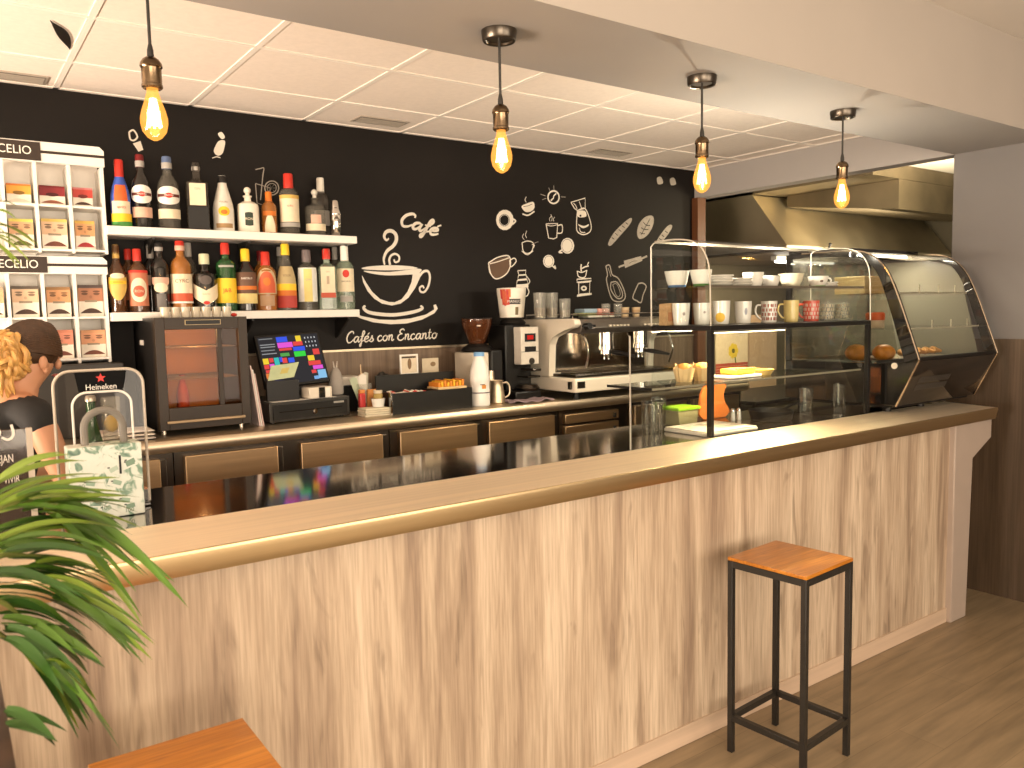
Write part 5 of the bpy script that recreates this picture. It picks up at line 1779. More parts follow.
# dark acrylic tip notice at the left edge
Ys = 2.33
a, b_ = at(-38, 428, Y=Ys), at(31, 428, Y=Ys)
t = thing('table_sign', 'dark see-through acrylic sign with white lettering at the left edge', 'sign', ((a.x + b_.x) / 2, Ys, ZW + .01))
zt_ = b_.z
m = MB(); m.box(a.x, b_.x, Ys, Ys + .006, 1.131, zt_, .001)
s_ = build('sign_sheet', m, glassy('smoked_acrylic', (.05, .028, .018), .6), t)
m = MB(); m.box(b_.x - .012, b_.x + .002, Ys - .003, Ys + .009, 1.131, zt_ + .001, .001)
build('sign_edge', m, cm((.50, .42, .34), .3), t)
m = MB(); m.box(a.x, b_.x, Ys - .03, Ys + .04, 1.1285, 1.1308)
build('foot', m, MT['acrylic'], t)
xl_ = at(8, 460, Y=Ys).x; zl = at(8, 459, Y=Ys).z
LT = cm((.72, .66, .58), .5)
for i, (tx, sz, dz, dx) in enumerate((('SE DEJAN', .036, 0, -.022), ('VIVIR', .034, -.052, .004), ('GENIAL', .022, -.088, .012))):
    m = MB(); m.text(tx, sz * .8, lambda X_, Y_, dz=dz, dx=dx: (xl_ + .001 + dx + X_, Ys - .0012, zl + dz + Y_), .55)
    build('lettering', m, LT, s_, smooth=0)
m = MB()
m.strip(smooth_path([(xl_ - .01, Ys, zl + .055), (xl_ + .004, Ys, zl + .048), (xl_ + .015, Ys, zl + .060), (xl_ + .012, Ys, zl + .085)], 5), .006, (0, -1, 0), .0012)
m.poly([(xl_ - .018 + .008 * math.cos(k * PI / 4), Ys - .0012, zl + .068 + .012 * math.sin(k * PI / 4)) for k in range(8)])
build('emblem', m, LT, s_, smooth=0)

# ------------------------------------------------------------------ first glass case with the cups
X0, X1 = 2.672, 3.895
Y0, Y1 = 2.29, 2.64
ZK = 1.128
t = thing('glass_display_case', 'two-level glass display case with cups above and pastries below', 'display case', ((X0 + X1) / 2, 2.46, ZK))
zb0, zb1 = 1.585, 1.606
m = MB(); m.box(X0, X1, Y0, Y1, zb0, zb1, .002)
build('deck', m, MT['black'], t)
for x in (X0, X1 - .022):
    m = MB(); m.box(x, x + .022, Y0, Y0 + .022, 1.1285, zb0 - .0003, .001)
    build('front_post', m, MT['black'], t)
m = MB(); m.box(X0, X1, Y1 - .006, Y1 - .001, 1.1185, zb0 - .0003)
build('rear_pane', m, MT['pane'], t)
# upper tier outline in depth: rear edge, top, rounded shoulder, front
prof_ = [(Y1, zb1)] + [(q.x, q.y) for q in smooth_path([Vector((Y1, 1.965, 0)), Vector((Y1 - .03, 1.982, 0)), Vector((2.52, 1.986, 0)), Vector((2.42, 1.976, 0)), Vector((2.35, 1.945, 0)), Vector((2.308, 1.88, 0)), Vector((2.296, 1.80, 0))], 4)] + [(2.292, zb1)]
m = MB(); m.prism(prof_, X0, X0 + .005, 'x')
build('end_pane', m, MT['pane'], t)
m = MB(); m.tube([(X0 + .002, a, b) for a, b in prof_], .0034, 8)
build('pane_edge', m, MT['edge'], t)
m = MB(); m.prism(prof_, X1 - .006, X1 - .001, 'x')
build('end_pane', m, MT['pane'], t)
m = MB(); m.tube([(X1 - .004, a, b) for a, b in prof_], .0030, 8)
build('pane_edge', m, MT['edge'], t)
m = MB()
cur = prof_[3:]
for (a, b), (c_, d_) in zip(cur, cur[1:]):
    m.quad((X0 + .006, a, b), (X1 - .007, a, b), (X1 - .007, c_, d_), (X0 + .006, c_, d_))
build('curved_front_glass', m, MT['pane'], t)
m = MB(); m.box(X0 + .006, X1 - .007, Y1 - .03, Y1 - .018, 1.978, 1.99, .001)
build('top_rail', m, mat('satin_rail', (.40, .35, .28), .3, .9, var=.05), t)
m = MB(); m.box(X0 + .006, X1 - .008, 2.33, Y1 - .005, 1.770, 1.777)
build('upper_shelf', m, MT['smoke'], t)
m = MB(); m.box(X0 + .006, X1 - .008, 2.327, 2.3298, 1.768, 1.779)
build('shelf_edge', m, mat('dark_shelf_edge', (.16, .13, .10), .3, .5, var=.05), t)
# lower front pane reaches past the post to the left
XG = 2.20
m = MB(); m.box(XG, X0 - .001, 2.286, 2.2885, ZK + .001, 1.578); m.box(X0 + .023, X1 - .024, 2.295, 2.299, ZK + .001, 1.583)
build('lower_front_glass', m, MT['pane'], t)
m = MB(); m.box(XG - .004, XG, 2.285, 2.290, ZK + .001, 1.578)
build('glass_edge', m, MT['edge'], t)
zp = 1.357
m = MB(); m.box(2.36, X1 - .024, 2.33, 2.60, zp - .007, zp)
build('pastry_shelf', m, MT['pane'], t)
m = MB(); m.box(2.36, X1 - .024, 2.3265, 2.3298, zp - .008, zp + .001)
build('shelf_edge', m, mat('shelf_glass_edge', (.30, .26, .19), .2, var=.1), t)
m = MB(); m.box(2.36, 2.363, 2.33, 2.60, zp - .009, zp + .002)
build('shelf_end', m, MT['black'], t)
m = MB(); m.box(X0 + .10, X0 + .62, 2.36, 2.385, zb0 - .012, zb0 - .0005, .002)
l_ = build('light_strip', m, mat('lamp_housing', (.3, .28, .25), .4, .5, var=.05), t)
m = MB(); m.box(X0 + .11, X0 + .61, 2.364, 2.381, zb0 - .0145, zb0 - .0122)
build('tube', m, emis('warm_display_tube', (1.0, .78, .45), 22.0), l_)
area('display_light', (X0 + .36, 2.372, zb0 - .017), (X0 + .36, 2.42, 1.2), .5, 16.0, (1.0, .74, .42), .02)
point('cup_fill', (X0 + .40, 2.50, 1.962), 24.0, (1.0, .86, .66), .015)  # added fill that brightens the cups, no fitting here
point('cup_fill', (X0 + .95, 2.50, 1.962), 18.0, (1.0, .90, .74), .015)  # second added fill for the cups

# cups on the upper shelf
ZU, ZD = 1.7772, 1.6062
YC = 2.47


def mug(px, w, h, col, label, z, py, Y=YC, base=None, band=None, handle=0, name='mug', cat='mug', group=None, taper=.86, mt=None, spots=None):
    x = at(px, py, Y=Y).x
    r = w * depth_of((x, Y, z)) / FPX / 2
    t = thing(name, label, cat, (x, Y, z), 0, group)
    mm = mt or (MT['porcelain'] if col is None else cm(col, .2, coat=.3))
    m = MB(); m.lathe([(.001, .004), (r * (taper - .06), .0005), (r * taper, .003), (r * (taper + 1) / 2 * 1.02, h * .45), (r, h), (r - .003, h), (r * taper - .004, .008), (.001, .007)], (x, Y, z), 26)
    b = build('body', m, mm, t)
    a0 = math.atan2(-Y, -x)
    fr = lambda zz: r * (taper + (1 - taper) * zz / h) * 1.015 + .0012
    if base:
        m = MB(); m.lathe([(r * (taper - .05), .0002), (r * taper + .0012, .002), (r * (taper + .05) + .0016, h * .26)], (x, Y, z), 26)
        build('coloured_base', m, cm(base, .25), b)
    if band:
        m = MB()
        for i in range(14):
            for j in range(4):
                if (i * 7 + j * 3) % 5 < 3:
                    s = -1.2 + 2.4 * i / 13
                    m.patch((x, Y, z), fr, a0 + s, .075, h * (.12 + .2 * j), h * (.12 + .2 * j + .14), 2)
        build('pattern', m, cm(band, .3), b)
    if spots:
        c_, dz, hh, hwid, da = spots
        m = MB(); m.patch((x, Y, z), fr, a0 + da, hwid, lambda s: h * dz - h * hh * math.sqrt(max(0, 1 - s * s)), lambda s: h * dz + h * hh * math.sqrt(max(0, 1 - s * s)), 14, 3)
        build('printed_label', m, cm(c_, .4), b)
    if handle:
        d = Vector((-.84, .54, 0)).normalized() if handle < 0 else Vector((.95, -.3, 0)).normalized()
        c0 = Vector((x, Y, z))
        m = MB(); m.tube(smooth_path([c0 + d * (r * .95) + Vector((0, 0, h * .82)), c0 + d * (r + .022) + Vector((0, 0, h * .80)), c0 + d * (r + .028) + Vector((0, 0, h * .5)), c0 + d * (r + .012) + Vector((0, 0, h * .25)), c0 + d * (r * .9) + Vector((0, 0, h * .18))], 5), .0045, 8)
        build('handle', m, mm, t)
    return t


mug(677, 25, .075, None, 'white bowl-shaped cup with blue base, leftmost on the upper case shelf', ZU, 287, base=(.06, .16, .36), name='breakfast_cup', cat='cup', taper=.66, Y=2.565)
mug(701, 22, .075, None, 'white bowl-shaped cup with green base on the upper case shelf', ZU, 286, base=(.08, .22, .05), name='breakfast_cup', cat='cup', taper=.66, Y=2.455)


def saucers(px, py, n, r, label, cup=None):
    x = at(px, py, Y=YC).x
    for i in range(n):
        t = thing('saucer', label + (', lowest' if i == 0 else ', topmost' if i == n - 1 else ', number %s from below' % ['', 'two', 'three', 'four'][i]), 'saucer', (x, YC, ZU + .0125 * i), 0, 'saucers on the upper case shelf')
        m = MB(); m.lathe([(.001, .0005), (r * .5, .0003), (r * .8, .006), (r, .0145), (r - .001, .0165), (r * .75, .0085), (.001, .003)], (x, YC, ZU + .0125 * i), 30)
        build('dish', m, MT['porcelain'], t)
    return x


saucers(720, 286, 4, .062, 'white saucer in the stack right of the green-based cup')
saucers(740, 286, 3, .058, 'white saucer in the lower stack left of the small white cup')
mug(753, 21, .070, None, 'tall white cup between the saucers on the upper case shelf', ZU, 286, name='coffee_cup', cat='cup', taper=.75)
mug(770, 20, .055, None, 'low white cup right of the tall white cup on the upper shelf', ZU, 286, name='coffee_cup', cat='cup', taper=.70)
mug(791, 25, .068, (.72, .66, .50), 'wide cream bowl in the middle of the upper case shelf', ZU, 286, name='cream_bowl', cat='bowl', taper=.62)
mug(818, 20, .058, None, 'white cup with green base and handle at the right of the upper shelf', ZU, 286, base=(.12, .30, .06), handle=1, name='coffee_cup', cat='cup', taper=.66, spots=((.12, .08, .06), .55, .10, .2, .4))
saucers(829, 286, 2, .046, 'white saucer in the last stack at the right end of the upper shelf')
# lower row: packet, mugs, tumblers
x = at(665, 322, Y=2.57).x
t = thing('paper_packet', 'crumpled brown paper packet at the left end of the mug row', 'packet', (x, 2.57, ZD))
m = MB(); m.prism([(-.03, 0), (.04, 0), (.038, .095), (.03, .102), (-.005, .10), (-.028, .098)], -.025, .025, 'y', .004); m.bm.transform(Matrix.Translation((x + .02, 2.575, ZD + .0005)))
build('bag', m, mat('brown_paper', (.46, .28, .14), .7, var=.2, scale=(40, 40, 40), bump=.3), t)
m = MB(); m.box(x + .0, x + .03, 2.547, 2.5495, ZD + .02, ZD + .06)
build('printed_panel', m, cm((.40, .18, .09), .6), t)
ml = 'row of white mugs in the case'
mug(681, 18, .100, None, 'white mug beside the brown packet with small grey print', ZD, 322, Y=2.52, spots=((.35, .30, .28), .52, .08, .18, .35), taper=.8)
mug(702, 18, .100, None, 'white mug behind the front curve of the case, second in the row', ZD, 323, Y=2.50, spots=((.35, .30, .28), .58, .06, .15, .3), taper=.8)
mug(721, 18, .108, None, 'white mug with a yellow oval badge on its front', ZD, 323, spots=((.75, .46, .04), .30, .20, .6, -.1), taper=.84)
mug(743, 17, .105, None, 'plain white mug with faint blue print right of the yellow badge mug', ZD, 323, spots=((.35, .36, .42), .55, .16, .18, .35), taper=.84)
mug(769, 16, .105, None, 'white mug with dark red pattern and left handle', ZD, 323, band=(.40, .10, .06), handle=-1, taper=.9)
mug(791, 15, .108, (.76, .60, .24), 'pale yellow mug with left handle in the mug row', ZD, 323, handle=-1, taper=.9)
mug(811, 16, .105, (.60, .07, .04), 'bright red mug with white speckles and left handle', ZD, 323, band=(.76, .56, .48), handle=-1, taper=.9)
mug(827, 13, .100, None, 'patterned clear glass tumbler right of the red mug', ZD, 322, mt=MT['drink_glass'], band=(.66, .56, .42), name='tumbler', cat='glass', taper=.92)
mug(842, 13, .100, None, 'patterned clear glass tumbler at the right end of the mug row', ZD, 322, mt=MT['drink_glass'], band=(.62, .50, .36), name='tumbler', cat='glass', taper=.92)

# pastries on the lower shelf
ZP = zp + .0004
YP = 2.45
random.seed(8)
for px_, lab, yy in ((684, 'paper-cased muffin left of the black post', 2.46), (702, 'paper-cased muffin partly behind the black post', 2.45)):
    x = at(px_, 372, Y=yy).x
    t = thing('muffin', lab, 'muffin', (x, yy, ZP), 0, 'muffins in the case')
    m = MB()
    n = 28
    r0, r1 = .034, .046
    lo = [m.v((x + r0 * math.cos(2 * PI * i / n), yy + r0 * math.sin(2 * PI * i / n), ZP)) for i in range(n)]
    hi = [m.v((x + (r1 + (.003 if i % 2 else -.002)) * math.cos(2 * PI * i / n), yy + (r1 + (.003 if i % 2 else -.002)) * math.sin(2 * PI * i / n), ZP + .062 + (.020 if i % 7 == 0 else .004 * math.sin(i)))) for i in range(n)]
    for i in range(n):
        m.f([lo[i], lo[(i + 1) % n], hi[(i + 1) % n], hi[i]])
    m.f(lo[::-1])
    build('paper_case', m, cm((.72, .52, .26), .6), t)
    m = MB(); m.ball((x, yy, ZP + .055), (.041, .041, .028), 20, 12)
    build('crumb', m, mat('muffin_crumb', (.66, .33, .07), .7, var=.25, scale=(60, 60, 60), bump=.4), t)
x = at(738, 379, Y=YP).x
t = thing('serving_plate', 'cream rectangular plate under the yellow cake on the glass shelf', 'plate', (x, YP, ZP))
m = MB(); m.box(x - .12, x + .10, YP - .06, YP + .06, ZP, ZP + .014, .004)
build('plate', m, MT['porcelain'], t)
x2 = at(737, 372, Y=YP).x
t = thing('sponge_cake', 'flat yellow sponge cake on the cream plate', 'cake', (x2, YP, ZP + .0145))
m = MB(); m.box(x2 - .065, x2 + .075, YP - .05, YP + .05, ZP + .0145, ZP + .042, .008)
c_ = build('sponge', m, mat('sponge', (.76, .48, .05), .7, var=.12, scale=(60, 60, 60), bump=.3), t)
m = MB()
for i in range(8):
    m.ball((x2 - .055 + i * .0175, YP - .044, ZP + .043), (.008, .008, .004), 8, 6)
build('crumbs', m, cm((.70, .42, .05), .7), c_)
x3 = at(762, 378, Y=YP).x
t = thing('custard_tart', 'round yellow custard tart in a pale case right of the sponge cake', 'tart', (x3, YP, ZP))
m = MB(); n = 30
pts = [(.040, .0005), (.056, .026), (.058, .028), (.054, .027)]
m.lathe([(.001, .0004)] + pts + [(.038, .006), (.001, .006)], (x3, YP, ZP), n)
build('crust', m, cm((.66, .46, .16), .6), t)
m = MB(); m.lathe([(.0375, .007), (.053, .024), (.03, .029), (.001, .030)], (x3, YP, ZP), n)
build('custard', m, cm((.78, .52, .06), .4), t)

# on the worktop under the shelf
MT['clear_tumbler'] = pane_mat('clear_tumbler_glass', (.86, .86, .84), 1.6, .05)
for px_, py_, y, h, lab in ((649, 428, 2.69, .135, 'clear drinking glass, nearest the left glass edge of the case'), (659, 425, 2.75, .135, 'clear drinking glass left of the green-lidded box'), (655, 432, 2.58, .128, 'clear drinking glass standing in front of two others inside the case')):
    tumbler(at(px_, py_, Y=y).x, y, ZW, h, .036, lab, 'clear glasses beside the green-lidded box', mt=MT['clear_tumbler'])
x = at(681, 418, Y=2.70).x
t = thing('food_box', 'clear food box with bright green lid inside the display case', 'box', (x, 2.70, ZW))
m = MB(); m.prism([(-.062, 0), (.062, 0), (.072, .075), (-.072, .075)], -.05, .05, 'y', .005); m.bm.transform(Matrix.Translation((x, 2.70, ZW + .0004)))
build('tub', m, glassy('milky_plastic', (.60, .50, .28), .7), t)
m = MB(); m.box(x - .078, x + .078, 2.642, 2.758, ZW + .0758, ZW + .092, .005)
build('lid', m, cm((.33, .62, .02), .4), t)
xa, xb = at(672, 436, Z=ZW), at(751, 433, Z=ZW)
t = thing('white_tray', 'flat white tray on the counter behind the black case post', 'tray', (2.87, 2.42, ZW))
m = MB(); m.box(2.71, 3.05, 2.335, 2.60, ZW + .0004, ZW + .016, .005)
b_ = build('tray', m, cm((.80, .74, .66), .4), t)
m = MB()
for q in ((2.715, 3.045, 2.34, 2.35), (2.715, 3.045, 2.585, 2.595), (2.715, 2.725, 2.35, 2.585), (3.035, 3.045, 2.35, 2.585)):
    m.box(q[0], q[1], q[2], q[3], ZW + .0165, ZW + .021)
build('rim', m, cm((.80, .74, .66), .4), b_)
# orange board leaning
x = at(712, 408, Y=2.74).x
t = thing('orange_board', 'rounded orange chopping board leaning behind the white tray', 'chopping board', (x, 2.74, ZW))
m = MB()
pl_ = [(x - .085 + .0, ZW + .03), (x - .06, ZW + .001), (x + .07, ZW + .001), (x + .10, ZW + .03), (x + .06, ZW + .085), (x + .055, ZW + .12), (x + .075, ZW + .17), (x + .05, ZW + .195), (x - .04, ZW + .195), (x - .075, ZW + .13)]
pl_ = [((a - x) * 1.3 + x + .01, b) for a, b in pl_]
m.prism(pl_, 2.735, 2.75, 'y', .003)
build('board', m, cm((.62, .17, .04), .5), t)
for px_, lab in ((737, 'small white salt shaker, left of the pair in the case'), (743, 'small white pepper shaker, right of the pair in the case')):
    x = at(px_, 405, Y=2.60).x
    t = thing('salt_shaker', lab, 'shaker', (x, 2.615, ZW), 0, 'pair of white shakers in the case')
    m = MB(); m.lathe([(.001, 0), (.011, 0), (.012, .004), (.010, .045), (.001, .046)], (x, 2.625, ZW), 16)
    build('body', m, MT['porcelain'], t)
    m = MB(); m.lathe([(.0105, .0455), (.011, .05), (.007, .06), (.001, .062)], (x, 2.625, ZW), 16)
    build('cap', m, MT['chrome'], t)
x = at(772, 405, Y=2.51).x
t = thing('black_pan', 'low black pan on the worktop in the middle of the case', 'pan', (x, 2.515, ZW))
m = MB(); m.lathe([(.001, .001), (.09, 0), (.10, .006), (.11, .05), (.107, .05), (.096, .009), (.001, .006)], (x, 2.515, ZW), 32)
build('pan', m, MT['black'], t)
m = MB(); m.tube([(x + .105, 2.515, ZW + .045), (x + .16, 2.52, ZW + .058), (x + .24, 2.53, ZW + .065)], .008, 8)
build('handle', m, MT['black'], t)
for px_, lab in ((806, 'tall clear glass at the left of two by the dark end of the case'), (839, 'tall clear glass at the right of two by the dark end of the case')):
    tumbler(at(px_, 422, Y=2.45).x, 2.45, ZW, .15, .034, lab, 'tall glasses by the dark end of the case', mt=MT['clear_tumbler'])
crust = mat('golden_crust', (.66, .28, .04), .4, var=.3, scale=(25, 25, 25), bump=.2)
# ------------------------------------------------------------------ second case: curved refrigerated vitrine
A0, A1 = 3.965, 4.80
t = thing('refrigerated_vitrine', 'black curved-glass refrigerated vitrine at the right end of the counter', 'display case', ((A0 + A1) / 2, 2.5, ZK))
sh = [(q.x, q.y) for q in smooth_path([Vector((2.075, 1.405, 0)), Vector((2.13, 1.56, 0)), Vector((2.205, 1.76, 0)), Vector((2.265, 1.875, 0)), Vector((2.345, 1.945, 0)), Vector((2.46, 1.970, 0)), Vector((2.75, 1.975, 0))], 6)]
base = [(2.19, 1.165), (2.85, 1.165), (2.85, 1.38), (2.30, 1.38), (2.075, 1.40)]
m = MB(); m.prism(base, A0, A1, 'x', .004)
bb = build('base_housing', m, MT['black_gloss'], t)
m = MB(); m.prism([(2.2205, 1.150), (2.83, 1.150), (2.83, 1.1645), (2.2205, 1.1645)], A0 + .02, A1 - .02, 'x')
build('plinth', m, MT['black'], t)
m = MB()
for xx in (A0 + .06, A0 + .39):
    for yy in (2.27, 2.78):
        m.cyl((xx, yy, ZK + .0005 if yy < 2.3 else ZW), (xx, yy, 1.1495), .022, seg=14)
build('feet', m, MT['black'], t)
# vent slots on the front slope
m = MB()
fd = Vector((0, 2.075 - 2.19, 1.40 - 1.165)); fn = Vector((0, -fd.z, fd.y)).normalized(); fu = fd.normalized()
o_ = Vector((0, 2.19, 1.165))
for i in range(16):
    for j in range(2):
        c0 = o_ + Vector((A0 + .10 + i * .020, 0, 0)) + fu * (.085 + .045 * j) + fn * .0015
        m.quad(c0, c0 + Vector((.009, 0, 0)), c0 + Vector((.009, 0, 0)) + fu * .035, c0 + fu * .035)
build('air_vents', m, cm((.10, .085, .07), .4), bb)
for x, rr in ((A0 + .001, .006), (A1 - .001, .006)):
    m = MB(); m.tube([(x, a, b) for a, b in [(2.19, 1.165), (2.075, 1.403)]], .006, 8)
    build('chrome_corner', m, mat('dull_chrome', (.55, .46, .36), .2, 1.0, var=.05), bb)
m = MB(); m.prism([(2.075, 1.402), (2.075, 1.418), (2.30, 1.396), (2.30, 1.3805)], A0 + .004, A1 - .004, 'x')
build('front_bar', m, MT['black'], bb)
# side frames: black band following the glass
for k, (a, b) in enumerate(((A0, A0 + .022), (A1 - .022, A1))):
    outer = [(y_, z_) for y_, z_ in sh]
    inner = []
    wd = .075 if k == 0 else .05
    for i, (y_, z_) in enumerate(sh):
        p0, p1 = sh[max(0, i - 1)], sh[min(len(sh) - 1, i + 1)]
        d = Vector((p1[0] - p0[0], p1[1] - p0[1])).normalized()
        tt = wd * (1.0 - .72 * (i / (len(sh) - 1)))
        inner.append((y_ + d.y * tt, z_ - d.x * tt))
    m = MB()
    for i in range(len(sh) - 1):
        m.prism([outer[i], outer[i + 1], inner[i + 1], inner[i]], a, b, 'x')
    m.prism([(2.75, 1.975), (2.85, 1.975), (2.85, 1.38), (2.82, 1.38), (2.82, 1.95), (2.75, 1.953)], a, b, 'x')
    build('side_frame', m, MT['black_gloss'], t)
    m = MB(); m.tube([((a - .001) if k == 0 else (b + .001), y_ - .002, z_) for y_, z_ in sh], .0045, 8)
    build('chrome_trim', m, bpy.data.materials['dull_chrome'], t)
m = MB()
m.prism([(2.18, 1.39), (2.82, 1.39), (2.82, 1.94), (2.45, 1.94), (2.33, 1.90), (2.27, 1.82)], A0 + .009, A0 + .013, 'x')
build('side_glass', m, MT['smoke'], t)
m = MB()
for (a, b), (c_, d_) in zip(sh, sh[1:]):
    m.quad((A0 + .023, a, b), (A1 - .023, a, b), (A1 - .023, c_, d_), (A0 + .023, c_, d_))
build('curved_front_glass', m, MT['smoke'], t)
m = MB(); m.box(A0 + .022, A1 - .022, 2.52, 2.85, 1.976, 1.996, .003)
build('top_panel', m, MT['black_gloss'], t)
m = MB(); m.box(A0 + .023, A1 - .023, 2.56, 2.58, 1.955, 1.9755)
l_ = build('added_tube_bar', m, MT['white_lam'], t)
m = MB(); m.box(A0 + .06, A1 - .08, 2.555, 2.5598, 1.957, 1.972)
build('tube', m, emis('tube_reflection_glow', (1.0, .95, .80), 6.0), l_)  # glowing tube added to imitate tube reflections on the vitrine glass
for z in (1.555, 1.74):
    m = MB(); m.box(A0 + .03, A1 - .03, 2.235 if z > 1.6 else 2.165, 2.78, z, z + .006)
    s_ = build('glass_shelf', m, MT['pane'], t)
    m = MB(); m.box(A0 + .03, A1 - .03, (2.235 if z > 1.6 else 2.165) - .003, (2.235 if z > 1.6 else 2.165) - .0003, z - .001, z + .007)
    build('shelf_edge', m, cm((.46, .44, .36), .3), s_)
    m = MB()
    for xx in (A0 + .28, A0 + .48, A0 + .66):
        m.box(xx, xx + .008, (2.235 if z > 1.6 else 2.165) - .006, (2.235 if z > 1.6 else 2.165) - .0035, z + .0, z + .045)
    build('price_holder', m, cm((.66, .62, .50), .4), s_)
m = MB(); m.box(A0 + .022, A1 - .022, 2.83, 2.84, 1.385, 1.97)
build('rear_door', m, glassy('vitrine_rear_panel', (.20, .18, .14), .55, .3), t)
m = MB()
m.prism([(2.17, 1.39), (2.82, 1.39), (2.82, 1.94), (2.45, 1.94), (2.33, 1.90), (2.27, 1.82)], A1 - .013, A1 - .009, 'x')
build('side_panel', m, glassy('olive_haze_panel', (.24, .22, .165), .75, .3), t)  # olive panel colour imitates the haze of room reflections on the front glass
m = MB(); m.cyl((A0 - .004, 2.20, 1.372), (A0 - .0005, 2.20, 1.372), .016, seg=20)
build('round_badge', m, cm((.76, .70, .60), .4), t)
# the food in it
pz = 1.3815
def food(fn_, name, label, cat, loc, grp=None):
    t = thing(name, label, cat, loc, 0, grp)
    fn_(t)
    return t


for px_, xx, r, lab in ((857, A0 + .085, .062, 'golden orange round loaf low in the vitrine, left of its black frame'), (884, A0 + .17, .058, 'golden orange round loaf low in the vitrine, behind its black frame')):
    q = at(px_, 349, X=xx)
    t = thing('round_loaf', lab, 'bread', (xx, q.y, pz), 0, 'round loaves in the vitrine')
    m = MB(); m.ball((xx, q.y, pz + .046), (r, r, .046), 22, 12)
    build('loaf', m, crust, t)
area('vitrine_fill', (A0 + .42, 2.545, 1.95), (A0 + .42, 2.55, 1.3), .6, 10.0, (1.0, .92, .74), .02)  # added fill that lightens the vitrine interior
t = thing('pastry_tray', 'steel tray of pastries on the vitrine base', 'tray', (A0 + .42, 2.50, pz))
m = MB(); m.box(A0 + .32, A1 - .05, 2.315, 2.60, pz, pz + .010, .003)
build('tray', m, MT['steel'], t)
for i in range(5):
    x = A0 + .40 + i * .085
    t = thing('croissant', ('first', 'second', 'third', 'fourth', 'last')[i] + ' golden croissant from the left on the vitrine tray', 'croissant', (x, 2.37, pz + .0105), 0, 'croissants on the vitrine tray')
    m = MB(); m.tube(smooth_path([(x - .035, 2.35, pz + .030), (x - .012, 2.38, pz + .036), (x + .012, 2.38, pz + .036), (x + .035, 2.35, pz + .030)], 6), lambda q: .006 + .0165 * math.sin(PI * q) * (1 - .12 * (int(q * 9) % 2)), 12)
    build('croissant', m, mat('croissant_crust', (.58, .26, .05), .4, var=.3, scale=(30, 30, 30)) if 'croissant_crust' not in bpy.data.materials else bpy.data.materials['croissant_crust'], t)
z = 1.5612
x = A0 + .19
t = thing('orange_tin', 'round tin with orange lid standing on the middle vitrine shelf', 'tin', (x, 2.42, z))
m = MB(); m.lathe([(.001, 0), (.045, 0), (.047, .004), (.047, .04), (.001, .04)], (x, 2.42, z), 26)
build('tub', m, cm((.66, .58, .46), .4), t)
m = MB(); m.lathe([(.001, .0405), (.049, .0405), (.049, .075), (.043, .082), (.001, .083)], (x, 2.42, z), 26)
build('lid', m, cm((.60, .12, .04), .4), t)
z = 1.7462
for i in range(4):
    t = thing('cake_box', ('lowest', 'second', 'third', 'topmost')[i] + ' flat beige cake box of the stack on the top vitrine shelf', 'box', (A0 + .26, 2.55, z + i * .024), 0, 'beige cake boxes in the vitrine')
    m = MB(); m.box(A0 + .15, A0 + .38, 2.46, 2.64, z + i * .024 + .0004, z + i * .024 + .0165, .002)
    build('carton', m, cm((.60, .45, .24), .6), t)
    m = MB(); m.box(A0 + .148, A0 + .382, 2.458, 2.642, z + i * .024 + .0168, z + i * .024 + .0236, .002)
    build('lid', m, cm((.66, .52, .30), .6), t)
# ------------------------------------------------------------------ vinyl drawings on the black wall
YD = YW - .0006


def W(x, y):
    return at(x, y, Y=YD)


def decal(name, label, parts, cat='wall decal', group='white drawings on the black wall'):
    """parts: list of (material, kind, points in photo pixels, width in pixels)"""
    m = MB()
    allp = []
    lift = 0
    for p in parts:
        mt, kind, pts = p[0], p[1], p[2]
        m.use(mt)
        lift += .00012
        P = [W(*q) - Vector((0, lift, 0)) for q in pts]
        allp += P
        k = depth_of(P[0]) / FPX
        if kind == 'fill':
            m.poly(P)
        elif kind == 'sfill':
            m.poly(smooth_path(P, 5, closed=True))
        else:
            w_ = p[3]
            PP = smooth_path(P + ([P[0]] if kind in ('loop', 'cline') else []), 7) if kind in ('line', 'loop') else (P + ([P[0]] if kind == 'cline' else []))
            m.strip(PP, (lambda t_, w_=w_, k=k: w_(t_) * k) if callable(w_) else w_ * k, (0, -1, 0))
    o = build(name, m, None, smooth=0, thick=(0, .0003, 0))
    tag(o, label, cat, group)
    return o


V, G, B = MT['vinyl_white'], MT['vinyl_grey'], MT['vinyl_brown']
BK = MT['black_wall']


def Z5(x, y):            # from the enlarged crop of the cup mural
    return (340 + x / 5.118, 200 + y / 5.118)


def Z4(x, y):            # from the enlarged crop of the drawings
    return (470 + x / 4.6545, 180 + y / 4.6545)


def L5(*q): return [Z5(a, b) for a, b in q]
def L4(*q): return [Z4(a, b) for a, b in q]


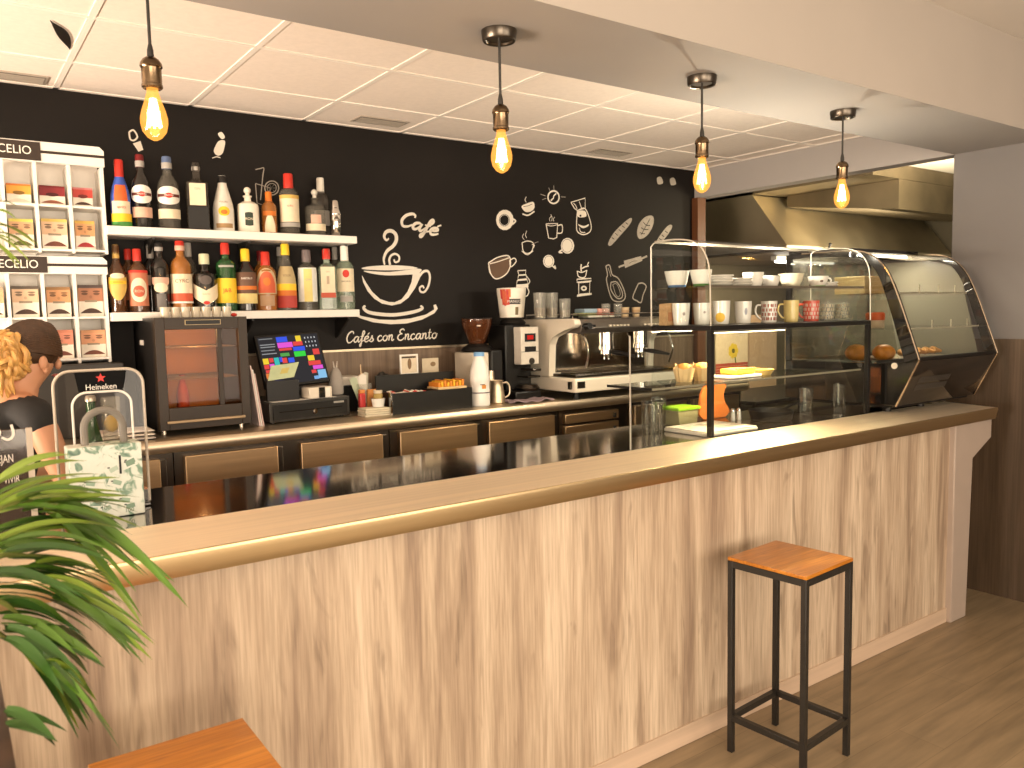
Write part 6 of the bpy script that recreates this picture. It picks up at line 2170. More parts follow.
swell = lambda a, b: (lambda t_: a + (b - a) * math.sin(PI * t_) ** .7)
decal('wall_decal', 'large white steaming coffee cup mural on the black wall', [
    (V, 'sfill', L5((110, 350), (150, 340), (250, 334), (350, 338), (398, 349), (350, 356), (250, 360), (150, 357))),
    (V, 'sfill', L5((125, 362), (250, 368), (405, 352), (408, 372), (380, 380), (250, 386), (160, 376))),
    (V, 'fill', L5((112, 385), (118, 420), (140, 465), (175, 505), (215, 530), (265, 540), (310, 530), (350, 500), (385, 450), (408, 400), (408, 372), (372, 380), (366, 420), (345, 470), (315, 508), (280, 523), (250, 522), (205, 507), (165, 470), (135, 425))),
    (V, 'line', L5((400, 398), (425, 368), (450, 365), (460, 395), (452, 440), (432, 470), (412, 468), (408, 450), (422, 440), (430, 452)), lambda t_: 2.6 - .8 * t_),
    (V, 'line', L5((228, 332), (224, 300), (240, 262), (272, 235), (288, 205), (284, 175), (262, 158), (236, 164), (226, 188), (238, 206), (250, 196)), lambda t_: 1.6 + 2.2 * math.sin(PI * min(1, t_ * 1.05)) ** .8),
    (V, 'line', L5((256, 332), (252, 305), (262, 284), (284, 276), (302, 290), (300, 312), (282, 318), (276, 304)), lambda t_: 2.4 - .6 * t_),
    (V, 'line', L5((128, 540), (122, 556), (160, 578), (270, 588), (370, 574), (420, 556), (412, 540)), swell(2.0, 3.6)),
    (V, 'fill', L5((52, 578), (120, 596), (200, 612), (280, 614), (360, 606), (440, 586), (482, 560), (478, 538), (490, 534), (500, 556), (482, 580), (420, 612), (340, 632), (260, 636), (170, 626), (100, 604))),
])
FONT = {
    'C': ([[(1.2, 1.5), (1.15, 1.85), (.8, 1.95), (.3, 1.5), (.1, .7), (.4, 0), (.9, .1), (1.25, .5)]], 1.3),
    'a': ([[(.85, .85), (.6, 1.0), (.25, .85), (.08, .4), (.25, .03), (.55, .15), (.85, .85)], [(.9, 1.0), (.8, .3), (.95, .02), (1.2, .25)]], 1.12),
    'f': ([[(.0, .2), (.35, .8), (.72, 1.6), (.6, 1.95), (.42, 1.7), (.34, .8), (.26, -.4), (.12, -.78), (.02, -.5), (.35, .05), (.7, .3)], [(.05, .98), (.65, 1.02)]], .72),
    'é': ([[(.12, .45), (.5, .55), (.75, .8), (.55, 1.0), (.2, .8), (.08, .4), (.3, 0), (.65, .1), (.95, .35)], [(.55, 1.25), (.85, 1.6)]], .92),
    's': ([[(.0, .1), (.25, .5), (.45, 1.05), (.5, .7), (.7, .25), (.4, -.02), (.1, .1)]], .85),
    'c': ([[(.75, .8), (.55, 1.0), (.2, .8), (.08, .4), (.3, 0), (.65, .1), (.95, .35)]], .92),
    'o': ([[(.5, 1.0), (.15, .75), (.1, .3), (.4, 0), (.75, .25), (.8, .75), (.5, 1.0), (.7, .8), (1.05, .8)]], 1.0),
    'n': ([[(.02, .9), (.18, .95), (.15, .5), (.12, 0)], [(.14, .4), (.4, .95), (.65, .9), (.62, .2), (.78, 0), (1.02, .25)]], 1.02),
    'E': ([[(1.15, 1.65), (.95, 1.95), (.5, 1.8), (.42, 1.35), (.85, 1.12)], [(.85, 1.12), (.3, .95), (.08, .45), (.4, 0), (.9, .05), (1.25, .45)]], 1.28),
    't': ([[(.3, 1.7), (.22, .8), (.22, .2), (.4, 0), (.65, .25)], [(0, 1.05), (.6, 1.12)]], .68),
    ' ': ([], .55),
}


def script(s, p0, p1, xh, w, slant=.22, curve=None):
    """hand lettering along a straight base line p0 -> p1 in photo pixels"""
    tot = sum(FONT[ch][1] for ch in s)
    out, x = [], 0
    dx, dy = (p1[0] - p0[0]) / tot, (p1[1] - p0[1]) / tot
    L = math.hypot(p1[0] - p0[0], p1[1] - p0[1])
    ux, uy = (p1[0] - p0[0]) / L, (p1[1] - p0[1]) / L
    for ch in s:
        st, adv = FONT[ch]
        for stroke in st:
            pts = []
            for a, b in stroke:
                u = (x + a + slant * b * xh / (L / tot) * .6)
                off = curve(u / tot) if curve else 0
                pts.append((p0[0] + dx * u + uy * xh * b, p0[1] + dy * u - ux * xh * b + off))
            out.append((V, 'line', pts, w))
        x += adv
    return out


decal('wall_decal', 'white script lettering Café above the steaming cup mural', script('Café', (399, 224.5), (437, 236), 7.2, lambda t_: 1.6 + 1.5 * math.sin(PI * t_)))
decal('wall_decal', 'white script lettering Cafés con Encanto below the cup mural', script('Cafés con Encanto', (346, 342.8), (437, 338.2), 5.6, lambda t_: .85 + .55 * math.sin(PI * t_)))


def ell(cx, cy, a, b, rot=0, n=14):
    return [Z4(cx + a * math.cos(2 * PI * k / n) * math.cos(rot) - b * math.sin(2 * PI * k / n) * math.sin(rot), cy + a * math.cos(2 * PI * k / n) * math.sin(rot) + b * math.sin(2 * PI * k / n) * math.cos(rot)) for k in range(n)]


def D(label, *parts): return decal('wall_decal', label, list(parts))


D('white drawing of a round cup seen from above, upper left of the drawings', (V, 'fill', ell(162, 186, 41, 48)), (BK, 'fill', ell(160, 187, 25, 29)), (V, 'loop', ell(160, 187, 21, 25), .5), (V, 'line', L4((192, 178), (212, 190), (198, 206)), 1.6))
D('small white cup drawing with one wisp of steam, upper left', (V, 'sfill', L4((240, 124), (262, 110), (294, 102), (300, 128), (284, 146), (258, 148))), (V, 'line', L4((244, 158), (270, 164), (300, 146)), 1.5), (V, 'line', L4((262, 104), (256, 92), (262, 78)), .7), (BK, 'line', L4((248, 124), (270, 120), (290, 112)), .5))
D('white drawing of a shining coffee bean in a circle', (V, 'loop', ell(389, 80, 26, 29), 1.6), (V, 'line', L4((376, 96), (388, 84), (390, 74), (402, 62)), 1.3), (G, 'line', L4((328, 66), (340, 70), (352, 74)), .6), (G, 'line', L4((424, 78), (434, 79), (444, 80)), .6), (G, 'line', L4((366, 36), (369, 43), (371, 50)), .6), (G, 'line', L4((390, 26), (390, 36), (391, 46)), .6), (G, 'line', L4((336, 92), (346, 88), (354, 85)), .6))
D('white drawing of a drip coffee maker with narrow waist', (V, 'cline', L4((470, 104), (536, 84), (536, 132), (500, 142), (486, 132)), 1.0), (V, 'loop', L4((500, 142), (536, 134), (562, 200), (560, 238), (530, 254), (500, 240), (496, 200)), 1.1), (V, 'line', L4((482, 108), (494, 122), (498, 136)), .8), (V, 'line', L4((508, 100), (514, 116), (520, 134)), .8), (V, 'sfill', L4((500, 146), (534, 144), (540, 170), (504, 172))), (V, 'sfill', L4((502, 206), (530, 214), (552, 206), (548, 216), (524, 224))), (BK, 'fill', ell(514, 166, 5, 5)), (V, 'line', L4((508, 222), (516, 242), (536, 244)), .8))
D('white outline drawing of a steaming straight mug', (V, 'cline', L4((354, 204), (408, 202), (404, 268), (388, 274), (366, 270)), 1.1), (V, 'line', L4((408, 212), (428, 210), (428, 244), (406, 248)), 1.2), (V, 'line', L4((372, 192), (370, 180), (378, 168)), .6), (V, 'line', L4((380, 192), (382, 176), (376, 160)), .6), (V, 'line', L4((390, 192), (388, 182), (394, 172)), .6), (V, 'line', L4((356, 210), (380, 214), (406, 208)), .7))
D('white outline of a small steaming cup with saucer, centre left', (V, 'loop', L4((242, 292), (268, 284), (294, 294), (288, 330), (266, 342), (248, 330)), 1.0), (V, 'line', L4((288, 300), (300, 304), (290, 322)), .9), (V, 'line', L4((240, 330), (266, 348), (294, 330)), .8), (V, 'line', L4((252, 278), (244, 264), (250, 250)), .6), (V, 'line', L4((264, 270), (258, 256), (264, 236)), .6), (G, 'line', L4((298, 296), (308, 290), (318, 288)), .5))
D('solid white cup drawing with handle at lower left, in the middle of the group', (V, 'fill', ell(454, 306, 31, 37)), (V, 'line', L4((432, 322), (414, 336), (430, 338)), 1.5), (BK, 'loop', ell(452, 306, 24, 30), .35))
D('solid white cup drawing with handle at lower right, in the middle of the group', (V, 'fill', ell(366, 378, 26, 30)), (V, 'line', L4((384, 400), (398, 412), (394, 398)), 1.5), (BK, 'loop', ell(366, 378, 20, 24), .35))
D('brown cup drawing with thick white outline, lower left of the drawings', (B, 'sfill', L4((88, 388), (180, 358), (186, 400), (164, 440), (124, 460), (98, 436))), (V, 'loop', L4((86, 386), (130, 360), (180, 354), (188, 396), (168, 438), (124, 460), (98, 438)), 1.2), (V, 'loop', L4((184, 374), (206, 364), (214, 380), (190, 404)), 1.1), (V, 'line', L4((92, 390), (130, 380), (182, 362)), 1.0), (V, 'line', L4((86, 402), (92, 432), (110, 452)), .6))
D('white drawing of a stacked moka pot above the white bean hopper', (V, 'cline', L4((222, 422), (260, 420), (258, 440), (228, 442)), 1.0), (V, 'cline', L4((226, 444), (262, 442), (262, 460), (222, 464)), 1.0), (V, 'cline', L4((220, 468), (266, 464), (270, 484), (216, 490)), 1.0), (V, 'fill', L4((216, 486), (270, 484), (272, 500), (214, 502))), (V, 'line', L4((266, 500), (274, 520), (264, 540), (248, 540)), 1.2), (V, 'line', L4((262, 446), (278, 470), (270, 486)), .9))
D('white drawing of a hand coffee mill with crank', (V, 'cline', L4((498, 462), (564, 458), (564, 470), (498, 476)), 1.2), (V, 'cline', L4((506, 478), (558, 474), (556, 528), (506, 532)), 1.2), (V, 'fill', L4((498, 534), (566, 526), (566, 534), (498, 544))), (V, 'fill', ell(530, 504, 14, 12)), (BK, 'fill', ell(530, 504, 6, 5)), (V, 'line', L4((498, 424), (506, 450), (534, 452), (544, 420)), 1.1), (V, 'line', L4((498, 424), (520, 430), (544, 420)), 1.0), (V, 'line', L4((518, 426), (516, 408), (518, 392)), 1.6), (V, 'line', L4((520, 412), (536, 404), (552, 400)), 1.3), (V, 'line', L4((546, 396), (552, 382)), 1.0))
D('grey drawing of a tilted baguette', (G, 'sfill', L4((644, 292), (668, 248), (708, 206), (744, 178), (754, 184), (740, 212), (700, 258), (662, 300), (648, 306))), (BK, 'line', L4((660, 268), (672, 276)), .8), (BK, 'line', L4((676, 248), (688, 258)), .8), (BK, 'line', L4((692, 230), (704, 240)), .8), (BK, 'line', L4((708, 214), (720, 222)), .8), (BK, 'line', L4((724, 198), (734, 206)), .8))
D('grey drawing of an oval scored loaf', (G, 'sfill', L4((778, 250), (786, 206), (816, 172), (846, 166), (856, 186), (846, 226), (820, 262), (790, 274))), (BK, 'line', L4((806, 196), (820, 210), (838, 212)), .8), (BK, 'line', L4((796, 222), (812, 230), (830, 230)), .8), (BK, 'line', L4((838, 180), (818, 216), (796, 256)), .7), (BK, 'line', L4((790, 244), (802, 250), (814, 250)), .7))
D('grey drawing of a short baguette just above the glass case', (G, 'sfill', L4((868, 286), (890, 250), (918, 216), (936, 208), (940, 222), (918, 258), (892, 288), (878, 296))), (BK, 'line', L4((892, 256), (904, 264)), .8), (BK, 'line', L4((908, 238), (920, 246)), .8), (BK, 'line', L4((880, 272), (892, 280)), .8))
D('grey drawing of a rolling pin', (G, 'fill', L4((716, 376), (796, 354), (802, 376), (722, 410))), (G, 'line', L4((692, 406), (706, 400), (720, 396)), 1.9), (G, 'line', L4((798, 366), (812, 360), (824, 354)), 1.9), (BK, 'line', L4((740, 388), (760, 378), (780, 376)), .4))
D('grey outline drawing of a paddle-shaped bread board', (G, 'loop', L4((632, 400), (650, 398), (662, 440), (690, 458), (716, 510), (722, 548), (700, 566), (660, 552), (636, 470), (640, 440)), 1.3), (G, 'loop', L4((656, 476), (684, 476), (708, 520), (706, 548), (682, 548), (656, 510)), 1.2), (G, 'line', L4((642, 408), (650, 430), (656, 450)), .7), (G, 'loop', L4((664, 486), (682, 484), (698, 520), (696, 540), (680, 536)), .6))
D('grey outline drawing of a bread slice beside the glass case', (G, 'loop', L4((784, 482), (804, 480), (820, 496), (806, 534), (796, 570), (776, 562), (758, 548), (770, 512)), 1.3))
D('two tiny white marks near the upper right corner of the black wall', (G, 'sfill', [(657, 178), (661, 177), (663, 183), (658, 184)]), (G, 'sfill', [(670, 179), (674, 178), (676, 184), (671, 185)]))


def Z2(x, y): return (110 + x * .2344 * .5332 * 1.0, 120 + y * .1269)


def P2(*q): return [(110 + a * .12695, 120 + b * .12695) for a, b in q]


decal('wall_decal', 'small white bottle opener drawing above the dark vermouth bottle', [(V, 'loop', P2((150, 95), (185, 80), (215, 130), (190, 160), (160, 150)), 1.6), (V, 'fill', P2((180, 185), (240, 165), (262, 235), (225, 250)))])
decal('wall_decal', 'small white cocktail glass drawing above the upper shelf', [(V, 'sfill', P2((850, 110), (880, 95), (905, 135), (880, 150))), (V, 'sfill', P2((858, 165), (905, 165), (898, 230), (880, 270), (845, 280), (818, 250), (828, 210))), (V, 'line', P2((805, 300), (840, 290), (870, 298)), .9)])
decal('wall_decal', 'grey drawing of a long drink with bent straw and citrus wheel', [(G, 'cline', [(255.5, 183.5), (270.5, 188), (266, 206), (257, 203)], .9), (G, 'line', [(255.5, 169.5), (260, 168.6), (263.8, 168.2), (262.8, 176), (260.5, 200)], 1.0), (G, 'loop', [(266 + 5.8 + 7 * math.cos(k * PI / 5), 188 + 7 * math.sin(k * PI / 5)) for k in range(10)], 1.1), (G, 'loop', [(271.8 + 4.6 * math.cos(k * PI / 5), 188 + 4.6 * math.sin(k * PI / 5)) for k in range(10)], .7)] + [(G, 'cline', [(271.8, 188), (271.8 + 4.6 * math.cos(a), 188 + 4.6 * math.sin(a))], .5) for a in (0, PI / 3, 2 * PI / 3, PI, 4 * PI / 3, 5 * PI / 3)])
# ------------------------------------------------------------------ the woman behind the bar
FLB = 0.0


def skin_mesh(name, V_, E_, R_, material, parent, root=0, sub=2, smooth=True, fix=None):
    me = bpy.data.meshes.new(name)
    me.from_pydata([tuple(v) for v in V_], E_, [])
    o = bpy.data.objects.new(name, me)
    COL.objects.link(o)
    sk = o.modifiers.new('skin', 'SKIN')
    sk.use_smooth_shade = True
    for i, v in enumerate(me.skin_vertices[0].data):
        r = R_[i]
        v.radius = r if hasattr(r, '__len__') else (r, r)
        v.use_root = (i == root)
    sb = o.modifiers.new('sub', 'SUBSURF'); sb.levels = sb.render_levels = sub
    dg = bpy.context.evaluated_depsgraph_get()
    m2 = bpy.data.meshes.new_from_object(o.evaluated_get(dg))
    bpy.data.objects.remove(o); bpy.data.meshes.remove(me)
    m2.name = name
    if fix:
        for v in m2.vertices:
            v.co = fix(v.co)
    if parent is not None:
        m2.transform(world_of(parent).inverted())
    m2.materials.clear(); m2.materials.append(material)
    for p in m2.polygons:
        p.use_smooth = True
    ob = bpy.data.objects.new(name, m2)
    COL.objects.link(ob)
    if parent is not None:
        ob.parent = parent
    return ob


d = Vector((.93, .36, 0)).normalized()          # the way she faces
rg = Vector((d.y, -d.x, 0))                      # her right
up_ = Vector((0, 0, 1))
hip = Vector((.10, 3.235, .86))
t = thing('person', 'blond woman in a black sleeveless top seen from behind the bar', 'person', (hip.x, hip.y, 0))
neck = Vector((.205, 3.255, 1.415)); head = Vector((.275, 3.275, 1.548))
chest = Vector((.15, 3.235, 1.24)); waist = Vector((.12, 3.235, 1.02))
rs, ls = neck + rg * .165 - up_ * .045 - d * .01, neck - rg * .165 - up_ * .045 - d * .01
re, le = rs + rg * .055 + d * .06 - up_ * .245, ls - rg * .03 + d * .10 - up_ * .24
rw, lw = re + d * .20 - rg * .02 - up_ * .045, le + d * .19 + rg * .06 - up_ * .02
rh_, lh_ = hip + rg * .09 - up_ * .03, hip - rg * .09 - up_ * .03
V_ = [hip, waist, chest, neck - up_ * .04, neck + up_ * .035 + d * .008, head - up_ * .03 - d * .012, head + up_ * .045,
      rs, re, rw, ls, le, lw, rh_, rh_ + d * .02 - up_ * .40, rh_ - d * .01 - up_ * .76, ls * 0 + lh_, lh_ + d * .02 - up_ * .40, lh_ - d * .01 - up_ * .76,
      rh_ - up_ * .795 + d * .13, lh_ - up_ * .795 + d * .13, rs.lerp(neck, .45) + up_ * .005, ls.lerp(neck, .45) + up_ * .005]
E_ = [(0, 1), (1, 2), (2, 3), (3, 4), (4, 5), (5, 6), (3, 21), (21, 7), (7, 8), (8, 9), (3, 22), (22, 10), (10, 11), (11, 12), (0, 13), (13, 14), (14, 15), (15, 19), (0, 16), (16, 17), (17, 18), (18, 20)]
R_ = [(.15, .11), (.125, .095), (.15, .105), (.075, .07), (.056, .054), (.082, .078), (.078, .085), .055, .040, .028, .055, .040, .028, .085, .058, .038, .085, .058, .038, .035, .035, .055, .055]
# hands grow from the wrists: palm and five fingers each
for wv, wrist, fw, sd in ((9, rw, (rw - re).normalized(), -rg), (12, lw, (lw - le).normalized(), rg)):
    pi = len(V_)
    palm = wrist + fw * .065 - up_ * .008
    V_.append(palm); R_.append((.026, .015)); E_.append((wv, pi))
    for k, ln in enumerate((.070, .080, .074, .058)):
        off = sd * (.024 - .016 * k)
        a = palm + off + fw * .028; b = a + fw * ln * .55 - up_ * .010; c = b + fw * ln * .35 - up_ * .028
        i0 = len(V_); V_ += [a, b, c]; R_ += [.0085, .0080, .0065]; E_ += [(pi, i0), (i0, i0 + 1), (i0 + 1, i0 + 2)]
    a = wrist + fw * .03 + sd * .030 - up_ * .012; b = a + fw * .032 + sd * .018 - up_ * .012; c = b + fw * .028 - up_ * .010
    i0 = len(V_); V_ += [a, b, c]; R_ += [.0105, .009, .0075]; E_ += [(wv, i0), (i0, i0 + 1), (i0 + 1, i0 + 2)]
body = skin_mesh('body', V_, E_, R_, MT['skin'], t, 0, 2)
# facial features on the far side of the head
m = MB()
fc = head + d * .078
m.ball(fc - up_ * .022 + d * .004, (.012, .012, .020), 12, 8)
for s in (-1, 1):
    m.ball(head + d * .066 + rg * .030 * s + up_ * .005, (.012, .012, .010), 12, 8)
build('nose_and_lids', m, MT['skin'], body)
m = MB()
for s in (-1, 1):
    m.ball(head + d * .0745 + rg * .031 * s + up_ * .004, (.005, .005, .006), 10, 6)
build('eyes', m, cm((.04, .02, .01), .2), body)
m = MB(); m.ball(head + d * .072 - up_ * .062, (.014, .014, .006), 12, 6)
build('mouth', m, cm((.40, .10, .08), .4), body)
for s in (-1, 1):
    m = MB()
    ec = head + rg * (.080 * s) - up_ * .012 - d * .008
    rot = Matrix((rg, d, up_)).transposed()
    m.ball(ec, (.009, .015, .026), 14, 10, rot=rot)
    m.ball(ec + rg * .004 * s - up_ * .028 + d * .004, (.007, .009, .010), 10, 6, rot=rot)
    build('ear', m, MT['skin'], body)
# black sleeveless top
V2 = [hip - up_ * .06, waist, chest, neck - up_ * .085 - d * .01, rs + up_ * .004, ls + up_ * .004, rs.lerp(re, .35), ls.lerp(le, .35), rs.lerp(neck, .5) - up_ * .012, ls.lerp(neck, .5) - up_ * .012]
top = skin_mesh('black_top', V2, [(0, 1), (1, 2), (2, 3), (3, 8), (8, 4), (3, 9), (9, 5), (4, 6), (5, 7)], [(.178, .14), (.142, .115), (.172, .13), (.105, .10), .066, .066, .056, .056, .064, .064], MT['cloth_black'], t, 0, 2)
# dark trousers
V3 = [hip, rh_, rh_ + d * .02 - up_ * .40, rh_ - d * .01 - up_ * .755, lh_, lh_ + d * .02 - up_ * .40, lh_ - d * .01 - up_ * .755]
skin_mesh('trousers', V3, [(0, 1), (1, 2), (2, 3), (0, 4), (4, 5), (5, 6)], [(.16, .13), .10, .072, .055, .10, .072, .055], cm((.015, .015, .02), .8), t, 0, 2)
# hair: dark roots over the skull, blond ponytail bunched at the back
random.seed(21)
m = MB()
rot = Matrix((rg, d, up_)).transposed()
m.ball(head + up_ * .035 - d * .014, (.086, .098, .088), 26, 16, rot=rot)
cap_ = build('dark_hair', m, MT['hair_dark'], t)
cap_['label'] = 'dark roots over the crown'


def lock(m, pts, r, seg=7):
    m.tube(smooth_path(pts, 5), lambda q: r * (1 - .75 * abs(2 * q - .9) ** 2.2) + .001, seg)


m = MB()
toward = (-d * .75 - rg * .12).normalized()
for i in range(40):                      # sleek dark strands pulled back
    a = -1.72 + 3.44 * i / 39
    p0 = head + up_ * (.098 * math.cos(a) + .024) + rg * .084 * math.sin(a) + d * .055
    p1 = head + up_ * (.102 * math.cos(a * .9) + .027) + rg * .087 * math.sin(a * .9) - d * .01
    p2 = head + up_ * (.06 * math.cos(a) + .045) + rg * .07 * math.sin(a) - d * .085
    lock(m, [p0, p1, p2], .011, 6)
build('strands', m, MT['hair_dark'], cap_)
m = MB()
bc = head - d * .115 + up_ * .012 + rg * .012
m.ball(bc, (.080, .080, .088), 20, 14, rot=rot)
hb_ = build('blond_hair', m, MT['hair_blond'], t)
m = MB()
for i in range(150):                      # curly bun and loose tail
    a, b = random.uniform(0, 2 * PI), random.uniform(-1.1, 1.2)
    n_ = Vector((math.cos(a) * math.cos(b), math.sin(a) * math.cos(b), math.sin(b)))
    tg = n_.cross(Vector((random.uniform(-1, 1), random.uniform(-1, 1), random.uniform(-.4, .4)))).normalized()
    c = bc + Vector((n_.x * .084, n_.y * .082, n_.z * .092))
    L_ = random.uniform(.025, .05)
    lock(m, [c - tg * L_ - n_ * .012, c + n_ * random.uniform(.002, .012), c + tg * L_ - n_ * .012 - up_ * .008], random.uniform(.006, .011), 6)
for i in range(26):
    a = random.uniform(-.055, .055); b = random.uniform(-.05, .02)
    p0 = bc + rg * a + d * b - up_ * .03
    lock(m, [p0, p0 + rg * a * .5 - d * .022 - up_ * .05, p0 + rg * (a * .4 + random.uniform(-.015, .015)) - d * .012 - up_ * random.uniform(.08, .125)], .009, 6)
build('curls', m, MT['hair_blond'], hb_)

# ------------------------------------------------------------------ potted palm at the left edge
random.seed(31)
px0, py0 = -.30, 1.02
t = thing('potted_palm', 'green palm with long narrow leaves hanging over the bar from the left edge', 'plant', (px0, py0, 0))
edge = at(9, 720, Y=.80)
pr = edge.x
m = MB()
pw = .42
zr = 1.26
m.prism([(pr - pw, .80), (pr, .80), (pr, .80 + pw), (pr - pw, .80 + pw)], .0, zr, 'z', .006)
pot = build('planter', m, MT['planter'], t)
m = MB()
for q in ((pr - pw - .004, pr + .003, .796, .816), (pr - pw - .004, pr + .003, .80 + pw - .016, .80 + pw + .004), (pr - pw - .004, pr - pw + .016, .816, .80 + pw - .016), (pr - .013, pr + .003, .816, .80 + pw - .016)):
    m.box(q[0], q[1], q[2], q[3], zr + .0005, zr + .02)
build('planter_rim', m, MT['planter'], pot)
m = MB(); m.box(pr - pw + .017, pr - .014, .817, .80 + pw - .017, zr + .0005, zr + .012)
build('soil', m, MT['soil'], pot)
pc = Vector((pr - pw / 2, .80 + pw / 2, zr + .01))
m = MB()
for i in range(5):
    a = 2 * PI * i / 5
    m.tube(smooth_path([pc + Vector((.02 * math.cos(a), .02 * math.sin(a), 0)), pc + Vector((.03 * math.cos(a), .03 * math.sin(a), .12)), pc + Vector((.05 * math.cos(a), .05 * math.sin(a), .26))], 4), lambda q: .014 - .006 * q, 8)
build('stems', m, MT['stem'], t)


def blade(m, base, tip, w, droop, nrm):
    """one long narrow leaflet, folded along its midrib"""
    n = 9
    base, tip = Vector(base), Vector(tip)
    d_ = tip - base
    side = d_.cross(nrm).normalized()
    L, C_, R = [], [], []
    for i in range(n + 1):
        s = i / n
        p = base + d_ * s - up_ * droop * (s * s) + nrm * (.12 * d_.length * math.sin(PI * s) * .35)
        ww = w * (math.sin(PI * min(1, .12 + .88 * s)) ** .75) * (1 - .25 * s)
        L.append(m.v(p + side * ww / 2 + nrm * ww * .18)); C_.append(m.v(p)); R.append(m.v(p - side * ww / 2 + nrm * ww * .18))
    for i in range(n):
        m.f([L[i], L[i + 1], C_[i + 1], C_[i]]); m.f([C_[i], C_[i + 1], R[i + 1], R[i]])


def frond(pix, Y0_, Y1_, leaf_len, w, droop, mi, n=11, spread=.75, start=.15):
    """pix: photo course of the rib; the rib itself runs in space between depths Y0_ and Y1_"""
    k = len(pix) - 1
    pts = [at(x, y, Y=Y0_ + (Y1_ - Y0_) * i / k) for i, (x, y) in enumerate(pix)]
    rib = smooth_path([pc + up_ * .22] + pts, 8)
    m = MB(); m.tube(rib, lambda q: .0055 * (1 - .75 * q), 6)
    r_ = build('frond', m, MT['stem'], t)
    m = MB()
    m.use((MT['leaf'], MT['leaf_dark'], MT['leaf_pale'])[mi])
    for i in range(n):
        s = start + (1 - start) * i / (n - 1)
        j = min(len(rib) - 2, int(s * (len(rib) - 1)))
        p = rib[j]; tg = (rib[j + 1] - rib[j]).normalized()
        side = tg.cross(up_).normalized()
        for sd in (-1, 1):
            if random.random() < .06:
                continue
            L_ = leaf_len * (1 - .35 * s) * random.uniform(.8, 1.15)
            dr = (tg * (.75 + .3 * s) + side * sd * spread * (1 - .55 * s) + up_ * random.uniform(-.15, .22)).normalized()
            nv = (up_ * .9 + side * sd * .25 + tg * .1).normalized()
            m.use((MT['leaf'], MT['leaf_dark'], MT['leaf_pale'])[mi if random.random() < .65 else random.randrange(3)])
            blade(m, p, p + dr * L_, w * random.uniform(.8, 1.15), droop * random.uniform(.6, 1.4), nv)
    m.use((MT['leaf'], MT['leaf_dark'], MT['leaf_pale'])[mi])
    blade(m, rib[-1], rib[-1] + (rib[-1] - rib[-3]).normalized() * leaf_len * .55, w, droop, up_)
    build('leaflets', m, None, r_)


def spray(rib_px, Yr, rows, w, sag, mats):
    """one palm frond: a rib out of the pot plus a fan of blades, each given by start and tip"""
    rib = smooth_path([pc + up_ * .20] + [at(x, y, Y=yy) for (x, y), yy in zip(rib_px, Yr)], 7)
    m = MB(); m.tube(rib, lambda q: .006 * (1 - .7 * q), 6)
    r_ = build('frond', m, MT['stem'], t)
    m = MB()
    for (a0, b0), (a1, b1), n in rows:
        n = int(n * 1.9)
        for i in range(n):
            f_ = i / max(1, n - 1)
            j = lambda k: random.uniform(-k, k)
            ax, ay = a0[0] + (a1[0] - a0[0]) * f_ + j(4), a0[1] + (a1[1] - a0[1]) * f_ + j(5)
            bx, by = b0[0] + (b1[0] - b0[0]) * f_ + j(11), b0[1] + (b1[1] - b0[1]) * f_ + j(9)
            ya = Yr[-1] - .05 + j(.06); yb = ya + .05 + j(.10)
            p, q = at(ax, ay, Y=ya), at(bx, by, Y=yb)
            sg = sag * random.uniform(.6, 1.3)
            q = q + up_ * 0
            m.use(MT[mats[random.randrange(len(mats))]])
            nv = (up_ * .75 - Vector((.35, .65, 0)) * random.uniform(.3, .8)).normalized()
            blade(m, p, q + up_ * sg, w * random.uniform(.8, 1.2), sg, nv)
    build('leaflets', m, None, r_)


LM, LD, LP = 'leaf', 'leaf_dark', 'leaf_pale'
spray([(-40, 540), (0, 508), (45, 498)], (1.05, 1.15, 1.25), [(((20, 500), (112, 492)), ((90, 515), (184, 608)), 7), (((0, 505), (70, 486)), ((60, 510), (168, 590)), 8), (((40, 510), (140, 520)), ((60, 520), (148, 622)), 6)], .0135, .03, (LM, LM, LP))
spray([(-40, 580), (0, 556), (40, 556)], (1.0, 1.1, 1.18), [(((-5, 530), (104, 522)), ((20, 575), (118, 606)), 10), (((30, 560), (110, 560)), ((50, 585), (150, 656)), 7), (((60, 590), (150, 652)), ((50, 600), (130, 650)), 4)], .0145, .03, (LM, LM, LD, LP))
spray([(-40, 610), (-5, 600), (20, 615)], (.98, 1.05, 1.10), [(((-8, 570), (80, 590)), ((10, 640), (92, 690)), 11), (((25, 620), (85, 650)), ((35, 640), (98, 672)), 5)], .0140, .035, (LM, LD, LD))
spray([(-40, 640), (-10, 630), (12, 642)], (.95, 1.0, 1.05), [(((0, 640), (62, 690)), ((45, 655), (112, 742)), 6), (((20, 650), (75, 742)), ((55, 665), (98, 700)), 5)], .0125, .035, (LM, LD, LP))
spray([(-40, 690), (-12, 712), (4, 720)], (.93, .95, .98), [(((6, 712), (62, 744)), ((6, 722), (58, 738)), 3)], .0150, .02, (LD,))
spray([(-50, 520), (-25, 480), (-5, 470)], (1.1, 1.2, 1.25), [(((-10, 480), (72, 446)), ((-5, 492), (80, 470)), 3), (((-10, 500), (95, 478)), ((0, 515), (140, 500)), 5), (((-15, 540), (70, 520)), ((-10, 560), (90, 545)), 6)], .0125, .02, (LM, LP, LP))
spray([(-60, 420), (-50, 300), (-22, 235)], (1.05, 1.15, 1.25), [(((-15, 225), (44, 244)), ((-15, 235), (30, 262)), 3), (((-12, 212), (20, 204)), ((-12, 240), (24, 270)), 3)], .0085, .02, (LP,))
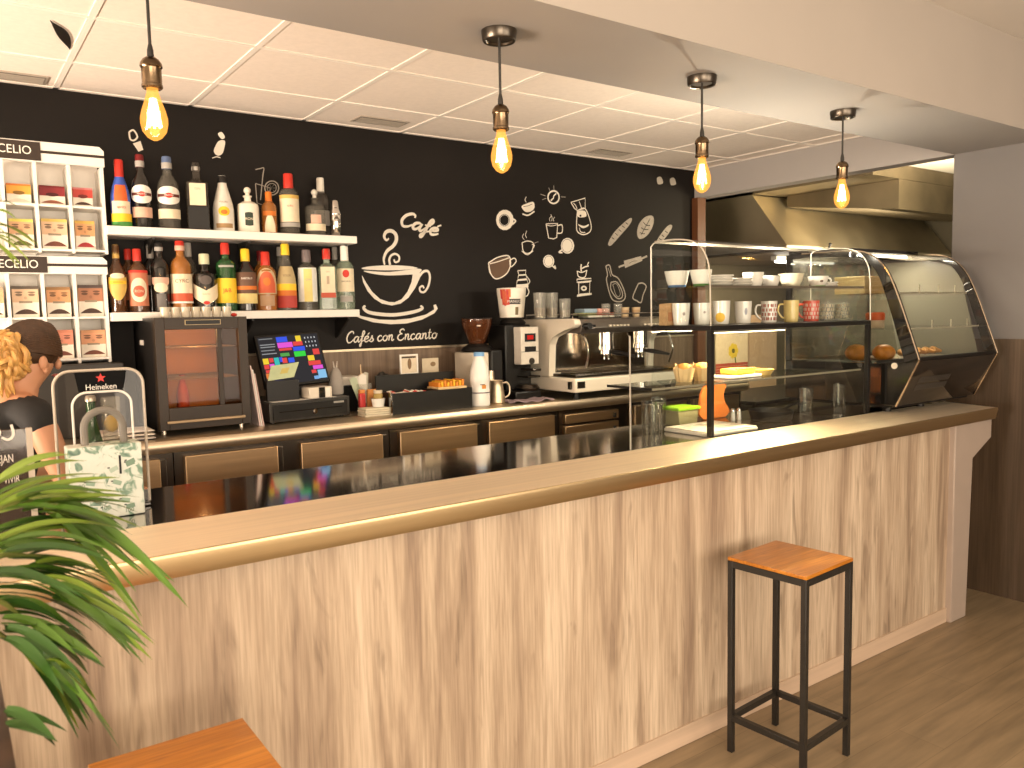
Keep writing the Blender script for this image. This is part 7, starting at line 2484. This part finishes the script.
# ------------------------------------------------------------------ kitchen beyond the opening
t = thing('extractor_hood', 'large stainless kitchen extractor hood beyond the opening', 'hood', (6.6, 4.3, 2.16))
hx0, hx1 = 5.50, 8.1
m = MB(); m.prism([(3.947, 2.150), (3.947, 2.175), (4.285, 2.61), (5.4, 2.61), (5.4, 2.150)], hx0, hx1, 'x')
build('canopy', m, MT['hood'], t)
m = MB(); m.box(hx0 - .01, hx1, 3.935, 5.4, 2.128, 2.1495, .003)
build('gutter', m, mat('hood_gutter', (.12, .10, .08), .4, .8, var=.1), t)
m = MB(); m.box(hx0 + .0, hx1, 3.24, 4.28, 2.615, 2.715)
build('duct_box', m, mat('dark_duct_steel', (.22, .18, .12), .45, .9, var=.35, scale=(2, 2, 2)), t)
m = MB(); m.prism([(3.24, 2.395), (3.24, 2.612), (4.20, 2.612), (4.20, 2.52)], hx0 + .35, hx1, 'x')
build('duct_skirt', m, bpy.data.materials['dark_duct_steel'], t)
xh = at(828, 244, Y=3.93).x
m = MB(); m.cyl((xh, 3.93, 2.15), (xh, 3.91, 2.19), .012, .008, 12); m.ball((xh, 3.91, 2.195), .014, 10, 8)
build('valve_knob', m, MT['black'], t)
m = MB(); m.box(hx0 + .35, hx0 + 1.25, 4.3, 4.36, 2.09, 2.127, .004)
o = thing('added_hood_tube', 'added white tube under the extractor hood imitating a reflection on the case glass', 'lamp', (6.3, 4.33, 2.09))  # glowing tube added in place of a tube reflection on the case
build('housing', m, MT['white_lam'], o)
m = MB(); m.cyl((hx0 + .38, 4.33, 2.082), (hx0 + 1.22, 4.33, 2.082), .013, seg=14)
build('tube', m, emis('hood_reflection_glow', (1.0, .95, .86), 9.0), o)
area('kitchen_light', (6.2, 3.6, 2.05), (6.2, 4.2, 2.3), .6, 30, (1.0, .84, .58))
area('kitchen_ceiling_light', (5.6, 2.6, 2.3), (6.6, 4.1, 2.4), .5, 45, (1.0, .82, .52))
# cooking line under the hood
t = thing('cooking_range', 'dark cooking range under the extractor hood', 'range', (6.4, 4.6, 0))
m = MB(); m.box(5.35, 7.6, 4.15, 4.9, .10, .90, .006)
build('body', m, mat('range_steel', (.25, .22, .17), .35, .9, var=.1), t)
m = MB(); m.box(5.35, 7.6, 4.12, 4.92, .9005, .93, .004)
build('hob', m, MT['black'], t)
m = MB(); m.box(5.4, 7.55, 4.2, 4.85, 0, .0995)
build('plinth', m, MT['black'], t)
for i in range(6):
    m = MB(); m.cyl((5.5 + i * .32, 4.149, .82), (5.5 + i * .32, 4.12, .82), .022, .018, 16)
    build('knob', m, MT['black'], t)
# poster with a yellow flower and red band on the kitchen wall
a = at(716, 334, Y=5.58); b = at(748, 378, Y=5.58)
t = thing('flower_picture', 'cream poster with yellow flower and red band seen through the glass case', 'poster', ((a.x + b.x) / 2, 5.59, b.z))
m = MB(); m.box(a.x, b.x, 5.585, 5.597, b.z, a.z)
s_ = build('board', m, cm((.72, .56, .38), .6), t)
cx_, cz_ = (a.x + b.x) / 2 + .02, a.z - (a.z - b.z) * .38
m = MB()
m.use(cm((.45, .07, .04), .6)).quad((a.x, 5.5842, b.z), (b.x, 5.5842, b.z), (b.x, 5.5842, b.z + (a.z - b.z) * .36), (a.x, 5.5842, b.z + (a.z - b.z) * .36))
for k in range(5):
    q = b.z + (a.z - b.z) * (.05 + .06 * k)
    m.use(cm((.62, .30, .18), .6)).quad((a.x, 5.5838, q), (b.x, 5.5838, q), (b.x, 5.5838, q + .006), (a.x, 5.5838, q + .006))
for k in range(7):
    aa = 2 * PI * k / 7
    m.use(cm((.72, .50, .05), .6)).poly([(cx_ + .05 * math.cos(aa) + .034 * math.cos(2 * PI * j / 8), 5.5834 - .0001 * k, cz_ + .05 * math.sin(aa) + .034 * math.sin(2 * PI * j / 8)) for j in range(8)])
m.use(cm((.12, .10, .02), .6)).poly([(cx_ + .026 * math.cos(2 * PI * j / 10), 5.582, cz_ + .026 * math.sin(2 * PI * j / 10)) for j in range(10)])
m.use(cm((.10, .14, .03), .6)).quad((cx_ + .03, 5.5832, cz_ - .13), (cx_ + .05, 5.5832, cz_ - .13), (cx_ + .03, 5.5832, cz_ - .02), (cx_ + .01, 5.5832, cz_ - .02))
build('print', m, None, s_, smooth=0)
# pale upright panels on the kitchen wall
for px_, w_, lab in ((765, .26, 'pinkish'), (793, .12, 'cream')):
    q = at(px_, 380, Y=5.57)
    m = MB(); m.box(q.x - w_, q.x + w_ * .8, 5.575, 5.598, 0, 1.62)
    struct('trim_%d' % (5 if px_ == 765 else 6), m, cm((.50, .34, .22) if px_ == 765 else (.62, .48, .32), .6), lab + ' upright panel on the kitchen wall', 'trim')
area('kitchen_wall_light', (6.4, 4.95, 2.05), (6.4, 5.6, 1.3), .8, 20, (1.0, .80, .5))
# ------------------------------------------------------------------ light
w = bpy.data.worlds.new('world')
SC.world = w
w.use_nodes = True
bg = w.node_tree.nodes['Background']
bg.inputs['Color'].default_value = (1.0, 0.90, 0.78, 1)
bg.inputs['Strength'].default_value = 0.6
area('window_daylight', (-0.9, YF + 0.05, 1.6), (0.6, 3, 1.2), 3.2, 215, (1.0, 0.83, 0.64), 1.9)
area('window_daylight', (2.8, YF + 0.05, 1.6), (2.4, 3, 1.2), 3.0, 110, (1.0, 0.83, 0.64), 1.9)
area('left_ceiling_fill', (XL + .05, 2.7, 1.0), (1.5, 2.9, 2.3), 2.6, 590, (1.0, .82, .64), 1.2)  # added upward fill for the tile ceiling; the left wall has no window
SC.view_settings.view_transform = 'Standard'
SC.view_settings.look = 'None'
SC.view_settings.exposure = 0.12
SC.view_settings.gamma = 1.0
SC.view_settings.use_curve_mapping = False
SC.cycles.use_denoising = True
SC.cycles.max_bounces = 10
SC.cycles.transparent_max_bounces = 24
SC.cycles.caustics_reflective = False
SC.cycles.caustics_refractive = False
SC.cycles.sample_clamp_indirect = 6.0
